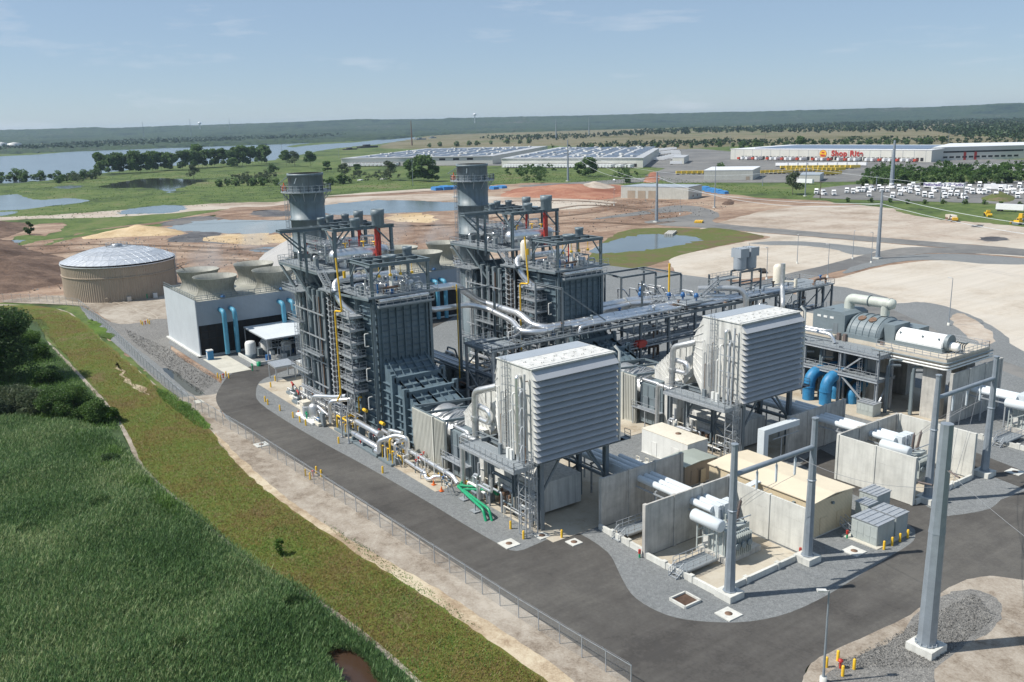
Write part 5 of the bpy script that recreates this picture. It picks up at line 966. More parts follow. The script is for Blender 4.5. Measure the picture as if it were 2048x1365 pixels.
transformer(-67.9, 78.6, 'grey power transformer nearest the camera, in the open pit behind the front kerb')
transformer(-67.9, 117.6, 'grey power transformer boxed in by pale walls, the middle one of the three')
transformer(-66.5, 150.6, 'grey power transformer cut by the right edge of the picture')
def busduct(y, xa, xb, label, xw=None):
    t = solo('bus_duct', label, 'bus duct', (xa+xb)/2, y, 'triple generator bus ducts')
    for k in range(3):
        MB().tube([(xa, y+1.12*k, 5.35), (xb, y+1.12*k, 5.35)], .46, 14).band((xa, y+1.12*k, 5.35), (xb, y+1.12*k, 5.35), .46, max(2, int((xb-xa)/5)), 14, .08).build('phase_tube', M['bus'], t)
    mb = MB()
    for q in xw or []: mb.box(q-.12, y-.5, 4.55, q+.12, y+2.8, 4.75).bar((q, y-.3, GZ), (q, y-.3, 4.6), .2).bar((q, y+2.6, GZ), (q, y+2.6, 4.6), .2)
    mb.bar((xa, y-.6, 4.4), (xb, y-.6, 4.4), .14, .2); mb.build('supports', M['galv'], t); return t
busduct(78.5, -99, -69.6, 'three white tubes from the nearer filter house through two walls to the nearest transformer', (-97, -92, -87, -79, -75.4))
busduct(117.3, -99, -69.6, 'three white tubes running through the walls to the middle transformer', (-95, -90, -86, -79, -75.6))
busduct(150.4, -80, -68.4, 'white tubes reaching the transformer at the right edge', (-74, -70))
for i, y in enumerate((79.6, 118.4)):
    s = solo('duct_cover', ['pale three ridged cover over the nearer bus ducts left of the wall', 'pale cover over the farther bus ducts left of the wall'][i], 'duct cover', -86.4, y)
    mb = MB()
    for k in range(3): mb.xz([(-88.8, 5.9), (-83.2, 5.9), (-83.2, 6.1), (-88.8, 6.1)], y-1.7+1.12*k, y-.65+1.12*k); mb.tube([(-88.8, y-1.15+1.12*k, 6.05), (-83.2, y-1.15+1.12*k, 6.05)], .42, 12)
    mb.box(-88.8, y-1.75, 4.7, -83.2, y+1.8, 5.95); mb.build('cover', M['bus'], s)
    MB().bar((-86, y-1, GZ), (-86, y-1, 4.8), .2).bar((-86, y+1, GZ), (-86, y+1, 4.8), .2).build('stand', M['galv'], s)
for i, (x0, y0, x1, y1, lb) in enumerate([(-73.3, 70.6, -61.4, 70.6, 'front of the nearest transformer pit'), (-61.4, 70.6, -61.4, 86.0, 'right side of the nearest transformer pit'), (-82.4, 71.4, -73.5, 71.0, 'front of the empty pit left of the nearest transformer'), (-61.6, 109.8, -61.6, 124.2, 'right side of the middle transformer pit'), (-74, 141.6, -58, 141.6, 'front of the transformer pit at the right edge')]):
    s = solo('pit_kerb', 'low pale concrete kerb along the '+lb, 'kerb', (x0+x1)/2, (y0+y1)/2, 'low kerbs of the transformer pits')
    MB().bar((x0, y0, .45), (x1, y1, .45), .36, .85).build('beam', M['concw'], s)
    for k in (.3, .66): MB().cbox(x0+(x1-x0)*k, y0+(y1-y0)*k, .1, .6, .5, .95).build('block', M['concw'], s)
for i, (x, y) in enumerate([(-67.4, 73.4), (-67.2, 112.6), (-78.6, 74.6), (-66, 143.8)]):
    s = solo('access_bridge', 'grating bridge with handrails '+['into the nearest transformer pit', 'into the middle transformer pit', 'in the empty pit by the filter house', 'at the right edge pit'][i], 'footbridge', x, y)
    MB().cbox(x, y, .75, 2.2, 5.4, .14).build('grating', M['grat'], s)
    mb = MB().rail([(x-1.1, y-2.7, .9), (x-1.1, y+2.7, .9)], 1.1, 1.1, .06).rail([(x+1.1, y-2.7, .9), (x+1.1, y+2.7, .9)], 1.1, 1.1, .06); mb.stair((x, y-3.9, .1), (x, y-2.7, .85), 1.2); mb.build('handrail', M['galv'], s)
# gantries of octagonal poles
def pole(x, y, h, r0, r1, label, grp=None, base=.95, name='steel_pole'):
    t = solo(name, label, 'pole', x, y, grp); d = 2*r0+.9
    MB().cbox(x, y, -.02, d, d, base).build('footing', M['concw'], t)
    MB().lathe(x, y, [(r0+.18, base), (r0+.18, base+.08), (r0, base+.1), (r0*.5+r1*.5+.02, base+(h-base)*.52), (r0*.5+r1*.5+.06, base+(h-base)*.52), (r0*.5+r1*.5, base+(h-base)*.55), (r1, h), (.02, h+.05)], 8, False).build('shaft', M['polegalv'], t)
    mb = MB()
    for k in range(12): a = k*math.pi/6; mb.tube([(x+(r0+.12)*math.cos(a), y+(r0+.12)*math.sin(a), base+.05), (x+(r0+.12)*math.cos(a), y+(r0+.12)*math.sin(a), base+.3)], .05, 6)
    mb.build('anchor_bolts', M['galv'], t); return t
def gantry(x, ya, yb, zbm, label, h=18.0, sc=1):
    t = solo('line_gantry', label, 'gantry', x, (ya+yb)/2, 'octagonal steel line gantries')
    for y in (ya, yb):
        MB().cbox(x, y, -.02, 2.3, 2.3, .95).build('footing', M['concw'], t)
        MB().lathe(x, y, [(.78, .95), (.78, 1.03), (.60, 1.05), (.46, h*.58), (.54, h*.58), (.54, h*.585), (.46, h*.59), (.34, h), (.42, h), (.42, h+.15), (.02, h+.2)], 8, False).build('pole', M['polegalv'], t)
    MB().tube([(x, ya+.3, zbm), (x, yb-.3, zbm)], .30, 12).build('cross_beam', M['polegalv'], t)
    for k in range(3):
        y = ya+(yb-ya)*(.28+.24*k); mb = MB().tube([(x, y, zbm-.3), (x, y, zbm-.6)], .06, 6)
        for j in range(12): mb.tube([(x, y, zbm-.6-.17*j), (x, y, zbm-.68-.17*j)], .15, 10); mb.tube([(x, y, zbm-.68-.17*j), (x, y, zbm-.77-.17*j)], .09, 8)
        mb.build('insulator', M['bus'], t)
        c = [Vector((x, y, zbm-2.7)), Vector((x-2.5, y-.5, zbm-4.6)), Vector((x-5.2, 78.0+.9*k if ya < 90 else 116.8+.9*k, 7.0))]; pts = [c[0]*(1-s)**2+c[1]*2*s*(1-s)+c[2]*s*s for s in [i/8 for i in range(9)]]
        MB().tube(pts, .025, 5).build('jumper_wire', M['wire'], t)
    return t
gantry(-60.5, 71.4, 85.1, 14.6, 'steel gantry with two octagonal poles in front of the nearest transformer')
gantry(-61.2, 112.2, 127.1, 14.9, 'steel gantry with two octagonal poles in front of the middle transformer')
pole(-41.7, 78.7, 23.8, .92, .60, 'thick octagonal steel pole in the right foreground', base=1.0)
ts = solo('dead_end_wires', 'thin wires and strain insulators hanging between the thick pole and the gantries', 'wires', -52, 95)
for (a, b, sg) in (((-41.7, 78.7, 17.5), (-60.5, 82, 14.2), 1.2), ((-41.7, 79, 18.5), (-61.2, 116, 14.6), 2.4), ((-41.7, 79, 16.5), (-61.2, 119, 14.6), 2.4), ((-41.7, 78.6, 14.5), (-61.2, 123, 14.6), 2.6), ((-41.7, 78.7, 19.5), (-8, 60, 19), 1.5)):
    a = Vector(a); b = Vector(b); MB().tube([a.lerp(b, i/12)-U0*(4*sg*(i/12)*(1-i/12)) for i in range(13)], .022, 5).build('wire', M['wire'], ts)
    d = (b-a).normalized(); MB().tube([a+d*1.0, a+d*2.6], .09, 8).build('strain_insulator', M['porc'], ts)
# small buildings between the units
def shed(name, label, x0, y0, x1, y1, h, wk, rk, over=.15, pitch=.25, doors=(), group=None, cat='building'):
    t = solo(name, label, cat, (x0+x1)/2, (y0+y1)/2, group)
    mb = MB().box(x0, y0, .1, x1, y1, h); mb.build('wall', M[wk], t)
    ym = (y0+y1)/2; mb = MB(); mb.yz([(y0-over, h), (ym, h+pitch), (y1+over, h), (y1+over, h+.12), (ym, h+pitch+.12), (y0-over, h+.12)], x0-over, x1+over)
    mb.build('roof', M[rk], t)
    for (side, c, w, hh) in doors:
        if side == 'y': MB().box(c-w/2, y0-.05, .3, c+w/2, y0-.005, hh).box(c-w/2-.08, y0-.07, .3, c-w/2, y0, hh+.08).box(c+w/2, y0-.07, .3, c+w/2+.08, y0, hh+.08).build('door', M[wk], t)
        else: MB().box(x1+.005, c-w/2, .3, x1+.05, c+w/2, hh).box(x1, c-w/2-.08, .3, x1+.07, c-w/2, hh+.08).box(x1, c+w/2, .3, x1+.07, c+w/2+.08, hh+.08).build('door', M[wk], t)
    MB().box(x0-.1, y0-.1, 0, x1+.1, y1+.1, .1+GZ*.5).build('plinth', M['concw'], t)
    return t
b1 = shed('electrical_building', 'long beige windowless building behind the nearest transformer', -81, 90.4, -63.7, 98.4, 4.9, 'beige', 'beiger', .2, .35, [('y', -75.4, 1.9, 2.7), ('y', -69.6, 1.2, 2.6), ('x', 92.4, 1.1, 2.5), ('x', 95.8, 1.0, 2.5)])
MB().bar((-72.4, 90.3, 5.2), (-72.4, 87.9, 5.0), .9, .12).bar((-72.6, 88.0, 5), (-72.6, 88.0, .2), .5, .2).build('cable_duct', M['bus'], b1)
MB().cbox(-66.6, 90.2, 4.0, .3, .3, .3).build('wall_lamp', M['stg'], b1); MB().cbox(-63.5, 94, 4.0, .3, .3, .3).build('wall_lamp', M['stg'], b1)
MB().stair((-61.4, 95.8, .2), (-63.2, 95.8, 1.0), 1.0).build('door_steps', M['galv'], b1)
b2 = shed('equipment_building', 'white box building with a flat cream roof between the two filter houses', -99.6, 95.2, -89.7, 99.6, 4.0, 'white', 'cream', .03, .03, [('y', -92.2, 1.4, 2.8), ('y', -96.8, 1.0, 2.5)])
MB().lathe(-94, 97.6, [(.45, 4.1), (.45, 4.25), (.02, 4.28)], 16).build('roof_vent', M['rust'], b2)
b3 = shed('control_shed', 'small tan shed with a ribbed grey green roof beside the white box building', -89.0, 89.7, -84.9, 95.8, 3.4, 'tan', 'rroof', .25, .2, [('x', 91.6, 1.2, 2.5)])
MB().box(-84.6, 92.6, .3, -84.5, 93.6, 2.4).build('open_door', M['beige'], b3)
for i, (x, y, w, d, h, lb) in enumerate([(-59.3, 96.4, 3.6, 3.6, 2.7, 'louvred grey metal cabinet nearest the three yellow bollards'), (-59.4, 100.2, 3.4, 2.6, 2.6, 'louvred grey metal cabinet behind the nearest one'), (-62.4, 99.6, 1.8, 2.0, 2.9, 'narrow grey switchgear box beside the beige building corner'), (-63.4, 103.0, 2.6, 3.0, 3.2, 'grey duct box behind the louvred cabinets'), (-88.0, 139.0, 3.2, 2.4, 2.2, 'ribbed grey cooler box under the steam turbine platform')]):
    s = solo('switchgear_cabinet', lb, 'cabinet', x, y, 'grey metal cabinets'); MB().cbox(x, y, .2, w, d, h).build('box', M['tfmr'], s)
    mb = MB().cbox(x, y, .2+h, w+.2, d+.2, .1)
    for k in range(4): mb.cbox(x-w/2+w*(k+.5)/4, y, .3+h, .08, d+.2, .08)
    mb.build('lid', M['galv'], s)
    for k in range(4): 
        q = MB().box(x-w/2+w*k/4+.06, y-d/2-.03, .35, x-w/2+w*(k+1)/4-.06, y-d/2, h*.42)
        for j in range(7): q.box(x-w/2+w*k/4+.1, y-d/2-.05, .45+.12*j, x-w/2+w*(k+1)/4-.1, y-d/2-.02, .5+.12*j)
        q.box(x-w/2+w*k/4+.06, y-d/2-.03, h*.46, x-w/2+w*(k+1)/4-.06, y-d/2, h*.98); q.build('door', M['tfmr'], s)
fr = solo('cable_bridge', 'pale box section cable bridge rising behind the beige building', 'cable bridge', -81, 106)
MB().box(-82.4, 102.2, .2, -81.2, 103.2, 6.2).build('leg', M['bus'], fr); MB().box(-82.4, 102.2, 6.2, -81.2, 110.4, 7.1).build('beam', M['bus'], fr)
MB().bar((-81, 104, 5.4), (-81, 110, 5.4), .12).bar((-81, 106, 1), (-81, 106, 5.4), .12).build('bracket', M['galv'], fr)
for i in range(5):
    x, y = (-97+i*1.6, 91.6+.4*(i % 2)); s = solo('pipe_stand', ordn(i)+' little stand in the row in front of the white box building', 'pipe stand', x, y, 'little stands in front of the white box building'); MB().pipe([(x, y, .1), (x, y, 1.1), (x+.7, y, 1.1), (x+.7, y, .1)], .05, 6).build('hoop', M['cream'], s); MB().cbox(x+.35, y, .05, 1.1, 1.1, .35).build('base', M['concw'], s)
# ---------------------------------------------------------------- copy the unit
for o in UNIT:
    lb = {'exhaust_stack': 'tall dark grey round exhaust stack at the left end of the farther boiler', 'heat_recovery_boiler': 'dark grey heat recovery boiler farther from the road, behind the big silver pipes',
          'turbine_enclosure': 'gas turbine enclosure of the farther unit, glimpsed between the two louvred houses', 'inlet_filter_house': 'white louvred air inlet house farther from the road, beside the steam turbine deck', 'side_pipe_rack': 'low galvanised pipe rack along the foot of the farther boiler'}[o.name]
    clone(o, o.location+Vector((0, DY, 0)), lb)
bt = solo('blowdown_tank', 'cream upright tank standing on the middle deck of the farther boiler', 'tank', -142.6, 104.4, z=zM)
MB().lathe(-142.6, 104.4, [(.3, zM+.6), (.95, zM+.8), (1.0, zM+1), (1.0, zM+4.2), (.7, zM+4.7), (.02, zM+4.9)], 20).build('shell', M['cream'], bt); MB().tube([(-142.6, 104.4, zM-.1), (-142.6, 104.4, zM+.8)], .3, 10).build('skirt', M['cream'], bt)
# ---------------------------------------------------------------- cooling tower
ct = solo('cooling_tower', 'long white and blue grey cooling tower with flared fan stacks, left of the boilers', 'cooling tower', -222, 100)
CX0, CX1, CY0, CY1 = -235.6, -209.3, 58.6, 146.0
mb = MB()
for i in range(int((CX1-CX0)/.45)): x = CX0+.45*i; mb.add([(x, CY0-.12, .3), (x+.22, CY0, .3), (x+.45, CY0-.12, .3), (x, CY0-.12, 13.5), (x+.22, CY0, 13.5), (x+.45, CY0-.12, 13.5)], [(0, 1, 4, 3), (1, 2, 5, 4)])
mb.build('end_wall', M['clad'], ct)
mb = MB()
for i in range(int(5.9/.3)): z = 7.5+.3*i; mb.add([(CX1+.1, CY0, z), (CX1, CY0, z+.15), (CX1+.1, CY0, z+.3), (CX1+.1, CY1, z), (CX1, CY1, z+.15), (CX1+.1, CY1, z+.3)], [(0, 3, 4, 1), (1, 4, 5, 2)])
mb.box(CX1, CY0-.14, .3, CX1+.16, CY0+.1, 13.5); mb.build('side_cladding', M['cladg'], ct)  # darker than the end wall: shade put into the cladding colour
MB().box(CX0, CY1, 7.4, CX1, CY1+.1, 13.4).box(CX0-.1, CY0, 7.4, CX0, CY1, 13.4).build('side_cladding', M['cladg'], ct)
MB().box(CX0, CY0, 12.7, CX1, CY1, 12.9).build('fan_deck', M['frp'], ct)
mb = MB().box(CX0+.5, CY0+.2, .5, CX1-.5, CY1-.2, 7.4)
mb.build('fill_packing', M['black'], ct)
mb = MB()
y = CY0+.6
while y < CY1: mb.bar((CX1-.2, y, .4), (CX1-.2, y, 7.5), .16); y += 1.83
for z in (2.3, 4.1, 5.9): mb.bar((CX1-.15, CY0, z), (CX1-.15, CY1, z), .12)
mb.build('louvre_frame', M['nearblack'], ct)  # near-black frame colour carries the shade of the open side
MB().box(CX0-.6, CY0-.7, -.02, CX1+.7, CY0+.1, .45).box(CX1-.2, CY0-.7, -.02, CX1+.7, CY1, .42).build('basin_kerb', M['concw'], ct)
mb = MB().rail([(CX0, CY0, 13.4), (CX1, CY0, 13.4), (CX1, CY1, 13.4)], 1.1, 1.4, .09); mb.build('deck_handrail', M['darks'], ct)
mb = MB()
for k in range(4): 
    z = 2.5+3*k; mb.box(CX0-1.9, CY0+.4, z, CX0-.1, CY0+4.6, z+.12).rail([(CX0-.1, CY0+.4, z+.12), (CX0-1.9, CY0+.4, z+.12), (CX0-1.9, CY0+4.6, z+.12)], 1.1, 1.2, .07)
    mb.stair((CX0-1, CY0+(.6 if k % 2 else 4.2), z-3 if k else .1), (CX0-1, CY0+(4.2 if k % 2 else .6), z+.1), .8)
for y in (CY0+.5, CY0+4.5): mb.bar((CX0-1.8, y, .1), (CX0-1.8, y, 12.6), .14)
mb.build('access_stair', M['galv'], ct)
for k in range(6):
    for x in (-215.6, -229.2):
        y = 65.6+14.4*k; mb = MB()
        prof = [(5.1, 12.9), (4.5, 13.4), (4.1, 14.3), (4.0, 14.9), (4.3, 16.0), (4.95, 17.4), (5.15, 17.75)]
        mb.lathe(x, y, prof, 56); mb.lathe(x, y, [(5.15, 17.75), (5.0, 17.75), (4.15, 16.0), (3.87, 14.9), (3.97, 14.3), (4.35, 13.4), (4.95, 12.95)], 56)
        for j in range(56):
            a = j*2*math.pi/56; c, s = math.cos(a), math.sin(a)
            mb.tube([(x+(r_+.03)*c, y+(r_+.03)*s, z_) for r_, z_ in prof[:6]], .055, 4, False)
        q = mb.build('fan_stack', M['frp'], ct)
        f = MB().tube([(x, y, 13), (x, y, 15.2)], .5, 12)
        for b in range(8): a = b*math.pi/4; f.bar((x, y, 15.1), (x+3.7*math.cos(a), y+3.7*math.sin(a), 15.1), .55, .06)
        f.build('fan', M['darks'], q)
        if x > -220: MB().tube([(x+5.0, y-.4, 13.6), (x+6.0, y-.2, 13.6)], .4, 10).build('fan_motor', M['valve'], ct)
for k in range(6):
    for dy in (-1.6, .9):
        y = 65.6+14.4*k+dy; MB().pipe([(CX1-.3, y, 10.8), (CX1+2.6, y, 10.6), (CX1+2.9, y, 9.6), (CX1+2.9, y, .6)], .55, 12, 1.4).build('riser_pipe', M['lblue'], ct)
pt = solo('portable_toilet', 'blue portable toilet on the slab before the cooling tower corner', 'toilet', -205.3, 59.5)
MB().cbox(-205.3, 59.5, .2, 1.3, 1.3, 2.1).box(-205.95, 58.84, .2, -204.65, 58.86, 2.2).build('cabin', M['blue'], pt); MB().cbox(-205.3, 59.5, 2.3, 1.35, 1.35, .2).build('roof', M['white'], pt); MB().box(-205.7, 58.8, .5, -204.95, 58.84, 2.0).build('door', M['white'], pt)
def canopy(name, label, x0, y0, x1, y1, z, cat='canopy'):
    t = solo(name, label, cat, (x0+x1)/2, (y0+y1)/2); MB().xz([(x0, z), (x1, z-.3), (x1, z-.18), (x0, z+.12)], y0, y1).build('roof', M['galv'] if z < 5 else M['clad'], t)
    n = max(1, round((y1-y0)/7)); p0 = MB().bar((x0+.2, y0+.2, 0), (x0+.2, y0+.2, z), .2).build('post', M['galv'], t)
    for i in range(n+1):
        for x in (x0+.2, x1-.2):
            if i or x > x0+1: dup(p0, (x-x0-.2, (y1-y0-.4)*i/n, -.25 if x > x0+1 else 0))
    MB().bar((x0, y0+.1, z-.15), (x1, y0+.1, z-.4), .15, .3).bar((x1-.1, y0, z-.4), (x1-.1, y1, z-.4), .15, .3).build('roof_beam', M['galv'], t); return t
canopy('equipment_canopy', 'large pale flat roofed canopy over chemical tanks, between cooling tower and nearer boiler', -208.2, 68.8, -193.2, 98, 5.9)
canopy('small_canopy', 'small pale canopy over valves at the foot of the nearer boiler', -181.2, 64.3, -176.8, 68.8, 3.6)
for i, (x, y, rr, h, k) in enumerate([(-200.8, 67.6, 1.25, 4.2, 'white'), (-202.6, 72.0, 1.3, 3.8, 'fh'), (-199, 75.5, 1.2, 3.4, 'fh')]):
    s = solo('chemical_tank', ['white upright tank at the near edge of the large canopy', 'grey white tank under the large canopy', 'second tank deeper under the large canopy'][i], 'tank', x, y); MB().lathe(x, y, [(rr, .2), (rr, h*.85), (rr*.8, h*.96), (.2, h), (.02, h)], 24).build('shell', M[k], s); MB().lathe(x, y, [(rr+.12, .1), (rr+.12, 1.1), (rr, 1.15)], 24).build('base', M['darks'], s)
for i in range(9):
    x, y = -203+1.2*i, 70.5+r2.uniform(-1.5, 8); s = solo('dosing_skid', ordn(i)+' pump and pipe skid counted from the left under the large canopy', 'pump skid', x, y, 'pump skids under the large canopy'); MB().cbox(x, y, .1, 1, 1, .8+r2.random()).build('box', M[['aluD', 'darks', 'white', 'valve'][i % 4]], s); MB().pipe([(x, y, .5), (x, y, 3.2), (x, y+3, 3.2), (x, y+3, .4)], .09, 6).build('pipe', M['galv'], s)
bd = solo('bund_wall', 'low pale wall round the chemical tanks at the canopy edge', 'low wall', -200, 66); MB().box(-204.5, 65.8, 0, -192.6, 66.1, .9).box(-192.9, 66.1, 0, -192.6, 79, .9).build('wall', M['concw'], bd)
cb = solo('container_cabin', 'beige container cabin beside the small canopy', 'cabin', -178, 73); MB().box(-180.4, 70.4, .3, -174.6, 74.0, 3.0).build('body', M['cream'], cb); MB().box(-180.5, 70.3, 3.0, -174.5, 74.1, 3.15).build('roof', M['white'], cb); MB().box(-178.4, 70.34, .4, -177.4, 70.4, 2.5).build('door', M['beige'], cb)
gb = solo('waste_bin', 'lime green bin at the corner post of the large canopy', 'bin', -192, 66); MB().lathe(-192.2, 66.2, [(.4, 0), (.5, 1.1), (.05, 1.15)], 12).build('body', M['green'], gb)
# ---------------------------------------------------------------- water tank with its panelled dome
wt = solo('water_tank', 'large tan corrugated water tank with a silver panelled dome roof', 'tank', -313.9, 64.8)
tx, ty, tr = -313.9, 64.8, 17.2; mb = MB(); n = 150; vs = []; 
for zz in (0, 10.9):
    for k in range(n*2): a = math.pi*k/n; rr = tr+(.1 if k % 2 else -.06); vs.append((tx+rr*math.cos(a), ty+rr*math.sin(a), zz))
mb.add(vs, [(k, (k+1) % (2*n), 2*n+(k+1) % (2*n), 2*n+k) for k in range(2*n)])
mb.lathe(tx, ty, [(tr+.1, 7.4), (tr+.3, 7.45), (tr+.3, 7.7), (tr+.1, 7.75)], 72, False)
mb.build('wall', M['tan'], wt)
mb = MB(); Rd = 39.0; zc = 15.6-Rd; prof = []
rings = 6; P = []
for i in range(rings+1):
    rr = tr*1.01*i/rings; zz = zc+math.sqrt(Rd*Rd-rr*rr); c = max(1, 8*i); off = (.5 if i % 2 else 0)
    P.append([(tx+rr*math.cos(2*math.pi*(k+off)/c), ty+rr*math.sin(2*math.pi*(k+off)/c), zz+(0.05 if (i+k) % 3 == 0 and 0 < i < rings else 0)) for k in range(c)])
edges = []
for i in range(rings):
    A, B = P[i], P[i+1]; na, nb_ = len(A), len(B); ia = ib_ = 0
    while ia < na or ib_ < nb_:
        fa = (ia+1)/na if na > 1 else 2; fb = (ib_+1)/nb_
        a, b = A[ia % na], B[ib_ % nb_]
        if (fb <= fa and ib_ < nb_) or ia >= na: mb.add([a, b, B[(ib_+1) % nb_]], [(0, 1, 2)]); edges.append((b, B[(ib_+1) % nb_])); ib_ += 1
        else: mb.add([a, b, A[(ia+1) % na]], [(0, 1, 2)]); ia += 1
        edges.append((A[ia % na], B[ib_ % nb_]))
mb.build('dome_roof', M['dome'], wt)
eb = MB()
for a, b in edges: eb.bar(Vector(a)+U0*.02, Vector(b)+U0*.02, .1, .04)
eb.lathe(tx, ty, [(tr+.15, 10.75), (tr+.35, 10.8), (tr+.35, 11.05), (tr, 11.1)], 72, False); eb.build('dome_seams', M['dome'], wt)
mb = MB().lathe(tx, ty, [(1.6, 15.5), (1.6, 16.2), (.1, 16.3)], 16)
mb.rail([(tx+3.4*math.cos(k*math.pi/5), ty+3.4*math.sin(k*math.pi/5), 15.5) for k in range(11)], 1.1, 1.2, .07)
mb.build('vent_platform', M['galv'], wt)
mb = MB()
for k in range(8): t = k/7; rr = 4+13*t; a = R_(80); q = (tx+rr*math.cos(a), ty+rr*math.sin(a), zc+math.sqrt(Rd*Rd-rr*rr)); mb.bar(q, (q[0], q[1], q[2]+1.2), .1)
mb.ladder((tx+(tr+.4)*math.cos(R_(62)), ty+(tr+.4)*math.sin(R_(62)), .2), 12.2, (.5, .86)); mb.build('ladder', M['galv'], wt)
MB().tube([(-298.2, 56.8, 1.2), (-297.4, 56.6, 1.2)], .5, 14).build('manway', M['tan'], wt)
for i, (x, y, k) in enumerate([(-297.6, 68.0, 'green'), (-296.6, 70.8, 'white'), (-296.2, 62.8, 'aluD')]): MB().cbox(x, y, 0, 1.1, 1.2, 1.6).tube([(x, y, 1.0), (x-1.4, y+.3, 1.0)], .3, 10).build('outlet_valve', M[k], wt)
s_t = solo('small_tank', 'small tan tank partly hidden between the water tank and the fan stacks', 'tank', -300, 88); MB().lathe(-279, 80.4, [(4.6, 0), (4.6, 6.4), (.05, 7.6)], 36).build('shell', M['tan'], s_t)
# ---------------------------------------------------------------- pipe rack
pr = solo('pipe_rack', 'long two storey grey steel pipe rack running behind the filter houses', 'pipe rack', -128, 130)
zR = 13.6; zL = 8.6; XA, XB = -125.6, -131.0
cols = [84.6, 92.5, 100.5, 119.4, 127.0, 134.6, 143.0, 151.5, 160.0, 168.4, 176.8]
first = None
for y in cols:
    for x in (XA, XB):
        if 103 < y < 116: continue
        if first is None: first = MB().ib((x, y, .2), (x, y, zR-.2), .42, .45).build('column', M['grey'], pr); fx, fy = x, y
        else: dup(first, (x-fx, y-fy, 0))
for x in (XA, XB):
    for z in (zR, zL): MB().ib((x, 84.4, z), (x, 177, z), .34, .6).build('beam', M['grey'], pr)
mb = MB(); y = 84.6
while y < 177: mb.ib((XA, y, zR-.1), (XB, y, zR-.1), .25, .35).ib((XA, y, zL-.1), (XB, y, zL-.1), .25, .35); y += 2.6
for a, b in zip(cols, cols[1:]):
    if b-a < 9: mb.bar((XA, a, zL), (XA, b, zR), .16) if int(a) % 3 == 0 else None
for y in cols: mb.bar((XA, y, zL-2.6), (XA, y+2.2, zL-.2), .18)
mb.build('cross_beams', M['grey'], pr)
pf = solo('rack_platform', 'grey grating platform at the left end of the pipe rack behind the nearer filter house', 'platform', -130, 87)
MB().box(-133.6, 83.6, zR-.15, -124.7, 90.5, zR).build('grating', M['grat'], pf); MB().rail([(-133.5, 90, zR), (-133.5, 83.7, zR), (-124.8, 83.7, zR), (-124.8, 90, zR)], 1.1, 1.3, .07).build('handrail', M['galv'], pf)
mb = MB()
for x, y in ((-133.3, 84.0), (-124.9, 84.0), (-133.3, 90.2)): mb.ib((x, y, .2), (x, y, zR-.2), .4, .4)
for z in (5.2, 9.2, zR-.35): mb.ib((-133.3, 84, z), (-124.9, 84, z), .25, .4).ib((-133.3, 84, z), (-133.3, 90.2, z), .25, .35)
mb.bar((-133.3, 84, 9.4), (-129, 84, 13.2), .2).bar((-129, 84, 5.4), (-133.3, 84, 9), .2); mb.build('frame', M['galv'], pf)
for a, b in (((-131.8, 85.2, 5.2), (-126.6, 85.2, 9.2)), ((-126.6, 86.4, 9.2), (-131.8, 86.4, zR)), ((-131, 92.4, zR), (-129, 95.6, zR+2.2))): MB().stair(a, b, .9).build('stair', M['galv'], pf)
wk = solo('rack_walkway', 'walkway with handrails along the near edge of the pipe rack', 'walkway', -125, 110)
MB().box(-125.7, 90.6, zR+.05, -124.6, 132, zR+.15).box(-125.7, 90.6, zL, -124.6, 177, zL+.1).build('grating', M['grat'], wk); MB().rail([(-124.65, 90.6, zR+.15), (-124.65, 132, zR+.15)], 1.1, 1.5, .06).rail([(-124.65, 84.6, zL+.1), (-124.65, 177, zL+.1)], 1.1, 1.5, .06).build('handrail', M['galv'], wk)
BP = [([(-143.4, 75.2, 22.2), (-143.4, 88.6, 22.2), (-145.6, 94.6, 18.2), (-146.6, 97.2, 17.1), (-134.8, 97.0, 16.9), (-131.2, 97.3, 15.2), (-129.0, 98.6, 14.9), (-128.9, 131.6, 14.9), (-128.9, 133.5, 14.0)], .66, 'big silver steam pipe from the nearer boiler elbowing down to the rack, upper one'),
      ([(-143.0, 75.2, 20.5), (-143.0, 80.6, 20.5), (-143.0, 82.4, 18.3), (-143.8, 91.6, 18.0), (-142.4, 95.0, 16.9), (-133.8, 94.8, 15.9), (-129.6, 93.4, 14.9), (-127.2, 95.6, 14.9), (-127.2, 128.6, 14.9), (-127.2, 131, 14.2)], .52, 'big silver steam pipe from the nearer boiler to the rack, lower one'),
      ([(-126.1, 104.0, 13.0), (-126.1, 104.6, 14.7), (-126.1, 106.4, 14.8), (-126.1, 131.4, 14.8)], .3, 'slim silver pipe beginning with a small bend on the rack top')]
for pts, rr, lb in BP:
    s = solo('steam_pipe', lb, 'steam pipe', -128, 100); MB().pipe(pts, rr, 18, 1.3 if rr > .4 else .6).build('pipe', M['alu'], s)
    for a, b in zip(pts[-3:], pts[-2:]):
        if (Vector(a)-Vector(b)).length > 10: MB().band(a, b, rr, 9, 18, .05).build('jacket_bands', M['aluD'], s)
for i in range(12):
    x = -126.2-.4*i; k = ['aluD', 'galv', 'white', 'alu'][i % 4]; y0_ = 84+r2.uniform(0, 8)
    s = solo('rack_pipe', ordn(i)+' pipe on the lower tier of the rack, counted from its near edge', 'pipe', x, 120, 'pipes on the lower tier of the rack'); MB().tube([(x, y0_, zL+.35), (x, 177-r2.uniform(0, 8), zL+.35)], .08+.05*(i % 4), 8).build('pipe', M[k], s)
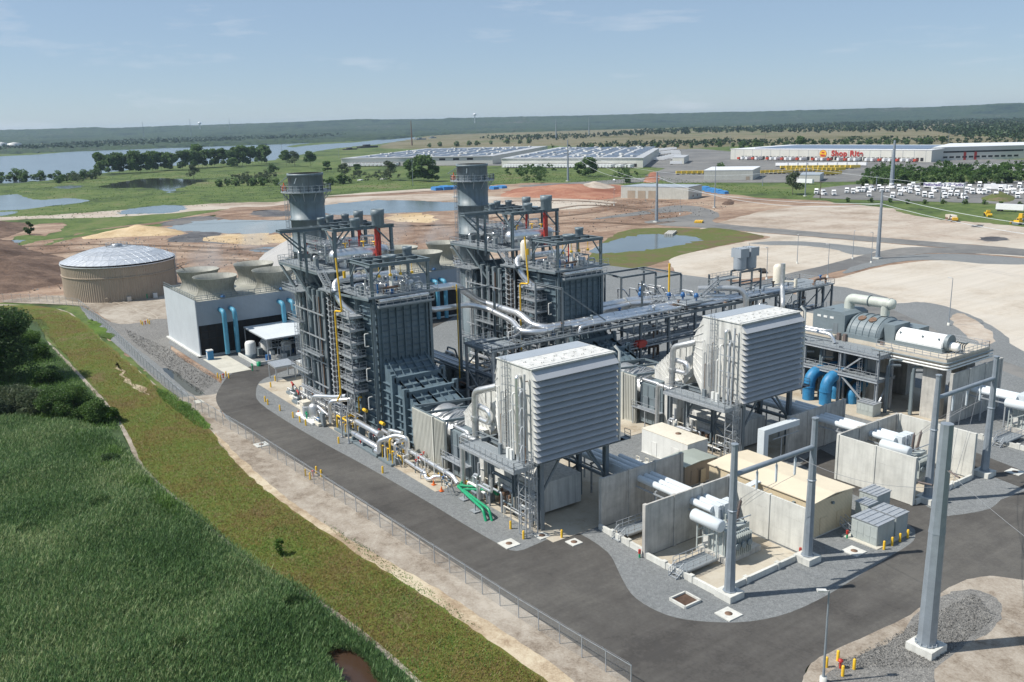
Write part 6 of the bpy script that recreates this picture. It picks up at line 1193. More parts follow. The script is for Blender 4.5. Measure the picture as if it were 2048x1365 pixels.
for i in range(6):
    x = -126.6-.8*i; s = solo('rack_pipe', ordn(i)+' upper tier rack pipe beyond the valve platform, counted from the near edge', 'pipe', x, 155, 'pipes on the upper tier of the rack'); MB().tube([(x, 132+r2.uniform(0, 4), zR+.45), (x, 168, zR+.45)], [.15, .35, .22, .3, .45, .18][i], 12).build('pipe', M[['galv', 'alu', 'aluD', 'alu', 'alu', 'white'][i]], s)
for i in range(60):
    y = 85+i*1.52; x = -125.9-(i*2.3 % 5); z = [zL+.2, 1.6, zR-2.2, 5.0, zR-.4][i % 5]; L_x = 2.5+(i*1.3 % 5); k = ['galv', 'aluD', 'alu', 'grey', 'white', 'rust'][i % 6]
    s = solo('rack_fitting', ordn(i)+' valve and pipe cluster inside the rack, counted from its left end', 'valve', x, y, 'valve clusters inside the rack')
    MB().pipe([(x, y, z), (x, y, z+1.9), (x, y+L_x, z+1.9), (x, y+L_x, z)], .1+.05*(i % 4), 8).build('pipe', M[k], s)
    MB().tube([(x, y+L_x*.5, z+1.5), (x, y+L_x*.5, z+2.6)], .2, 8).lathe(x, y+L_x*.5, [(.4, z+2.6), (.4, z+2.75), (.02, z+2.8)], 10).build('valve', M[['galv', 'rust', 'stg', 'valve'][i % 4]], s)
for i, (ya, yb, z) in enumerate([(92, 103, 4.8), (118, 132, 4.8), (134, 150, 4.8), (118, 140, 11.2)]):
    s = solo('mezzanine', ['grating mezzanine inside the rack left of the farther boiler duct', 'low grating mezzanine behind the farther turbine enclosure', 'low grating mezzanine under the valve platform', 'upper grating mezzanine inside the rack'][i], 'platform', -128, (ya+yb)/2)
    MB().box(-130.8, ya, z-.12, -125.8, yb, z).build('grating', M['grat'], s); MB().rail([(-130.7, ya, z), (-125.8, ya, z), (-125.8, yb, z)], 1.1, 1.5, .06).build('handrail', M['galv'], s)
# valve platform, frames and fittings on the rack
vp = solo('valve_platform', 'raised valve platform with blue actuators and an open steel frame on the rack', 'platform', -130, 140)
MB().box(-134.5, 131, 15.2, -124.7, 139, 15.35).build('grating', M['grat'], vp); MB().rail([(-134.4, 131.1, 15.35), (-124.8, 131.1, 15.35), (-124.8, 139, 15.35)], 1.1, 1.3, .06).rail([(-134.4, 139, 15.35), (-134.4, 131.1, 15.35)], 1.1, 1.3, .06).build('handrail', M['galv'], vp)
MB().stair((-131.5, 127.4, zR), (-131.5, 131.2, 15.4), 1).build('stair', M['galv'], vp); MB().stair((-128.5, 139.2, 15.4), (-128.5, 144.5, 18.2), 1).build('stair', M['galv'], vp)
mb = MB()
for x, y in ((-139.6, 127), (-139.6, 137), (-146, 128), (-146, 139.6), (-134.6, 139.6), (-133.9, 127.6)): mb.ib((x, y, 9), (x, y, 19.6), .3, .36)
for p, q in (((-139.6, 127, 19.6), (-139.6, 137, 19.6)), ((-146, 128, 19.6), (-146, 139.6, 19.6)), ((-146, 139.6, 19.6), (-134.6, 139.6, 19.6)), ((-139.6, 127, 19.6), (-146, 128, 19.6)), ((-139.6, 137, 19.6), (-146, 137.6, 19.6)), ((-134.6, 132, 19.6), (-134.6, 139.6, 19.6))): mb.ib(p, q, .3, .4)
mb.build('open_frame', M['grey'], vp)
for i, (x, y, z) in enumerate([(-131, 132.4, 15.4), (-129, 134.4, 15.4), (-126.4, 135.6, 15.4), (-137, 130, 15), (-141, 134, 15)]): MB().lathe(x, y, [(.2, z), (.2, z+.6), (.5, z+.7), (.5, z+1.2), (.3, z+1.6), (.02, z+1.7)], 12).build('actuator', M['valve'], vp)
MB().tube([(-131, 132.4, 16.4), (-131, 132.4, 23)], .2, 10).build('yellow_post', M['yellow'], vp)
MB().tube([(-130.5, 116.6, 12.2), (-130.5, 120, 14.3)], .0001, 3).build('sleeve', M['alu'], vp) if False else None
for i in range(14):
    x, y = -146+r2.uniform(0, 14), 129+r2.uniform(0, 10); MB().pipe([(x, y, 14.2), (x, y, 16.4), (x+2, y, 16.4), (x+2, y+2, 14)], .12+.1*r2.random(), 8).build('pipe', M[['alu', 'aluD', 'galv'][i % 3]], vp)
for i, (y, z, rr) in enumerate([(0, 15.0, .62), (1.8, 14.4, .55), (-1.8, 13.0, .5)]):
    s = solo('steam_pipe', ordn(i)+' silver main from the right side of the farther boiler', 'steam pipe', -139, 122, 'silver mains from the farther boiler'); MB().pipe([(-134+y, 114.2, z+1.5 if i == 0 else z), (-137+y*.6, 118, z), (-138+y*.8, 128, z), (-131+y, 142, z), (-128+y*.5, 146, z)], rr, 14, 2).build('pipe', M['alu'], s)
    for q in (120, 126): MB().tube([(-137.6+y*.7, q, z), (-137.7+y*.7, q+.3, z)], rr*1.15, 14).build('flange', M['aluD'], s)
ul = solo('blue_drain_bend', 'dark blue vertical pipe bend between the farther boiler and the rack', 'pipe', -141, 121); MB().pipe([(-141, 121, 14), (-141, 121, 8.5), (-139.6, 123, 8.0)], .45, 12, 1).build('pipe', M['blue'], ul)
um = solo('upper_walkway', 'sloping topped upper walkway on the rack left of the twin silencers', 'walkway', -130, 148)
MB().box(-131.5, 144.6, 18.0, -128.8, 152, 18.15).build('grating', M['grat'], um); MB().rail([(-128.8, 144.6, 18.15), (-128.8, 152, 18.15)], 1.1, 1.2, .06).rail([(-131.5, 144.6, 18.15), (-131.5, 152, 18.15)], 1.1, 1.2, .06).build('handrail', M['galv'], um)
mb = MB()
for x in (-131.4, -128.9):
    for y in (144.8, 151.8, 158.6): mb.ib((x, y, zR), (x, y, 19.2), .3, .34)
    mb.ib((x, 151.8, 19.2), (x, 158.6, 19.2), .3, .4)
mb.bar((-128.9, 151.8, 14), (-128.9, 158.6, 16.4), .2).ib((-131.4, 151.8, 16.4), (-131.4, 158.6, 16.4), .3, .3).ib((-128.9, 151.8, 16.4), (-128.9, 158.6, 16.4), .3, .3); mb.build('frame', M['grey'], um)
for i, y in enumerate((153.3, 156.6)):
    s = solo('vent_silencer', ['left', 'right'][i]+' one of the twin grey vent silencers standing above the pipe rack', 'silencer', -130.4, y)
    MB().lathe(-130.4, y, [(.4, 19.1), (1.35, 19.5), (1.4, 19.8), (1.4, 22.2)], 22).build('body', M['cladg'], s)
    mb = MB().cbox(-130.4, y, 22.2, 2.7, 2.7, 1.9)
    for k in range(4): mb.cbox(-131.4+.67*k, y-1.1, 24.1, .12, .4, .15).cbox(-129.05, y-1.0+.67*k, 24.1, .4, .12, .15)
    mb.build('hood', M['cladg'], s)
s = solo('bypass_pipe', 'silver pipe bending over and dropping down left of the twin silencers', 'steam pipe', -126, 146); MB().pipe([(-131, 141, 16.6), (-127.5, 145, 16.8), (-125.2, 147.5, 16.6), (-124.2, 148.4, 15), (-124.2, 148.4, 6)], .62, 14, 1.6).build('pipe', M['aluD'], s)
s = solo('exhaust_vent_pipe', 'tall pale pipe with a dog leg rising right of the twin silencers', 'vent pipe', -125, 158); MB().pipe([(-121.6, 157.2, 8), (-121.6, 157.2, 13.0), (-124.6, 160.6, 15.4), (-124.6, 160.6, 20.6)], .5, 14, 1.2).build('pipe', M['aluD'], s)
s = solo('flash_tank', 'cream upright tank on the rack deck right of the tall vent pipe', 'tank', -130.5, 166.6); MB().lathe(-130.5, 166.6, [(.3, 14), (1.1, 14.4), (1.15, 15), (1.15, 18.6), (.8, 19.1), (.02, 19.3)], 20).build('shell', M['cream'], s); MB().tube([(-129.4, 166.6, 15.4), (-127, 168.4, 15.4)], .2, 8).tube([(-127, 168.4, 14), (-127, 168.4, 16)], .4, 10).build('side_pot', M['cream'], s)
s = solo('rack_end_deck', 'open grey deck with handrails at the right end of the pipe rack', 'platform', -130, 173); MB().box(-134.8, 160.5, zR+.05, -125.0, 180, zR+.2).build('deck', M['grat'], s); MB().rail([(-125, 160.5, zR+.2), (-125, 180, zR+.2), (-134.7, 180, zR+.2), (-134.7, 160.5, zR+.2)], 1.1, 1.5, .07).build('handrail', M['galv'], s)
mb = MB()
for x in (-134.4, -125.3): mb.ib((x, 179.6, .1), (x, 179.6, zR), .34, .4).ib((x, 174, .1), (x, 174, zR), .34, .4).bar((x, 174, 7), (x, 179.6, 13), .2)
mb.build('frame', M['grey'], s); MB().stair((-128, 172, 6), (-128, 180, 0), 1.1).build('stair', M['galv'], s); MB().stair((-130, 166, 11), (-130, 173, 6), 1.1).build('stair', M['galv'], s)
for i, (x, y) in enumerate([(-142.2, 88.4), (-141.6, 96.0)]):
    s = solo('vent_frame_post', ['dark steel column with a thin yellow pipe, between the boilers', 'grey steel column right of the yellow piped one'][i], 'column', x, y); MB().ib((x, y, .2), (x, y, 21.8 if i == 0 else 20.4), .36, .4).build('column', M['darks'], s)
    if i == 0: MB().tube([(x, y-.5, .6), (x, y-.5, 22.6)], .12, 8).build('vent_pipe', M['yellow'], s); MB().ib((x, y, 21.5), (x+.6, 95.8, 21.5), .2, .24).build('beam', M['grey'], s)
s = solo('rack_mast', 'steel column with a long brace rising from the rack before the farther boiler', 'column', -127, 101.5); MB().ib((-126.4, 100.6, zR), (-126.4, 100.6, 22.5), .36, .4).ib((-126.4, 100.6, 22.3), (-134.5, 100.6, 22.3), .3, .36).bar((-126.4, 100.6, 22), (-126, 112.5, zR+.2), .2).bar((-134.5, 100.6, 22.3), (-134.5, 100.6, zR), .3).build('frame', M['grey'], s)
for i in range(26):
    x, y = -160+(i*5.3 % 26), 80.5+(i*3.1 % 16); h = 1.5+(i*1.7 % 3.5)
    s = solo('shade_equipment', ordn(i)+' piece of dark equipment in the shade between the boilers, from the left', 'equipment', x, y, 'dark equipment in the shade between the boilers')
    MB().cbox(x, y, .2, 1.6+(i % 3), 1.2+(i % 2), h).build('body', M[['darks', 'stg', 'aluD', 'grey', 'fh'][i % 5]], s); MB().pipe([(x, y, h), (x, y, h+1.6), (x+3, y, h+1.6), (x+3, y+1.8, .4)], .14+.05*(i % 3), 8).build('pipe', M[['aluD', 'galv', 'darks', 'rust'][i % 4]], s)
# dark pipe bridge between the units (runs left to right behind the nearer unit)
pb = solo('pipe_bridge', 'low dark pipe bridge in the shade between the two boilers', 'pipe bridge', -145, 92)
for y in (88.5, 92.5): MB().ib((-170, y, 5.6), (-131.5, y, 5.6), .3, .5).build('beam', M['darks'], pb)
c_ = MB().ib((-168, 88.5, .2), (-168, 88.5, 5.4), .3, .34).build('column', M['darks'], pb)
for i in range(12): 
    if i: dup(c_, ((i//2)*7.2, 4*(i % 2), 0))
for i in range(7): MB().tube([(-170, 88.9+.5*i, 6.0), (-131, 88.9+.5*i, 6.0)], .12+.08*(i % 3), 8).build('pipe', M[['darks', 'aluD', 'galv'][i % 3]], pb)
s = solo('storage_bullet', 'horizontal white tank on saddles between the boilers', 'tank', -173, 93); MB().tube([(-176.2, 93.6, 3), (-175.9, 93.6, 3), (-175, 93.6, 3), (-168, 93.6, 3), (-167, 93.6, 3), (-166.7, 93.6, 3)], [.3, .9, 1.5, 1.5, .9, .3], 22).build('shell', M['white'], s); MB().cbox(-173.6, 93.6, 0, .5, 2.6, 2).build('saddle', M['concw'], s); MB().cbox(-169.4, 93.6, 0, .5, 2.6, 2).build('saddle', M['concw'], s)
for i in range(5):
    x, y = [(-152, 86), (-140, 94), (-120, 90), (-117, 94), (-112, 88)][i]; s = solo('auxiliary_skid', ['dark skid behind the nearer boiler', 'skid under the left end of the rack', 'skid behind the nearer turbine enclosure', 'grey box skid between turbine enclosure and rack', 'pale box unit behind the nearer filter house'][i], 'equipment skid', x, y)
    MB().cbox(x, y, .2, 4, 2.4, 2.2).build('box', M[['darks', 'grey', 'stg', 'fh', 'white'][i]], s); MB().pipe([(x-1, y, 2.4), (x-1, y, 4), (x+2, y, 4), (x+2, y+2, 4)], .2, 8).build('pipe', M['aluD'], s)
for i in range(44):
    y = 86+i*2.05; z = [9.4, 4.5, 6.6, 10.4][i % 4]; k = ['galv', 'aluD', 'alu', 'rust', 'white', 'galv', 'aluD', 'galv'][i % 8]
    s = solo('branch_pipe', ordn(i)+' branch pipe dropping from the rack, counted from its left end', 'pipe', -128, y, 'branch pipes under the rack'); x = -126.2-(i*1.7 % 4.4)
    MB().pipe([(x, y, .3), (x, y, z), (x-1.4, y+.8, z), (x-1.4, y+2.4, z), (x-1.4, y+2.4, .6 if i % 3 else 12)], .09+.07*(i % 3), 8).build('pipe', M[k], s)
s = solo('fire_pump', 'bright red valve body on the lower rack tier behind the filter houses', 'valve', -125.4, 118.6); MB().cbox(-125.0, 118.8, zL+.1, 1.2, 1.8, 1.3).tube([(-125, 117.4, zL+.8), (-125, 120.2, zL+.8)], .5, 12).build('body', M['red'], s)
s = solo('low_silver_main', 'long silver main low along the near side of the rack', 'pipe', -124, 120); MB().tube([(-123.4, 98, 4.6), (-123.4, 137, 4.6)], .75, 16).build('pipe', M['aluD'], s)
# ---------------------------------------------------------------- steam turbine deck
zD = 11.4
sg = solo('steam_turbine_deck', 'raised concrete and steel deck carrying the steam turbine at the right', 'turbine deck', -95, 150)
MB().box(-118, 145.4, zD-1.5, -90.6, 158.5, zD).box(-90.6, 143.6, zD-1.7, -77.2, 157.6, zD).build('deck_slab', M['concd'], sg)
p0 = MB().box(-81.8, 144.6, .1, -79.2, 147.6, zD-1.7).build('pier', M['conc'], sg)
for dx, dy in ((0, 9.4), (-11, 0), (-11, 9.4), (-22, 2), (-22, 10), (-32, 3), (-32, 10)): dup(p0, (dx, dy, 0))
MB().box(-112, 149, .1, -93, 156, 8.8).build('condenser', M['darks'], sg)
MB().box(-120, 139.6, zD-.9, -87.2, 145.3, zD-.75).box(-120, 139.6, 6.2, -87.2, 145.3, 6.35).build('steel_deck', M['grat'], sg)
c_ = MB().ib((-87.4, 139.9, .1), (-87.4, 139.9, zD-.2), .42, .46).build('steel_column', M['galv'], sg)
for dx, dy in ((0, 4.4), (-7.6, 0), (-15.2, 0), (-22.8, 0), (-30.4, 0)): dup(c_, (dx, dy, 0))
MB().ib((-102.8, 139.4, zD), (-102.8, 139.4, 17), .34, .4).build('hoist_post', M['grey'], sg)
mb = MB()
for z in (zD-1.1, 6.0): mb.ib((-120, 139.7, z), (-87.2, 139.7, z), .3, .5).ib((-87.3, 139.7, z), (-87.3, 145.3, z), .3, .5)
for a, b in (((-95, 139.9, 6), (-88.2, 139.9, .6)), ((-87.4, 144, 6), (-87.4, 140, .6)), ((-95, 139.9, 6.2), (-90, 139.9, 10.4))): mb.bar(a, b, .26)
mb.build('steel_beams', M['galv'], sg)
MB().rail([(-120, 139.7, zD-.75), (-87.2, 139.7, zD-.75), (-87.2, 143.6, zD-.75)], 1.1, 1.4, .065).rail([(-90.4, 143.7, zD), (-77.3, 143.7, zD), (-77.3, 157.5, zD), (-84, 157.5, zD)], 1.1, 1.4, .065).rail([(-120, 139.7, 6.35), (-87.2, 139.7, 6.35)], 1.1, 1.4, .065).build('handrail', M['galv'], sg)
for z in (zD-.5, zD-1.1, zD-1.6): MB().pipe([(-91, 143.2, z), (-76.8, 143.2, z), (-76.8, 157.8, z)], .16, 8, .8).build('edge_pipe', M['white' if z < 10.8 else 'stg'], sg)
for i in range(46): x, y = -118+(i*1.65 % 36), 141+8*((i*7) % 11)/11; MB().pipe([(x, y, .3), (x, y, 8+(i % 3)), (x+1.5, y+1.5, 8+(i % 3))], .1+.06*(i % 4), 8).build('service_pipe', M[['galv', 'darks', 'aluD', 'stg', 'green' if i < 10 else 'grey'][i % 5]], sg)
MB().ladder((-91.2, 140.6, .2), 10, (0, -1)).build('caged_ladder', M['galv'], sg)
tb = solo('steam_turbine', 'blue grey steam turbine casing with hooped lagging and a crossover pipe on top', 'steam turbine', -97, 149)
MB().box(-105.6, 145.9, zD, -98.6, 153.2, zD+3.9).xz([(-105.6, zD+3.9), (-104.4, zD+4.4), (-99.6, zD+4.4), (-98.6, zD+3.9)], 146, 153.1).build('front_enclosure', M['stg'], tb)
mb = MB().box(-104.6, 145.82, zD+2.9, -103.8, 145.9, zD+3.3).box(-103.2, 145.82, zD+2.9, -102.4, 145.9, zD+3.3).box(-101.8, 145.82, zD+2.9, -101, 145.9, zD+3.3); mb.build('louvres', M['white'], tb)
MB().box(-101.0, 145.84, zD+.1, -100.0, 145.9, zD+2.2).build('door', M['grey'], tb); MB().cbox(-103.2, 147.4, zD+4.4, 1.6, 1.2, .1).build('roof_hatch', M['grey'], tb)
LX0, LX1, LY, LR = -98.4, -91.4, 149.8, 4.0
vs = []; fs = []; nseg = 20
for i, x in enumerate((LX0, LX0+.5, LX1-.5, LX1)):
    rr = LR*(.9 if i in (0, 3) else 1)
    for k in range(nseg+1): a = math.pi*k/nseg; vs.append((x, LY-rr*math.cos(a), zD+.6+rr*math.sin(a)*.86))
for i in range(3):
    for k in range(nseg): q = i*(nseg+1)+k; fs.append((q, q+nseg+1, q+nseg+2, q+1))
fs += [tuple(range(nseg+1)), tuple(range(3*(nseg+1), 4*(nseg+1)))[::-1]]
MB().add(vs, fs, False).box(LX0, LY-LR-.3, zD, LX1, LY+LR+.3, zD+.8).build('exhaust_hood', M['stg'], tb)
for i in range(5):
    x = LX0+.9+1.35*i; MB().tube([(x, LY-(LR+.05)*math.cos(math.pi*k/16), zD+.6+(LR+.05)*math.sin(math.pi*k/16)*.87) for k in range(17)], .09, 6).build('hoop', M['darks'], tb)
for x in (-96.2, -94.0): MB().tube([(x, LY-2.0, zD+3.45), (x, LY-2.1, zD+3.7)], .75, 18).build('relief_disc', M['rust'], tb)
MB().box(-91.3, 147.2, zD, -89.2, 152.0, zD+3.4).box(-91.0, 152.0, zD, -87.5, 155.5, zD+2.4).build('bearing_enclosure', M['stg'], tb)
MB().pipe([(-101.0, 150.6, zD+4.2), (-101.0, 150.6, zD+6.3), (-92.0, 150.2, zD+6.5)], .95, 20, 1.9).tube([(-93.2, 150.2, zD+6.4), (-93.2, 150.2, zD+4.2)], .8, 18).tube([(-92.2, 150.2, zD+6.5), (-91.6, 150.2, zD+6.5), (-91.3, 150.2, zD+6.5)], [1.0, .9, .3], 20).build('crossover_pipe', M['ptan'], tb)
for x in (-96.6, -92.4): MB().tube([(x, 150.35, zD+6.45), (x+.15, 150.35, zD+6.45)], 1.08, 20).build('flange', M['stg'], tb)
for x in (-99.2, -97.9, -90.2): MB().cbox(x, 145.2, zD-.7, .6, .6, 1.3).build('instrument_box', M['porc'], tb)
ge = solo('steam_generator', 'white cylindrical generator at the right end of the turbine deck', 'generator', -84.6, 148.8)
vs = []; fs = []
for i, x in enumerate((-89.0, -88.8, -80.4, -80.2)):
    rr = 1.75 if i in (0, 3) else 1.95
    for k in range(15): a = math.pi*k/14; vs.append((x, 149.0-rr*math.cos(a)*1.0, zD+1.0+rr*math.sin(a)))
for i in range(3):
    for k in range(14): q = i*15+k; fs.append((q, q+15, q+16, q+1))
fs += [tuple(range(15)), tuple(range(45, 60))[::-1]]
MB().add(vs, fs).box(-88.9, 147.1, zD+.8, -80.3, 150.9, zD+1.1).build('casing', M['genw'], ge)
MB().box(-89, 146.9, zD, -80, 151.1, zD+.8).build('base', M['stg'], ge)
for x in (-88.2, -84.0, -81.0): MB().cbox(x, 147.4, zD+2.2, .25, .3, .3).build('lug', M['stg'], ge)
MB().tube([(-80.2, 149, zD+1.6), (-79.6, 149, zD+1.6)], 1.5, 20).build('end_shield', M['stg'], ge)
MB().tube([(-79.7, 149, zD+1.1), (-78.4, 149, zD+1.1), (-78.1, 149, zD+1.1)], [.75, .75, .5], 16).build('exciter', M['genw'], ge)
for i in range(5): MB().pipe([(-79.4+.2*i, 150.4+.3*i, zD), (-79.4+.2*i, 150.4+.3*i, zD+1.8-.2*i), (-78.2, 151+.3*i, zD+1.6)], .09, 6).build('oil_pipe', M['stg'], ge)
for i, (pts, rr) in enumerate([([(-118, 141.8, zD+.9), (-98.8, 142.2, zD+.9), (-97.9, 142.2, zD-.6)], .34), ([(-118, 143.4, zD+1.0), (-101, 143.6, zD+1.0), (-100.4, 144.6, zD+1.0)], .26)]):
    s = solo('deck_steam_pipe', ['front silver pipe bending down through the steel turbine deck', 'rear silver pipe along the steel turbine deck'][i], 'steam pipe', -108, 142); MB().pipe(pts, rr, 14, .9).build('pipe', M['alu'], s)
for i, (x, y) in enumerate([(-100.1, 138.2), (-96.3, 138.0), (-97.4, 142.4), (-93.6, 142.2)]):
    s = solo('cooling_water_pipe', ['left big blue elbow pipe below the turbine deck', 'right big blue elbow pipe below the turbine deck', 'left blue pipe half hidden behind the big elbows', 'right blue pipe half hidden behind the big elbows'][i], 'water pipe', x, y, 'big blue cooling water pipes')
    if i < 2: MB().pipe([(x, y, 0), (x, y, 5.3), (x+1.2, y+9, 5.6)], 1.08, 20, 4.9).build('pipe', M['blue'], s); MB().tube([(x, y, 2.6), (x, y, 2.8)], 1.17, 20).build('flange', M['blue'], s)
    else: MB().pipe([(x, y, 0), (x, y, 2.4), (x+1, y+4, 4.6)], .95, 18, 1).build('pipe', M['blue'], s)
# yellow bollards
BOL = [('at the road curve left of the cream cabinet', [(-165.2, 57.5), (-163.0, 57.2), (-157.8, 57.6), (-152.2, 57.9), (-149.0, 57.9), (-146.6, 58.0), (-134.2, 58.6), (-117.6, 58.2), (-174, 62), (-178, 64.5)]),
       ('at the filter house corner', [(-89.6, 62.3), (-83.4, 65.9), (-86.2, 61.9)])]
Bp = None
def bollard(x, y, label, grp):
    global Bp
    if Bp is None:
        Bp = empty('bollard', (x, y, 0), label, 'bollard', grp); o = MB().lathe(0, 0, [(.15, 0), (.15, 1.2), (.11, 1.28), (.01, 1.31)], 12).build('post', M['yellow']); o.parent = Bp; return Bp
    c = clone(Bp, (x, y, 0), label); c["group"] = grp; return c
for lb, L in BOL:
    for i, (x, y) in enumerate(L): bollard(x, y, ordn(i)+' yellow bollard '+lb, 'yellow bollards '+lb)
for (cx, cy, lb) in ((*at(993, 946)[:2], 0),): pass
for cl, (cx, cy) in (('on the fence side of the road', at(627, 955)[:2]), ('where the concrete slab meets the road', at(447, 758)[:2]), ('on the stone yard near the water tank', at(291, 650)[:2]), ('in the bottom right corner around a red valve', at(1680, 1340)[:2])):
    for i, (dx, dy) in enumerate(((-.9, -.9), (.9, -.9), (-.9, .9), (.9, .9))): bollard(cx+dx, cy+dy, ['nearest', 'right', 'left', 'farthest'][i]+' of the four yellow bollards '+cl, 'yellow bollards '+cl)
    s = solo('red_valve', 'red valve post between the yellow bollards '+cl, 'valve', cx, cy); MB().tube([(cx, cy, 0), (cx, cy, .9)], .12, 8).lathe(cx, cy, [(.25, .9), (.25, 1.1), (.02, 1.15)], 10).build('post', M['red'], s)
for i in range(4): bollard(-56.6, 94.8+1.7*i, ordn(i)+' yellow bollard beside the louvred grey cabinets', 'yellow bollards beside the louvred cabinets')
for i, (px, py) in enumerate([(1018, 1091), (1457, 1232), (1708, 1106), (2030, 947), (523, 892), (1084, 1075), (1148, 1088)]):
    c = at(px, py); s = solo('manhole_cover', ['at the corner before the filter house', 'in front of the left gantry foot', 'between the cabinets and the gantry', 'at the right edge of the picture', 'between fence and road on the left', 'under the ladder tower', 'at the road edge by the filter house'][i]+', round lid in pale slab', 'manhole', c.x, c.y, 'round lids in pale square slabs')
    zz = Z[0]+.02; MB().cbox(c.x, c.y, zz-.3, 2.1 if i < 5 else 1.6, 2.1 if i < 5 else 1.6, .34).build('slab', M['concw'], s); MB().lathe(c.x, c.y, [(.42, zz), (.42, zz+.07), (.01, zz+.075)], 18).build('lid', M['rust'], s)
sm = solo('sump', 'square brown sump with a pale rim in the dark gravel', 'sump', -62.8, 66.9); MB().bar((-64, 65.7, .2), (-64, 68.1, .2), .2, .5).bar((-61.7, 65.7, .2), (-61.7, 68.1, .2), .2, .5).bar((-64, 65.7, .2), (-61.7, 65.7, .2), .2, .5).bar((-64, 68.1, .2), (-61.7, 68.1, .2), .2, .5).build('rim', M['concw'], sm); MB().box(-63.9, 65.8, .0, -61.8, 68, Z[0]+.02).build('bottom', G_['earthd'], sm)
for i, (x, y, lb) in enumerate([(-73.4, 70.0, 'at the end of the wall beside the nearest transformer'), (-61.2, 94, 'beside the louvred cabinet steps'), (-61.8, 85.5, 'at the far corner of the nearest transformer pit')]):
    s = solo('fire_hydrant', 'small red and green hydrant '+lb, 'hydrant', x, y); MB().tube([(x, y, 0), (x, y, .7)], .12, 8).build('base', M['green'], s); MB().tube([(x, y, .7), (x, y, 1.2)], .17, 8).build('head', M['red'], s)
# ---------------------------------------------------------------- fence, lamps, poles
def alpha_mesh(name, col, a):
    m = bpy.data.materials.new(name); m.use_nodes = True; nt = m.node_tree; N = nt.nodes; b = N['Principled BSDF']; b.inputs['Base Color'].default_value = (*col, 1); b.inputs['Roughness'].default_value = .5; b.inputs['Metallic'].default_value = .4
    g = N.new('ShaderNodeNewGeometry'); mp = N.new('ShaderNodeMapping'); mp.inputs['Rotation'].default_value = (.6, .7, .78); mp.inputs['Scale'].default_value = (9, 9, 9); nt.links.new(g.outputs['Position'], mp.inputs[0])
    ck = N.new('ShaderNodeTexChecker'); ck.inputs['Scale'].default_value = 1; nt.links.new(mp.outputs[0], ck.inputs['Vector'])
    rr = N.new('ShaderNodeMapRange'); rr.inputs[3].default_value = a*.7; rr.inputs[4].default_value = a*1.3; nt.links.new(ck.outputs['Fac'], rr.inputs[0]); nt.links.new(rr.outputs[0], b.inputs['Alpha']); return m
M['mesh'] = alpha_mesh('chain_link', (.42, .45, .47), .13)
fn = empty('chain_link_fence', at(0, 604), 'long chain link fence between the grass bank and the perimeter road', 'fence')
fp = [at(*p) for p in [(-200, 600), (0, 604), (90, 606), (158, 615), (205, 653), (293, 741), (360, 802), (419, 836), (498, 883), (600, 951), (710, 1024), (802, 1085), (900, 1149), (1020, 1228), (1160, 1316), (1262, 1378)]]
L = [0]; 
for a, b in zip(fp, fp[1:]): L.append(L[-1]+(b-a).length)
np_ = 97; pp = []
for i in range(np_):
    s = L[-1]*i/(np_-1); k = max(j for j in range(len(L)) if L[j] <= s+1e-6); k = min(k, len(fp)-2); pp.append(fp[k].lerp(fp[k+1], (s-L[k])/(L[k+1]-L[k])))
p0 = MB().bar(pp[0], pp[0]+U0*2.5, .075).bar(pp[0]+U0*2.5, pp[0]+Vector((-.25, -.25, 2.85)), .05).build('post', M['galv'], fn)
for p in pp[1:]: dup(p0, p-pp[0])
mb = MB(); r3 = MB()
for a, b in zip(pp, pp[1:]):
    mb.add([a+U0*.05, b+U0*.05, b+U0*2.45, a+U0*2.45], [(0, 1, 2, 3)]); r3.bar(a+U0*2.45, b+U0*2.45, .045)
    
r4 = MB()
for a, b in zip(pp, pp[1:]): r4.bar(a+Vector((-.12, -.12, 2.72)), b+Vector((-.12, -.12, 2.72)), .015)
r4.build('barbed_wire', M['galv'], fn)
mb.build('wire_mesh', M['mesh'], fn); r3.build('top_rail', M['galv'], fn)
def lamp(x, y, h, label, rz=0, grp=None, base=True):
    t = empty('street_lamp', (x, y, 0), label, 'street lamp', grp); c, s = math.cos(rz), math.sin(rz)
    MB().lathe(x, y, [(.34, -.05), (.34, .75), (.02, .76)], 16).build('base', M['concw'], t)
    MB().lathe(x, y, [(.13, .7), (.07, h)], 10).build('shaft', M['polegalv'], t)
    MB().bar((x, y, h), (x+c*.35, y+s*.35, h+.05), .08).bar((x+c*.25, y+s*.25, h+.06), (x+c*1.1, y+s*1.1, h+.12), .42, .18).build('lamp_head', M['fh'], t); return t
b = at(1646, 1368); lamp(b.x, b.y, 9.6, 'slender lamp post in the bottom right foreground beside four bollards', R_(235))
for i, (bx, by, h, lb) in enumerate([(1897, 652, 12, 'at the gravel mound right of the steam turbine'), (1655, 556, 11, 'beside the road across the pale lot'), (1742, 527, 11, 'where the site road bends'), (1533, 560, 10.5, 'left of the dark parked car'), (1497, 545, 10, 'behind the twin silencers'), (1594, 528, 10.5, 'in the middle of the pale stone lot'), (1705, 519, 10.5, 'beside the upper site road'), (1757, 512, 10, 'near the tall pole footing'), (1228, 412, 10, 'left of the beige garage'), (1360, 430, 9, 'between the pond and the garage')]):
    b = at(bx, by); lamp(b.x, b.y, h, 'thin lamp post '+lb, R_(200+20*i), 'thin lamp posts of the plant')
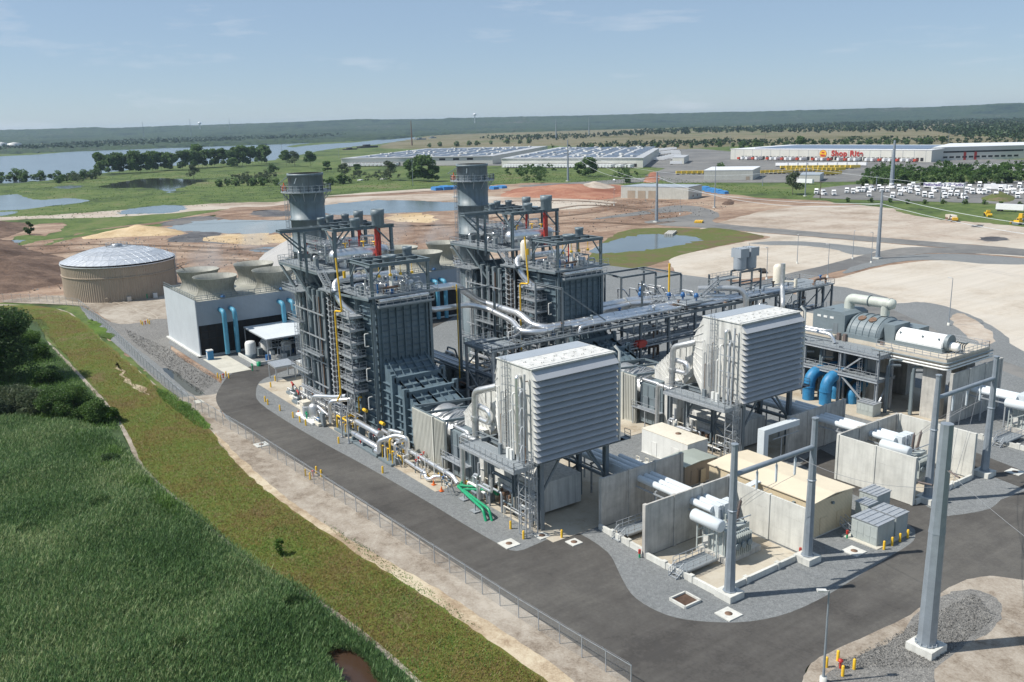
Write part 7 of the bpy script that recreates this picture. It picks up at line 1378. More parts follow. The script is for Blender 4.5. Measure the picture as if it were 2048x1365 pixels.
for i, (bx, by, h, r0, lb) in enumerate([(1313, 445, 25.3, .85, 'left of the steel poles, standing before the beige garage'), (1136, 363, 35.5, 1.0, 'in the green meadow before the big warehouse'), (1755, 518, 25, .8, 'in the stone lot between the two site roads'), (1783, 372, 32.5, 1.7, 'thick one in front of the supermarket depot'), (1429, 416, 24, .35, 'slim one right of the beige garage'), (1610, 393, 24, .4, 'slim one at the left end of the truck yard')]):
    b = at(bx, by); pole(b.x, b.y, h, r0, r0*.45, 'tall tapering steel pole, '+lb, 'tall steel line poles', base=.6, name='line_pole')
for i, (bx, by, h) in enumerate([(565, 318, 25), (678, 316, 22), (826, 372, 22), (1018, 300, 24), (1460, 300, 22), (1525, 372, 9), (1640, 398, 11), (1752, 380, 10), (1895, 300, 26), (1530, 290, 20), (1880, 405, 12), (1925, 408, 12)]):
    b = at(bx, by); s = empty('utility_pole', b, ordn(i)+' thin distant pole counted from the left across the plain', 'pole', 'thin distant poles'); MB().tube([b, b+U0*h], [.3, .15], 6).bar(b+Vector((-1.2, -1.2, h-.8)), b+Vector((1.2, 1.2, h-.8)), .2).build('shaft', M['polegalv'] if i % 3 else M['bark'], s)
wr = empty('overhead_wires', at(1755, 518), 'pale overhead wires sweeping across the stone lots between the tall poles', 'wires')
A_ = at(1755, 518)+U0*20; B_ = at(1136, 363)+U0*28; C_ = at(1313, 445)+U0*23; D_ = Vector((-40, 250, 22)); E_ = at(1610, 393)+U0*18; H_ = Vector((20, 480, 20))
for a, b, sg in ((A_, C_, 6), (A_, B_, 12), (A_, D_, 5), (A_+U0*3, D_+U0*3, 5), (C_, B_, 9), (E_, H_, 9), (E_, B_, 12)):
    MB().tube([a.lerp(b, i/16)-U0*(4*sg*(i/16)*(1-i/16)) for i in range(17)], .07, 5).build('wire', M['bus'], wr)
# ---------------------------------------------------------------- vehicles
def wheelset(mb, xs, w, r_):
    for x in xs:
        for s in (-1, 1): mb.tube([(x, s*w, r_), (x, s*(w-.35), r_)], r_, 12)
    return mb
def cabproto(name, label, m='trk'):
    t = empty(name, (0, 0, 0), label, 'truck', None)
    def P(mb, n, k): o = mb.build(n, M[k], None); o.parent = t; return o
    P(MB().xz([(-1.2, 1.0), (-1.2, 3.75), (.2, 3.9), (.9, 3.0), (1.15, 2.1), (2.7, 1.85), (2.85, .9), (2.8, .5), (.2, .5)], -1.2, 1.2), 'cab', m)
    P(MB().add([(.93, -1.05, 2.95), (.93, 1.05, 2.95), (1.19, 1.1, 2.15), (1.19, -1.1, 2.15)], [(0, 1, 2, 3)]).box(-.1, -1.22, 2.1, .8, -1.2, 2.8).box(-.1, 1.2, 2.1, .8, 1.22, 2.8), 'windscreen', 'glass')
    P(MB().box(-4.2, -.5, .7, 2.6, .5, 1.0).box(-2.0, -1.2, .5, -1.2, 1.2, 1.0), 'chassis', 'darks')
    P(MB().box(2.82, -.7, .7, 2.9, .7, 1.7), 'grille', 'darks')
    for x in (2.0, -2.6, -3.8): P(wheelset(MB(), [x], 1.25, .5), 'wheel_pair', 'rubber')
    return t
cab = cabproto('tractor_cab', 'white tractor cab at the left end of the truck yard')
CP = [(305, 205), (360, 215), (450, 218), (560, 198), (612, 203), (655, 190), (700, 190), (725, 165), (765, 180), (745, 228), (855, 190), (900, 190), (935, 158), (945, 238), (995, 170), (1008, 218), (1040, 190), (1090, 200), (1115, 150), (1155, 215), (1210, 232), (1150, 178), (1265, 240), (1290, 190), (1380, 242), (1370, 195), (1430, 222), (1485, 222), (1410, 170), (1450, 176), (1540, 247), (1565, 195), (1610, 205), (1670, 205), (1710, 210), (1675, 145), (1750, 195), (1810, 237), (1850, 180), (1900, 212), (1960, 205), (1990, 242), (2010, 155), (2030, 205), (830, 170), (1330, 150), (1590, 170), (1790, 160), (1930, 175), (1085, 165)]
CP.sort()
for i, (x, y) in enumerate(CP):
    p = at(1560+x/4.197, 340+y/4.197); lb = ordn(i)+' white tractor cab counted from the left end of the truck yard'; rz = R_(-60+r2.uniform(-14, 14)+(50 if i % 4 == 1 else 0))
    if i == 0: cab.location = p; cab.rotation_euler = (0, 0, rz); cab["label"] = lb; cab["group"] = 'white tractor cabs in the truck yard'
    else: clone(cab, p, lb, rz)
def trailer(name, label, m, L=13.6, H=4.0, grp=None):
    t = empty(name, (0, 0, 0), label, 'trailer', grp)
    def P(mb, n, k): o = mb.build(n, M[k], None); o.parent = t
    P(MB().box(-L/2, -1.28, 1.1, L/2, 1.28, H), 'box', m); P(MB().box(-L/2+.1, -1.3, 1.0, L/2-.1, 1.3, 1.12).box(L/2-4, -1, .5, L/2-3.8, 1, 1.1), 'chassis', 'darks'); P(wheelset(MB(), [-L/2+1.2, -L/2+2.5], 1.25, .5), 'wheels', 'rubber')
    return t
TW = trailer('box_trailer', 'white', 'trk'); TY = trailer('yellow_truck', 'yellow', 'trky', 9.5, 3.6); TR_ = trailer('red_truck', 'red', 'trkr', 7.5, 3.5)
used = set()
def put(proto, px, py, rz, label, grp, world=None):
    p = world if world is not None else at(px, py)
    if proto.name not in used: used.add(proto.name); proto.location = p; proto.rotation_euler = (0, 0, rz); proto["label"] = label; proto["group"] = grp; return proto
    c = clone(proto, p, label, rz); c["group"] = grp; return c
FT = []
for i, (px, py, a) in enumerate([(1868, 377.5, 20), (1908, 378, 22), (1990, 381, 25), (2020, 424, 15)]):
    FT.append(put(TW, px, py, R_(a-8), 'long white trailer '+['lettered in purple, left one of the pair in the truck yard', 'lettered in purple, right one of the pair in the truck yard', 'behind the cabs at the right of the truck yard', 'at the right edge below the truck yard'][i], 'long white trailers in the truck yard'))
# yards behind: yellow and white vehicles
k = 0
for (xa, ya, xb, yb, n, a) in ((1362, 350, 1436, 349, 8, 60), (1522, 349, 1574, 348, 7, 60), (1582, 344, 1680, 343, 12, 60), (1642, 352, 1672, 351, 4, 60), (1570, 339, 1710, 338, 14, 60)):
    for i in range(n):
        t = i/(n-1); put(TY, xa+(xb-xa)*t, ya+(yb-ya)*t, R_(a+90 if False else a), ordn(k)+' yellow box truck counted row by row in the depot yard', 'yellow box trucks in the depot yard'); k += 1
k = 0
for (xa, ya, xb, yb, n, a) in ((1564, 334, 1720, 333, 9, 10), (1610, 369, 1640, 369, 1, 5), (1300, 305, 1345, 300, 8, 40), (1305, 312, 1350, 306, 8, 40), (1318, 322, 1352, 314, 7, 40), (1352, 309, 1352, 330, 3, 40)):
    for i in range(n):
        t = i/max(1, n-1); put(TW, xa+(xb-xa)*t, ya+(yb-ya)*t, R_(a), ordn(k)+' white trailer counted row by row in the open yards behind', 'white trailers parked in the open yards'); k += 1
for i, (px, py, n, a) in enumerate([(1390, 348, 1, 0)]): pass
# ---------------------------------------------------------------- far buildings
def poly_building(name, label, px, h, wk='whs', rk='whr', cat='building', world=False):
    """footprint from the roof corners' sight lines at roof level"""
    P = [Vector(p) if world else at(p[0], p[1], h) for p in px]; c = sum(P, Vector())/len(P)
    t = empty(name, (c.x, c.y, 0), label, cat); MB().prism([(p.x, p.y) for p in P], 0, h).build('wall', M[wk], t)
    Q = [c+(p-c)*1.006 for p in P]; MB().prism([(p.x, p.y) for p in Q], h+.02, h+.5).build('roof', M[rk], t); return t, P, c
wa, PA, ca = poly_building('warehouse', 'huge low pale warehouse left of centre beyond the meadow', [(682, 318), (985, 313), (1095, 293), (852, 298)], 10)
wb_, PB, cb2 = poly_building('warehouse', 'huge low grey roofed warehouse with a row of docked trailers, right of centre', [(1003, 318), (1286, 317), (1318, 297), (1120, 295)], 10)
for t, P, hh in ((wa, PA, 10.55), (wb_, PB, 10.55)):
    mb = MB(); u = P[1]-P[0]; v = P[3]-P[0]
    for i in range(7):
        for j in range(9):
            a = P[0]+u*(.06+.13*i)+v*(.05+.1*j); q = [a, a+u*.1, a+u*.1+v*.07, a+v*.07]; mb.add([(p.x, p.y, hh+.3) for p in q]+[(p.x, p.y, hh) for p in q], [(0, 1, 2, 3)])
    mb.build('solar_array', M['solar'], t)
    ru = None
    for i in range(50):
        a = P[0]+u*r2.uniform(.05, .95)+v*r2.uniform(.05, .95)
        if ru is None: ru = MB().cbox(a.x, a.y, hh, 4, 4, 1.6).build('roof_unit', M['fh'], t); ra = a
        else: dup(ru, a-ra)
def facade(t, P0, P1, n, m, nm='dock_door', w=3.4, h0=.9, h1=4.3, lo=.04, hi=.96):
    u = (P1-P0); L = u.length; u.normalize(); nrm = Vector((u.y, -u.x, 0)); 
    if nrm.dot(-(P0)) < 0: nrm = -nrm
    for i in range(n):
        c = P0+u*L*(lo+(hi-lo)*(i+.5)/n)+nrm*.12; a = c-u*w/2; b = c+u*w/2
        MB().add([(a.x, a.y, h0), (b.x, b.y, h0), (b.x, b.y, h1), (a.x, a.y, h1)], [(0, 1, 2, 3)]).build(nm, M[m], t)
    return nrm
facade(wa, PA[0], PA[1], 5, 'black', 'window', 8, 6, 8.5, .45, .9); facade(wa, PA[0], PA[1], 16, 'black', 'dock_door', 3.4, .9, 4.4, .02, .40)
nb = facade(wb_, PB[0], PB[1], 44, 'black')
k = 0
for P, lo, hi, n in ((PB, .05, .95, 42), (PA, .03, .4, 14)):
    u = P[1]-P[0]; nrm = Vector((u.y, -u.x, 0)).normalized(); nrm = nrm if nrm.dot(-P[0]) > 0 else -nrm; rz = math.atan2(nrm.y, nrm.x)
    for i in range(n):
        if r2.random() < .12: continue
        c = P[0]+u*(lo+(hi-lo)*(i+.5)/n)+nrm*8.6; put(TW, 0, 0, rz, ordn(k)+' white trailer counted from the right warehouse leftward along the docks', 'white trailers docked at the warehouses', Vector((c.x, c.y, 0))); k += 1
# supermarket depot with its red sign
S0, S1 = at(1461, 319.3), at(1862, 324.8); su = (S1-S0).normalized(); sn = Vector((su.y, -su.x, 0)); sn = sn if sn.dot(-S0) > 0 else -sn; SL = (S1-S0).length; SH = 12.3
fp_ = [S0, S1, S1-sn*150, S0-sn*150]; sr = empty('supermarket_depot', (S0+S1)/2, 'long pale depot with the red shop name and a round emblem on its wall', 'building')
MB().prism([(p.x, p.y) for p in fp_], 0, SH).build('wall', M['whs'], sr); c = sum(fp_, Vector())/4
MB().prism([((c+(p-c)*1.004).x, (c+(p-c)*1.004).y) for p in fp_], SH+.02, SH+.6).build('roof', M['trk'], sr)
MB().prism([((S0+su*a-sn*b).x, (S0+su*a-sn*b).y) for a, b in ((25, 14), (SL-10, 14), (SL-10, 120), (25, 120))], SH+.7, SH+1.2).build('solar_array', M['solar'], sr)
for i in range(20):
    p = S0+su*SL*(i+.5)/20+sn*.08; q = p+su*.3; MB().add([(p.x, p.y, 0), (q.x, q.y, 0), (q.x, q.y, SH), (p.x, p.y, SH)], [(0, 1, 2, 3)]).build('panel_joint', M['polegalv'], sr)
facade(sr, S0, S1, 46, 'black', 'dock_door', 3.2, .8, 4.4, .06, .97)
def on_line(px, P0, P1, py=305):
    d = CR*(px-1024)-CU*(py-682.5)+CF*FPX; e = P1-P0; den = d.x*e.y-d.y*e.x; return ((d.x*(-P0.y)-d.y*(-P0.x))/den)*-1 if False else (P0.y*d.x-P0.x*d.y)/(-den)
def text(body, size, mat, parent, pos, ux, name='lettering', ext=.25, sp=1.0, bold=.02):
    cu = bpy.data.curves.new(name, 'FONT'); cu.body = body; cu.size = size; cu.extrude = ext; cu.offset = bold*size; cu.space_character = sp; cu.align_x = 'CENTER'; cu.align_y = 'CENTER'
    ob = bpy.data.objects.new('tmp', cu); COL.objects.link(ob); bpy.context.view_layer.update(); me = bpy.data.meshes.new_from_object(ob.evaluated_get(bpy.context.evaluated_depsgraph_get())); bpy.data.objects.remove(ob)
    o = bpy.data.objects.new(name, me); COL.objects.link(o); me.materials.clear(); me.materials.append(mat); zz = ux.cross(U0); mw = Matrix((ux, U0, zz)).transposed().to_4x4(); mw.translation = pos
    o.parent = parent; bpy.context.view_layer.update(); o.matrix_basis = parent.matrix_world.inverted() @ mw; return o
tS = on_line(1694.5, S0, S1); tL = on_line(1646.5, S0, S1)
ux = su if su.cross(U0).dot(sn) > 0 else -su
pS = S0+(S1-S0)*tS+sn*.3; text("Shop Rite", 8.4, M['red'], sr, Vector((pS.x, pS.y, 8.1)), ux, sp=1.12, bold=.035)
pL = S0+(S1-S0)*tL+sn*.3; ac = Vector((ux.x, ux.y, 0))
def disc(r_, off, m, nm, sx=1, dz=0, seg=28, a0=0, a1=2*math.pi):
    c = Vector((pL.x, pL.y, 7.8+dz))+sn*off; MB().add([c+ac*(r_*sx*math.cos(a0+(a1-a0)*k/seg))+U0*(r_*math.sin(a0+(a1-a0)*k/seg)) for k in range(seg)], [tuple(range(seg))]).build(nm, M[m], sr)
disc(4.3, .02, 'red', 'emblem_rim'); disc(3.9, .1, 'yellow', 'emblem_field'); disc(2.7, .2, 'red', 'emblem_mark', 1.15, -.6, 20, math.pi, 2*math.pi); disc(.9, .25, 'trkr', 'emblem_mark', 2.2, 1.4)
k = 0
for i in range(34):
    t = .06+.9*(i+.5)/34
    if r2.random() < .2: continue
    c = S0+(S1-S0)*t+sn*8.4; pr2 = TW if i % 3 else TR_; put(pr2, 0, 0, math.atan2(sn.y, sn.x), ordn(k)+' vehicle counted from the left along the supermarket depot docks', 'vehicles at the supermarket depot docks', Vector((c.x, c.y, 0))); k += 1
ob_, PO, co = poly_building('office_building', 'pale office building with dark window bands right of the red shop sign', [(1866, 296), (2060, 291), (2130, 284), (1900, 288)], 14, 'whs', 'trk')
u = PO[1]-PO[0]; facade(ob_, PO[0], PO[1], 5, 'glass', 'window', 22, 8.2, 10.0, .08, .92); facade(ob_, PO[0], PO[1], 12, 'glass', 'window', 5, 2.5, 4.5, .1, .9); facade(ob_, PO[0], PO[1], 2, 'red', 'entrance_pylon', 3, 0, 9, .28, .5)
g1, PG, cg = poly_building('garage', 'beige metal garage with three roller doors at the edge of the stone lots', [(1242, 374), (1377, 376), (1404, 371), (1285, 369)], 7.6, 'corr', 'cladg')
facade(g1, PG[0], PG[1], 3, 'tan', 'roller_door', 5.4, 0, 5.2, .08, .55); facade(g1, PG[1], PG[2], 2, 'glass', 'window', 1.4, 1.2, 2.4, .2, .8)
g2, PH, ch = poly_building('garage', 'pale metal building beside the yellow trucks', [(1408, 342), (1506, 341), (1521, 334), (1424, 335)], 8, 'corr', 'trk'); facade(g2, PH[0], PH[1], 1, 'tan', 'roller_door', 3, 0, 3, .85, .95)
g3, PI_, ci = poly_building('garage', 'small pale workshop at the left end of the depot yard', [(1345, 316), (1368, 316), (1378, 311), (1350, 311)], 7, 'whs', 'whr')
g4, PJ, cj_ = poly_building('fuel_station', 'dark green canopied fuel stop between truck yard and pale metal building', [(1598, 351), (1640, 351), (1648, 346), (1606, 346)], 5, 'whs', 'cladg')
for i, (px, h, lb, w_) in enumerate([([(1953, 226), (2100, 223), (2120, 221), (1960, 222)], 14, 'very long white building on the skyline at the right edge', 'trk'), ([(1395, 241), (1421, 241), (1424, 239), (1397, 239)], 48, 'distant pinkish power station block with two chimneys', 'concd'), ([(1282, 245), (1345, 243), (1345, 241), (1284, 242)], 12, 'distant white plant with short stacks left of the power station', 'trk')]):
    P = [at(p[0], p[1]+3) for p in px]; c = sum(P, Vector())/4; t = empty('distant_building', (c.x, c.y, 0), lb, 'building')
    MB().prism([(p.x, p.y) for p in P], 0, h).build('wall', M[w_], t)
    if i: 
        for q in range(2 if i == 1 else 4): e = P[0].lerp(P[1], .25+.5*q if i == 1 else .2+.2*q); MB().lathe(e.x, e.y, [(6, 0), (4, h+(28 if i == 1 else 22))], 10).build('chimney', M['conc'], t)
for i, (px, py, z, rr, lb) in enumerate([(30, 298, 14, 22, 'nearer of two pale storage tanks on the far left shore'), (4, 297, 14, 20, 'leftmost pale storage tank on the far left shore')]):
    b = at(px, py); s = empty('storage_tank', b, lb, 'tank', 'pale tanks on the far shore'); MB().lathe(b.x, b.y, [(rr, 0), (rr, z+4), (.1, z+8)], 24).build('shell', M['fh'], s)
for i, (px, py, h, lb) in enumerate([(950, 247, 118, 'white water tower on the skyline left of centre'), (399, 262, 100, 'small white water tower on the skyline at the left')]):
    d = CR*(px-1024)+CF*FPX+CU*435; an = math.atan2(d.y, d.x); b = Vector((6900*math.cos(an), 6900*math.sin(an), 60)); s = empty('water_tower', b, lb, 'water tower'); MB().lathe(b.x, b.y, [(3, 40), (3, h-18), (11, h-14), (13, h-8), (8, h-2), (.1, h)], 18).build('tower', M['trk'], s)
for i, (px, h, dist) in enumerate([(285, 95, 5200), (380, 105, 5200), (459, 118, 6400), (1178, 60, 3000), (1112, 55, 2500), (822, 60, 2300)]):
    d = CR*(px-1024)+CF*FPX+CU*435; an = math.atan2(d.y, d.x); b = Vector((dist*math.cos(an), dist*math.sin(an), 0)); s = empty('radio_mast', b, ordn(i)+' thin mast on the skyline, taken in order of building from the left', 'mast', 'thin masts on the skyline'); s["label"] = ['thin mast above the far left hills', 'second thin mast above the far left hills', 'thin mast on the skyline right of the small water tower', 'pale lattice pylon in the marsh right of the tall pole', 'thin pylon in the marsh left of the tall pole', 'thin red mast by the river bend'][i]; MB().tube([b, b+U0*h], [2.2, .8], 5).build('shaft', M['rust' if i == 5 else 'polegalv'], s)
# site machines and vehicles on the lots
def machine(px, py, rz, label, kind, s=1.0):
    p = at(px, py); t = empty(kind, (0, 0, 0), label, kind.replace('_', ' '))
    def P(mb, n, k): o = mb.build(n, M[k], None); o.parent = t
    if kind == 'dump_truck':
        P(MB().xz([(-4.6, 3.0), (-4.8, 1.9), (-3.6, 1.3), (.8, 1.3), (1.2, 3.1)], -1.5, 1.5), 'dump_body', 'concd'); P(MB().box(1.8, -1.2, 1.2, 3.4, 1.2, 3.2), 'cab', 'genw'); P(MB().box(3.4, -1.2, 1.0, 5.0, 1.2, 2.2), 'hood', 'yellow'); P(MB().box(1.9, -1.22, 2.2, 3.2, 1.22, 3.0), 'window', 'glass'); P(MB().box(-4.5, -.5, .9, 4.8, .5, 1.3), 'chassis', 'yellow')
        for x in (-3.4, -1.5, 3.6): P(wheelset(MB(), [x], 1.6, .95), 'wheel_pair', 'rust')
    elif kind == 'bulldozer':
        P(MB().box(-1.8, -.9, 1.0, 2.2, .9, 2.0), 'body', 'yellow'); P(MB().box(-1.6, -.8, 2.0, .2, .8, 3.3), 'cab', 'yellow'); P(MB().box(-1.3, -.84, 2.3, 0, .84, 3.0), 'window', 'glass'); P(MB().box(3.0, -1.9, .2, 3.2, 1.9, 1.6), 'blade', 'yellow')
        for y in (-1.2, 1.2): P(MB().xz([(-2.3, .5), (-1.9, 1.1), (2.0, 1.1), (2.4, .5), (1.9, 0), (-1.9, 0)], y-.3, y+.3), 'track', 'darks')
    elif kind == 'roller':
        P(MB().box(-2.2, -1, .9, .4, 1, 2.0), 'engine', 'yellow'); P(MB().box(-.2, -.8, 2.0, 1.0, .8, 3.1), 'cab', 'yellow'); P(MB().tube([(2.0, -1.1, .8), (2.0, 1.1, .8)], .8, 16), 'drum', 'yellow'); P(wheelset(MB(), [-1.4], 1.1, .8), 'wheel_pair', 'rubber')
    elif kind == 'car':
        P(MB().xz([(-2.2, .4), (-2.2, .95), (-1.5, 1.0), (-.9, 1.45), (.6, 1.45), (1.2, 1.0), (2.1, .85), (2.2, .4)], -.88, .88), 'body', 'nearblack' if s == 1 else 'trk'); P(MB().xz([(-1.35, 1.02), (-.85, 1.4), (.55, 1.4), (1.05, 1.02)], -.9, .9), 'windows', 'glass'); P(wheelset(MB(), [-1.35, 1.35], .92, .33), 'wheels', 'rubber')
    t.location = p; t.rotation_euler = (0, 0, rz); return t
machine(1903, 443, R_(-42), 'tan and yellow articulated dump truck on the stone lot', 'dump_truck'); machine(1975, 433, R_(-40), 'yellow roller on the green verge right of the dump truck', 'roller'); machine(2036, 450, R_(150), 'yellow bulldozer at the right edge of the stone lot', 'bulldozer'); machine(2042, 441, R_(100), 'second yellow bulldozer behind the first at the right edge', 'bulldozer')
machine(1525, 546, R_(-35), 'dark parked car beyond the rack end deck', 'car'); c2_ = machine(1228, 362, R_(-40), 'white pickup sized car on the meadow track', 'car', 2)
CARS = None
for i in range(46):
    px, py = 1890+(i % 23)*9+r2.uniform(-2, 2), 331+5*(i//23)+r2.uniform(-.7, .7)
    c = clone(c2_, at(px, py), ordn(i)+' parked car counted from the left, nearer row last, before the office building', R_(10+r2.uniform(-8, 8))); c["group"] = 'cars parked before the office building'
for i, (px, py, w, d, h) in enumerate([(873, 381, 8, 6, 3), (889, 380, 10, 7, 3.4), (905, 379, 9, 6, 3.0), (988, 379, 7, 5, 2.6), (1003, 377, 9, 5, 2.4), (1409, 381, 7, 5, 3), (1422, 384, 8, 5, 2.8), (1434, 386, 7, 5, 2.6), (1446, 388, 7, 4, 2.2)]):
    p = at(px, py); s = empty('covered_stack', p, ['left end', 'middle', 'right end', 'first', 'second', 'first', 'second', 'third', 'last'][i]+(' blue tarpaulin covered stack left of the farther exhaust stack' if i < 3 else ' blue covered stack right of the farther exhaust stack' if i < 5 else ' blue covered stack right of the beige garage'), 'covered stack', 'blue tarpaulin covered stacks')
    MB().xz([(p.x-w/2, 0), (p.x-w/2+.4, h*.8), (p.x-w*.2, h), (p.x+w*.2, h*.95), (p.x+w/2-.3, h*.75), (p.x+w/2, 0)], p.y-d/2, p.y+d/2).build('tarpaulin', M['tarp'], s)
for i, (px, py, L_x, h) in enumerate([(735, 296, 60, 8), (700, 300, 34, 5), (840, 280, 50, 8), (865, 277, 30, 7)]):
    p = at(px, py); s = empty('barge', p, ['dark moored barge in the river bend', 'small dark hulk left of the moored barge', 'grey barge at the far river landing', 'low hulk beside the grey barge'][i], 'boat'); d = Vector((-.35, .93, 0)); MB().bar(p+U0*h*.25-d*L_x/2, p+U0*h*.25+d*L_x/2, 12, h*.5).bar(p+U0*h*.7-d*L_x*.2, p+U0*h*.7+d*L_x*.1, 8, h*.5).build('hull', M['nearblack' if i < 2 else 'stg'], s)
for i, (px, py, L_x) in enumerate([(905, 396, 9), (1090, 470-90, 6), (1330, 472, 14), (1390, 447, 7), (715, 362, 6), (760, 360, 10)]):
    p = at(px, py); s = empty('material_stack', p, ['pale pipes on the sand bank', 'short timber on the red ground', 'pale beams beside the green rimmed pond', 'yellow grey crate by the garage road', 'white box in the scrub', 'rubbish heap in the scrub'][i], 'material stack'); mb = MB()
    for q in range(4): mb.bar(p+Vector((q*.8, q*.6, .5)), p+Vector((q*.8-L_x*.5, q*.6+L_x*.7, .6)), .8, .9)
    mb.build('bundle', M[['fh', 'concd', 'conc', 'yellow', 'genw', 'concw'][i]], s)
text_m = mat('purple_lettering', (.07, .03, .22), .5)
for tr in FT[:2]:
    bpy.context.view_layer.update(); uxx = (tr.matrix_world.to_3x3() @ Vector((1, 0, 0))).normalized(); side = (tr.matrix_world.to_3x3() @ Vector((0, -1, 0))).normalized()
    if side.dot(-tr.location) < 0: side = -side
    if uxx.cross(U0).dot(side) < 0: uxx = -uxx
    for q in (-3.6, 3.0): text("FedEx", 2.6, text_m, tr, tr.location+side*1.35+uxx*q+U0*2.7, uxx, ext=.03)
# ---------------------------------------------------------------- trees one can tell apart
PR = {}
def proto(key, h, r, mt, n, leaf, seed, **k):
    t = make_tree('tree', 'tree', 'tree', (0, 0, 0), h, r, M[mt], n, leaf, seed, **k); PR[key] = [t, h, False]; return t
proto('riv1', 20, 8.5, 'leafr', 3200, 1.05, 3, trunk=.05, base=.1, clumps=22); proto('riv2', 20, 7.5, 'leafr', 2800, 1.05, 4, trunk=.05, base=.16, clumps=18); proto('riv3', 20, 7, 'leafr', 2600, 1.0, 5, trunk=.05, base=.12, clumps=16)
proto('loose', 12, 5.5, 'leafg', 1000, .55, 6, trunk=.12, base=.28, clumps=12); proto('bush', 5, 3.2, 'leafr', 1100, .4, 7, trunk=.08, base=.02, clumps=11); proto('conif', 6, 2.2, 'leafd', 900, .35, 8, trunk=.1, base=.05, clumps=9)
def plant(key, px, py, ytop, label, group, name='tree', cat='tree', wsc=1.0):
    t, h, usd = PR[key]; b = at(px, py); d = b.length; H = max(2.5, (py-ytop)/FPX*math.hypot(d, 52)*1.03); s = H/h
    if not usd: PR[key][2] = True; t.location = b; t.scale = (s*wsc, s*wsc, s); t["label"] = label; t["group"] = group; t["category"] = cat; t.name = name; t.rotation_euler = (0, 0, px); return t
    c = clone(t, b, label, px*.37, (s*wsc, s*wsc, s)); c["group"] = group; c["category"] = cat; c.name = name; return c
n_ = 32
for i in range(n_):
    t = i/(n_-1); px = 205+t*332+r2.uniform(-4, 4); py = 350-t*22+r2.uniform(-1.5, 1.5)
    if i == 14: continue
    plant(['riv1', 'riv2', 'riv3'][i % 3], px, py, 313-t*17+r2.uniform(-3, 6)-(5 if i in (18, 26) else 0), ordn(i if i < 14 else i-1)+' broad tree from the left in the long row on the river shore', 'broad trees in the row on the river shore', 'broadleaf_tree', 'tree', .8)
for i, (px, py, yt, k, lb) in enumerate([(573, 333, 304, 'riv2', 'left one of three trees above the nearer exhaust stack'), (590, 334, 306, 'loose', 'slender tree between two rounder ones above the nearer stack'), (622, 337, 306, 'riv2', 'rounded tree right above the nearer exhaust stack'), (388, 360, 334, 'loose', 'bare looking tree by the reflecting pond'), (780, 362, 326, 'loose', 'light tree left of the dark clump before the warehouse'), (825, 362, 322, 'riv1', 'left tree of the dark clump before the warehouse'), (848, 364, 315, 'riv1', 'largest round tree of the dark clump before the warehouse'), (866, 364, 330, 'riv3', 'right tree of the dark clump before the warehouse'), (655, 345, 322, 'riv3', 'small dark tree behind the nearer exhaust stack'), (690, 356, 330, 'loose', 'thin grey tree left of the warehouse'), (715, 350, 328, 'riv3', 'dark tree at the left warehouse corner'), (1160, 352, 324, 'riv3', 'tree left of the pair before the docked trailers'), (1178, 354, 318, 'riv1', 'tall tree of the pair before the docked trailers'), (1256, 366, 350, 'bush', 'small bush on the meadow by the track'), (1585, 390, 350, 'loose', 'dead looking tree left of the truck yard'), (547, 345, 330, 'bush', 'small tree on the wet meadow'), (468, 336, 316, 'riv3', 'low dark tree below the shore row'), (60, 470, 446, 'conif', 'lone small conifer on the dirt track at the left'), (1512, 302, 280, 'riv3', 'tree behind the left end of the supermarket depot'), (1600, 300, 276, 'riv2', 'tree behind the red shop sign'), (1445, 350, 330, 'bush', 'bush before the depot yard')]):
    plant(k, px, py, yt, lb, 'scattered trees on the plain')
k = 0
for (xa, ya, xb, yb, n, hh) in ((0, 366, 110, 360, 9, 18), (115, 366, 200, 356, 8, 15), (440, 374, 555, 372, 9, 16), (640, 372, 700, 366, 6, 16), (1480, 300, 1880, 292, 20, 14), (1180, 300, 1460, 294, 12, 10), (860, 295, 1060, 286, 9, 9), (1700, 405, 2040, 412, 10, 6), (1730, 372, 2040, 366, 22, 20)):
    for i in range(n):
        t = i/(n-1); px = xa+(xb-xa)*t+r2.uniform(-6, 6); py = ya+(yb-ya)*t+r2.uniform(-1.5, 1.5); plant(['bush', 'riv3', 'bush', 'riv2'][i % 4] if hh > 12 else 'bush', px, py, py-hh*r2.uniform(.6, 1.1), ordn(k)+' bush of the plain, counted row by row from the river bank', 'bushes scattered over the plain', 'bush', 'bush'); k += 1
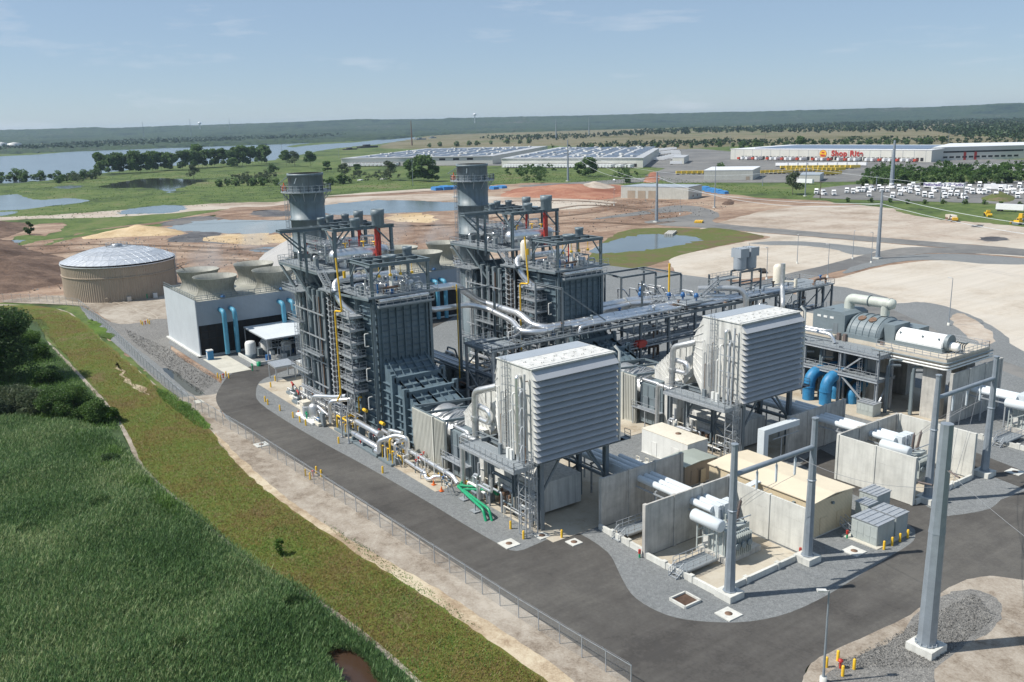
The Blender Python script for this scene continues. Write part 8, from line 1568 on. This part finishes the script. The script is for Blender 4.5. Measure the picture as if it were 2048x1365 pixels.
# the near trees and shrubs at the left
big = make_tree('broadleaf_tree', 'big dark leafy tree at the left edge above the reeds', 'tree', at(20, 762), 15.5, 6.6, M['leafd'], 26000, .24, 31, trunk=.03, base=.06, clumps=46)
big2 = make_tree('broadleaf_tree', 'dark tree half cut by the left edge', 'tree', at(-40, 770), 14, 6.5, M['leafd'], 16000, .25, 32, trunk=.03, base=.06, clumps=34)
for i, (px, py, h, r_, mt, lb) in enumerate([(55, 700, 4.5, 3.6, 'leafl', 'bright green shrub right of the big dark tree'), (80, 722, 3.6, 3.0, 'leafl', 'bright shrub at the foot of the grass bank'), (95, 768, 3.4, 3.4, 'leafm', 'rounded shrub below the big dark tree'), (30, 822, 4.4, 4.6, 'leafg', 'grey green shrub mass at the left edge'), (75, 828, 4.2, 4.2, 'leafg', 'grey green shrub next to the left edge mass'), (118, 832, 5.4, 3.8, 'leafm', 'tall yellowish green shrub amid the reeds edge'), (150, 838, 5.8, 4.2, 'leafm', 'biggest rounded shrub at the reeds edge'), (192, 848, 4.4, 2.8, 'leafm', 'dark shrub at the right end of the shrub group'), (222, 846, 3.0, 2.0, 'leafl', 'small shrub beside the stony edge'), (222, 936, 2.2, 1.8, 'leafd', 'low dark shrub in the reeds'), (-20, 835, 5, 5, 'leafg', 'shrub cut by the left edge'), (560, 1112, 2.4, .8, 'leafl', 'young light green sapling at the reed edge')]):
    make_tree('shrub', lb, 'shrub', at(px, py), h, r_, M[mt], int((3200 if r_ > 1 else 500)*r_), .15, 40+i, trunk=.05, base=.0, clumps=int(10+r_*4), group='shrubs between reeds and grass bank', bushy=True)
# reeds: nobody could count them
def blades(name, px, n, h, leafl, wid, mat_, seed, holes=None, label=None, far=60, lean=.5):
    from mathutils import noise
    rng = np.random.default_rng(seed); P = in_poly(px, int(n*2.2), rng); d = np.hypot(P[:, 0], P[:, 1]); P = P[rng.random(len(P)) < np.clip((far/d)**1.3, 0, 1)][:n]; n = len(P)
    hn = np.array([noise.noise(Vector((x*.11, y*.11, seed))) for x, y in P[::1]]); hh = h*(.72+.65*np.clip(hn, -.8, .6)+.22*rng.random(n))
    if holes:
        keep = np.ones(n, bool)
        for cx, cy, rx, ry, f in holes:
            q = ((P[:, 0]-cx)/rx)**2+((P[:, 1]-cy)/ry)**2+.35*hn
            if f == 0: keep &= q > 1
            else: hh = np.where(q < 1, hh*f, hh)
        P = P[keep]; hh = hh[keep]; n = len(P)
    z0 = hh*(.25+.6*rng.random(n)); an = rng.random(n)*6.283; wd_ = np.stack([np.cos(an), np.sin(an)], 1); dirv = np.concatenate([wd_*(.25+lean*rng.random(n))[:, None], (.55+.5*rng.random(n))[:, None]], 1); L = leafl*(.6+.8*rng.random(n))
    base = np.concatenate([P, z0[:, None]], 1); side = np.stack([-wd_[:, 1], wd_[:, 0], np.zeros(n)], 1)*(wid*(.7+.6*rng.random(n)))[:, None]
    a = base; tip = base+dirv*L[:, None]; tip[:, 2] -= .12*L; mid = base+dirv*L[:, None]*.5
    return tag(npmesh(name, np.stack([a, mid-side, tip, mid+side], 1), 4, mat_), label, None, None, 'stuff')
RP = [(-120, 850), (40, 846), (120, 850), (202, 870), (250, 906), (284, 950), (388, 1044), (508, 1144), (628, 1214), (745, 1310), (850, 1420), (880, 1560), (-500, 1560), (-400, 1000)]
e1, e2 = at(610, 1345), at(700, 1340)
H1 = at(205, 1030); H2 = at(60, 1080); H3 = at(360, 1325); H4 = at(590, 1235); H5 = at(700, 1345)
blades('reeds', RP, 540000, 2.2, .72, .038, M['reed'], 51, [(H1.x, H1.y, 2.6, 1.6, .45), (H2.x, H2.y, 3.0, 1.6, .4), (H3.x, H3.y, 1.0, 1.4, .3), (H4.x, H4.y, 1.5, 1.5, .5), (H5.x, H5.y, 3.4, 1.5, 0), (H5.x+4, H5.y-.5, 4.2, 1.5, 0)], 'dense green reed bed filling the bottom left', 62)
blades('reeds', [(150, 880), (202, 880), (284, 960), (388, 1056), (360, 1060), (250, 980), (160, 930)], 30000, 1.7, .8, .05, M['reedb'], 52, None, 'brighter fringe of young reeds along the stony edge', 75)
blades('reeds', [(-60, 720), (60, 662), (104, 700), (205, 812), (246, 868), (200, 868), (120, 850), (-60, 850)], 34000, 1.3, .7, .045, M['reedb'], 56, None, 'low bright growth around the shrubs at the left edge', 90)
blades('grass_tufts', [(0, 618), (110, 622), (165, 648), (215, 695), (300, 768), (380, 832), (424, 872), (480, 940), (560, 1010), (700, 1105), (860, 1208), (1000, 1306), (1100, 1376), (900, 1430), (760, 1300), (640, 1205), (520, 1135), (400, 1035), (290, 940), (262, 880), (210, 800), (110, 690), (60, 644)], 150000, .12, .42, .03, M['grassb'], 53, None, 'dry brownish green grass on the sloping bank', 60, .9)
blades('weeds', [(310, 775), (350, 795), (395, 825), (425, 862), (395, 856), (350, 822), (318, 796)], 3500, .3, .4, .05, M['reedb'], 54, None, 'bright weeds along the fence near the road apron', 90)
blades('weeds', [(640, 1040), (700, 1075), (790, 1135), (900, 1210), (960, 1260), (900, 1235), (780, 1150), (680, 1080)], 1500, .1, .3, .05, M['reedb'], 55, None, 'sparse weeds on the bare strip below the fence', 80)
for i, (px, py, w_) in enumerate([(480, 1010, 26), (350, 900, 30), (300, 840, 22), (700, 1180, 30), (880, 1290, 34), (560, 1060, 20), (820, 1200, 22), (620, 1130, 24), (410, 960, 18), (960, 1330, 26), (250, 760, 20), (190, 690, 20), (130, 640, 22)]):
    q = [(px-w_, py-w_*.4), (px, py-w_*.6), (px+w_, py-w_*.1), (px+w_*.7, py+w_*.5), (px-w_*.3, py+w_*.5)]; blades('weeds', q, 80, .2, .42, .04, M['reedb'], 70+i, None, 'scattered greener tufts on the dry grass bank', 90)
for nm_, px_, n_, ls_ in (('meadow_tussocks', [(0, 372), (200, 356), (400, 345), (640, 345), (900, 372), (640, 392), (420, 412), (200, 440), (0, 440)], 7000, .42), ('meadow_tussocks', [(880, 372), (1000, 345), (1300, 352), (1560, 380), (1620, 396), (1400, 380), (1150, 364)], 4000, .4)):
    rng = np.random.default_rng(61+n_ % 7); P = dry(in_poly(px_, n_, rng)); rng2 = rng.random(len(P)); C = np.concatenate([P, (rng2*.5)[:, None]], 1); tag(npmesh(nm_, leaves(C, ls_, rng), 4, M['leafm' if n_ < 5000 else 'leafl']), 'low tussocks of marsh grass '+('on the wet meadow at the left' if n_ > 5000 else 'on the meadow before the warehouses'), None, None, 'stuff')
for key, (t, h, usd) in PR.items():
    if not usd:
        for ch in list(t.children): bpy.data.objects.remove(ch)
        bpy.data.objects.remove(t)
# ---------------------------------------------------------------- the air
hz = MB().box(-11000, -11000, -1.2, 11000, 11000, 108); hm = bpy.data.materials.new('haze'); hm.use_nodes = True; nt = hm.node_tree; nt.nodes.clear()
ou = nt.nodes.new('ShaderNodeOutputMaterial'); pv = nt.nodes.new('ShaderNodeVolumePrincipled'); pv.inputs['Color'].default_value = (.60, .79, 1, 1); pv.inputs['Density'].default_value = 4.8e-5; pv.inputs['Anisotropy'].default_value = .2
nt.links.new(pv.outputs[0], ou.inputs['Volume'])
ho = hz.build('haze', hm, kind='stuff'); tag(ho, 'thin pale blue summer haze over the whole site')

sm_ = bpy.data.materials.new('vapour'); sm_.use_nodes = True; nt = sm_.node_tree; nt.nodes.clear(); ou = nt.nodes.new('ShaderNodeOutputMaterial'); pv = nt.nodes.new('ShaderNodeVolumePrincipled'); pv.inputs['Color'].default_value = (.95, .95, .95, 1)
g = nt.nodes.new('ShaderNodeTexCoord'); n = nt.nodes.new('ShaderNodeTexNoise'); n.inputs['Scale'].default_value = .12; n.inputs['Detail'].default_value = 3; nt.links.new(g.outputs['Object'], n.inputs['Vector'])
r = nt.nodes.new('ShaderNodeMapRange'); r.inputs[1].default_value = .5; r.inputs[2].default_value = .75; r.inputs[3].default_value = 0; r.inputs[4].default_value = .11; nt.links.new(n.outputs['Fac'], r.inputs[0]); nt.links.new(r.outputs[0], pv.inputs['Density']); nt.links.new(pv.outputs[0], ou.inputs['Volume'])
mb = MB().tube([(-222, 60, 19.5), (-222, 64, 22.5), (-222, 90, 24.5), (-222, 125, 24), (-222, 142, 21)], [1, 4.2, 5.8, 5.4, 1], 16)
vo = mb.build('vapour', sm_, kind='stuff'); tag(vo, 'faint white vapour drifting over the cooling tower fan stacks')
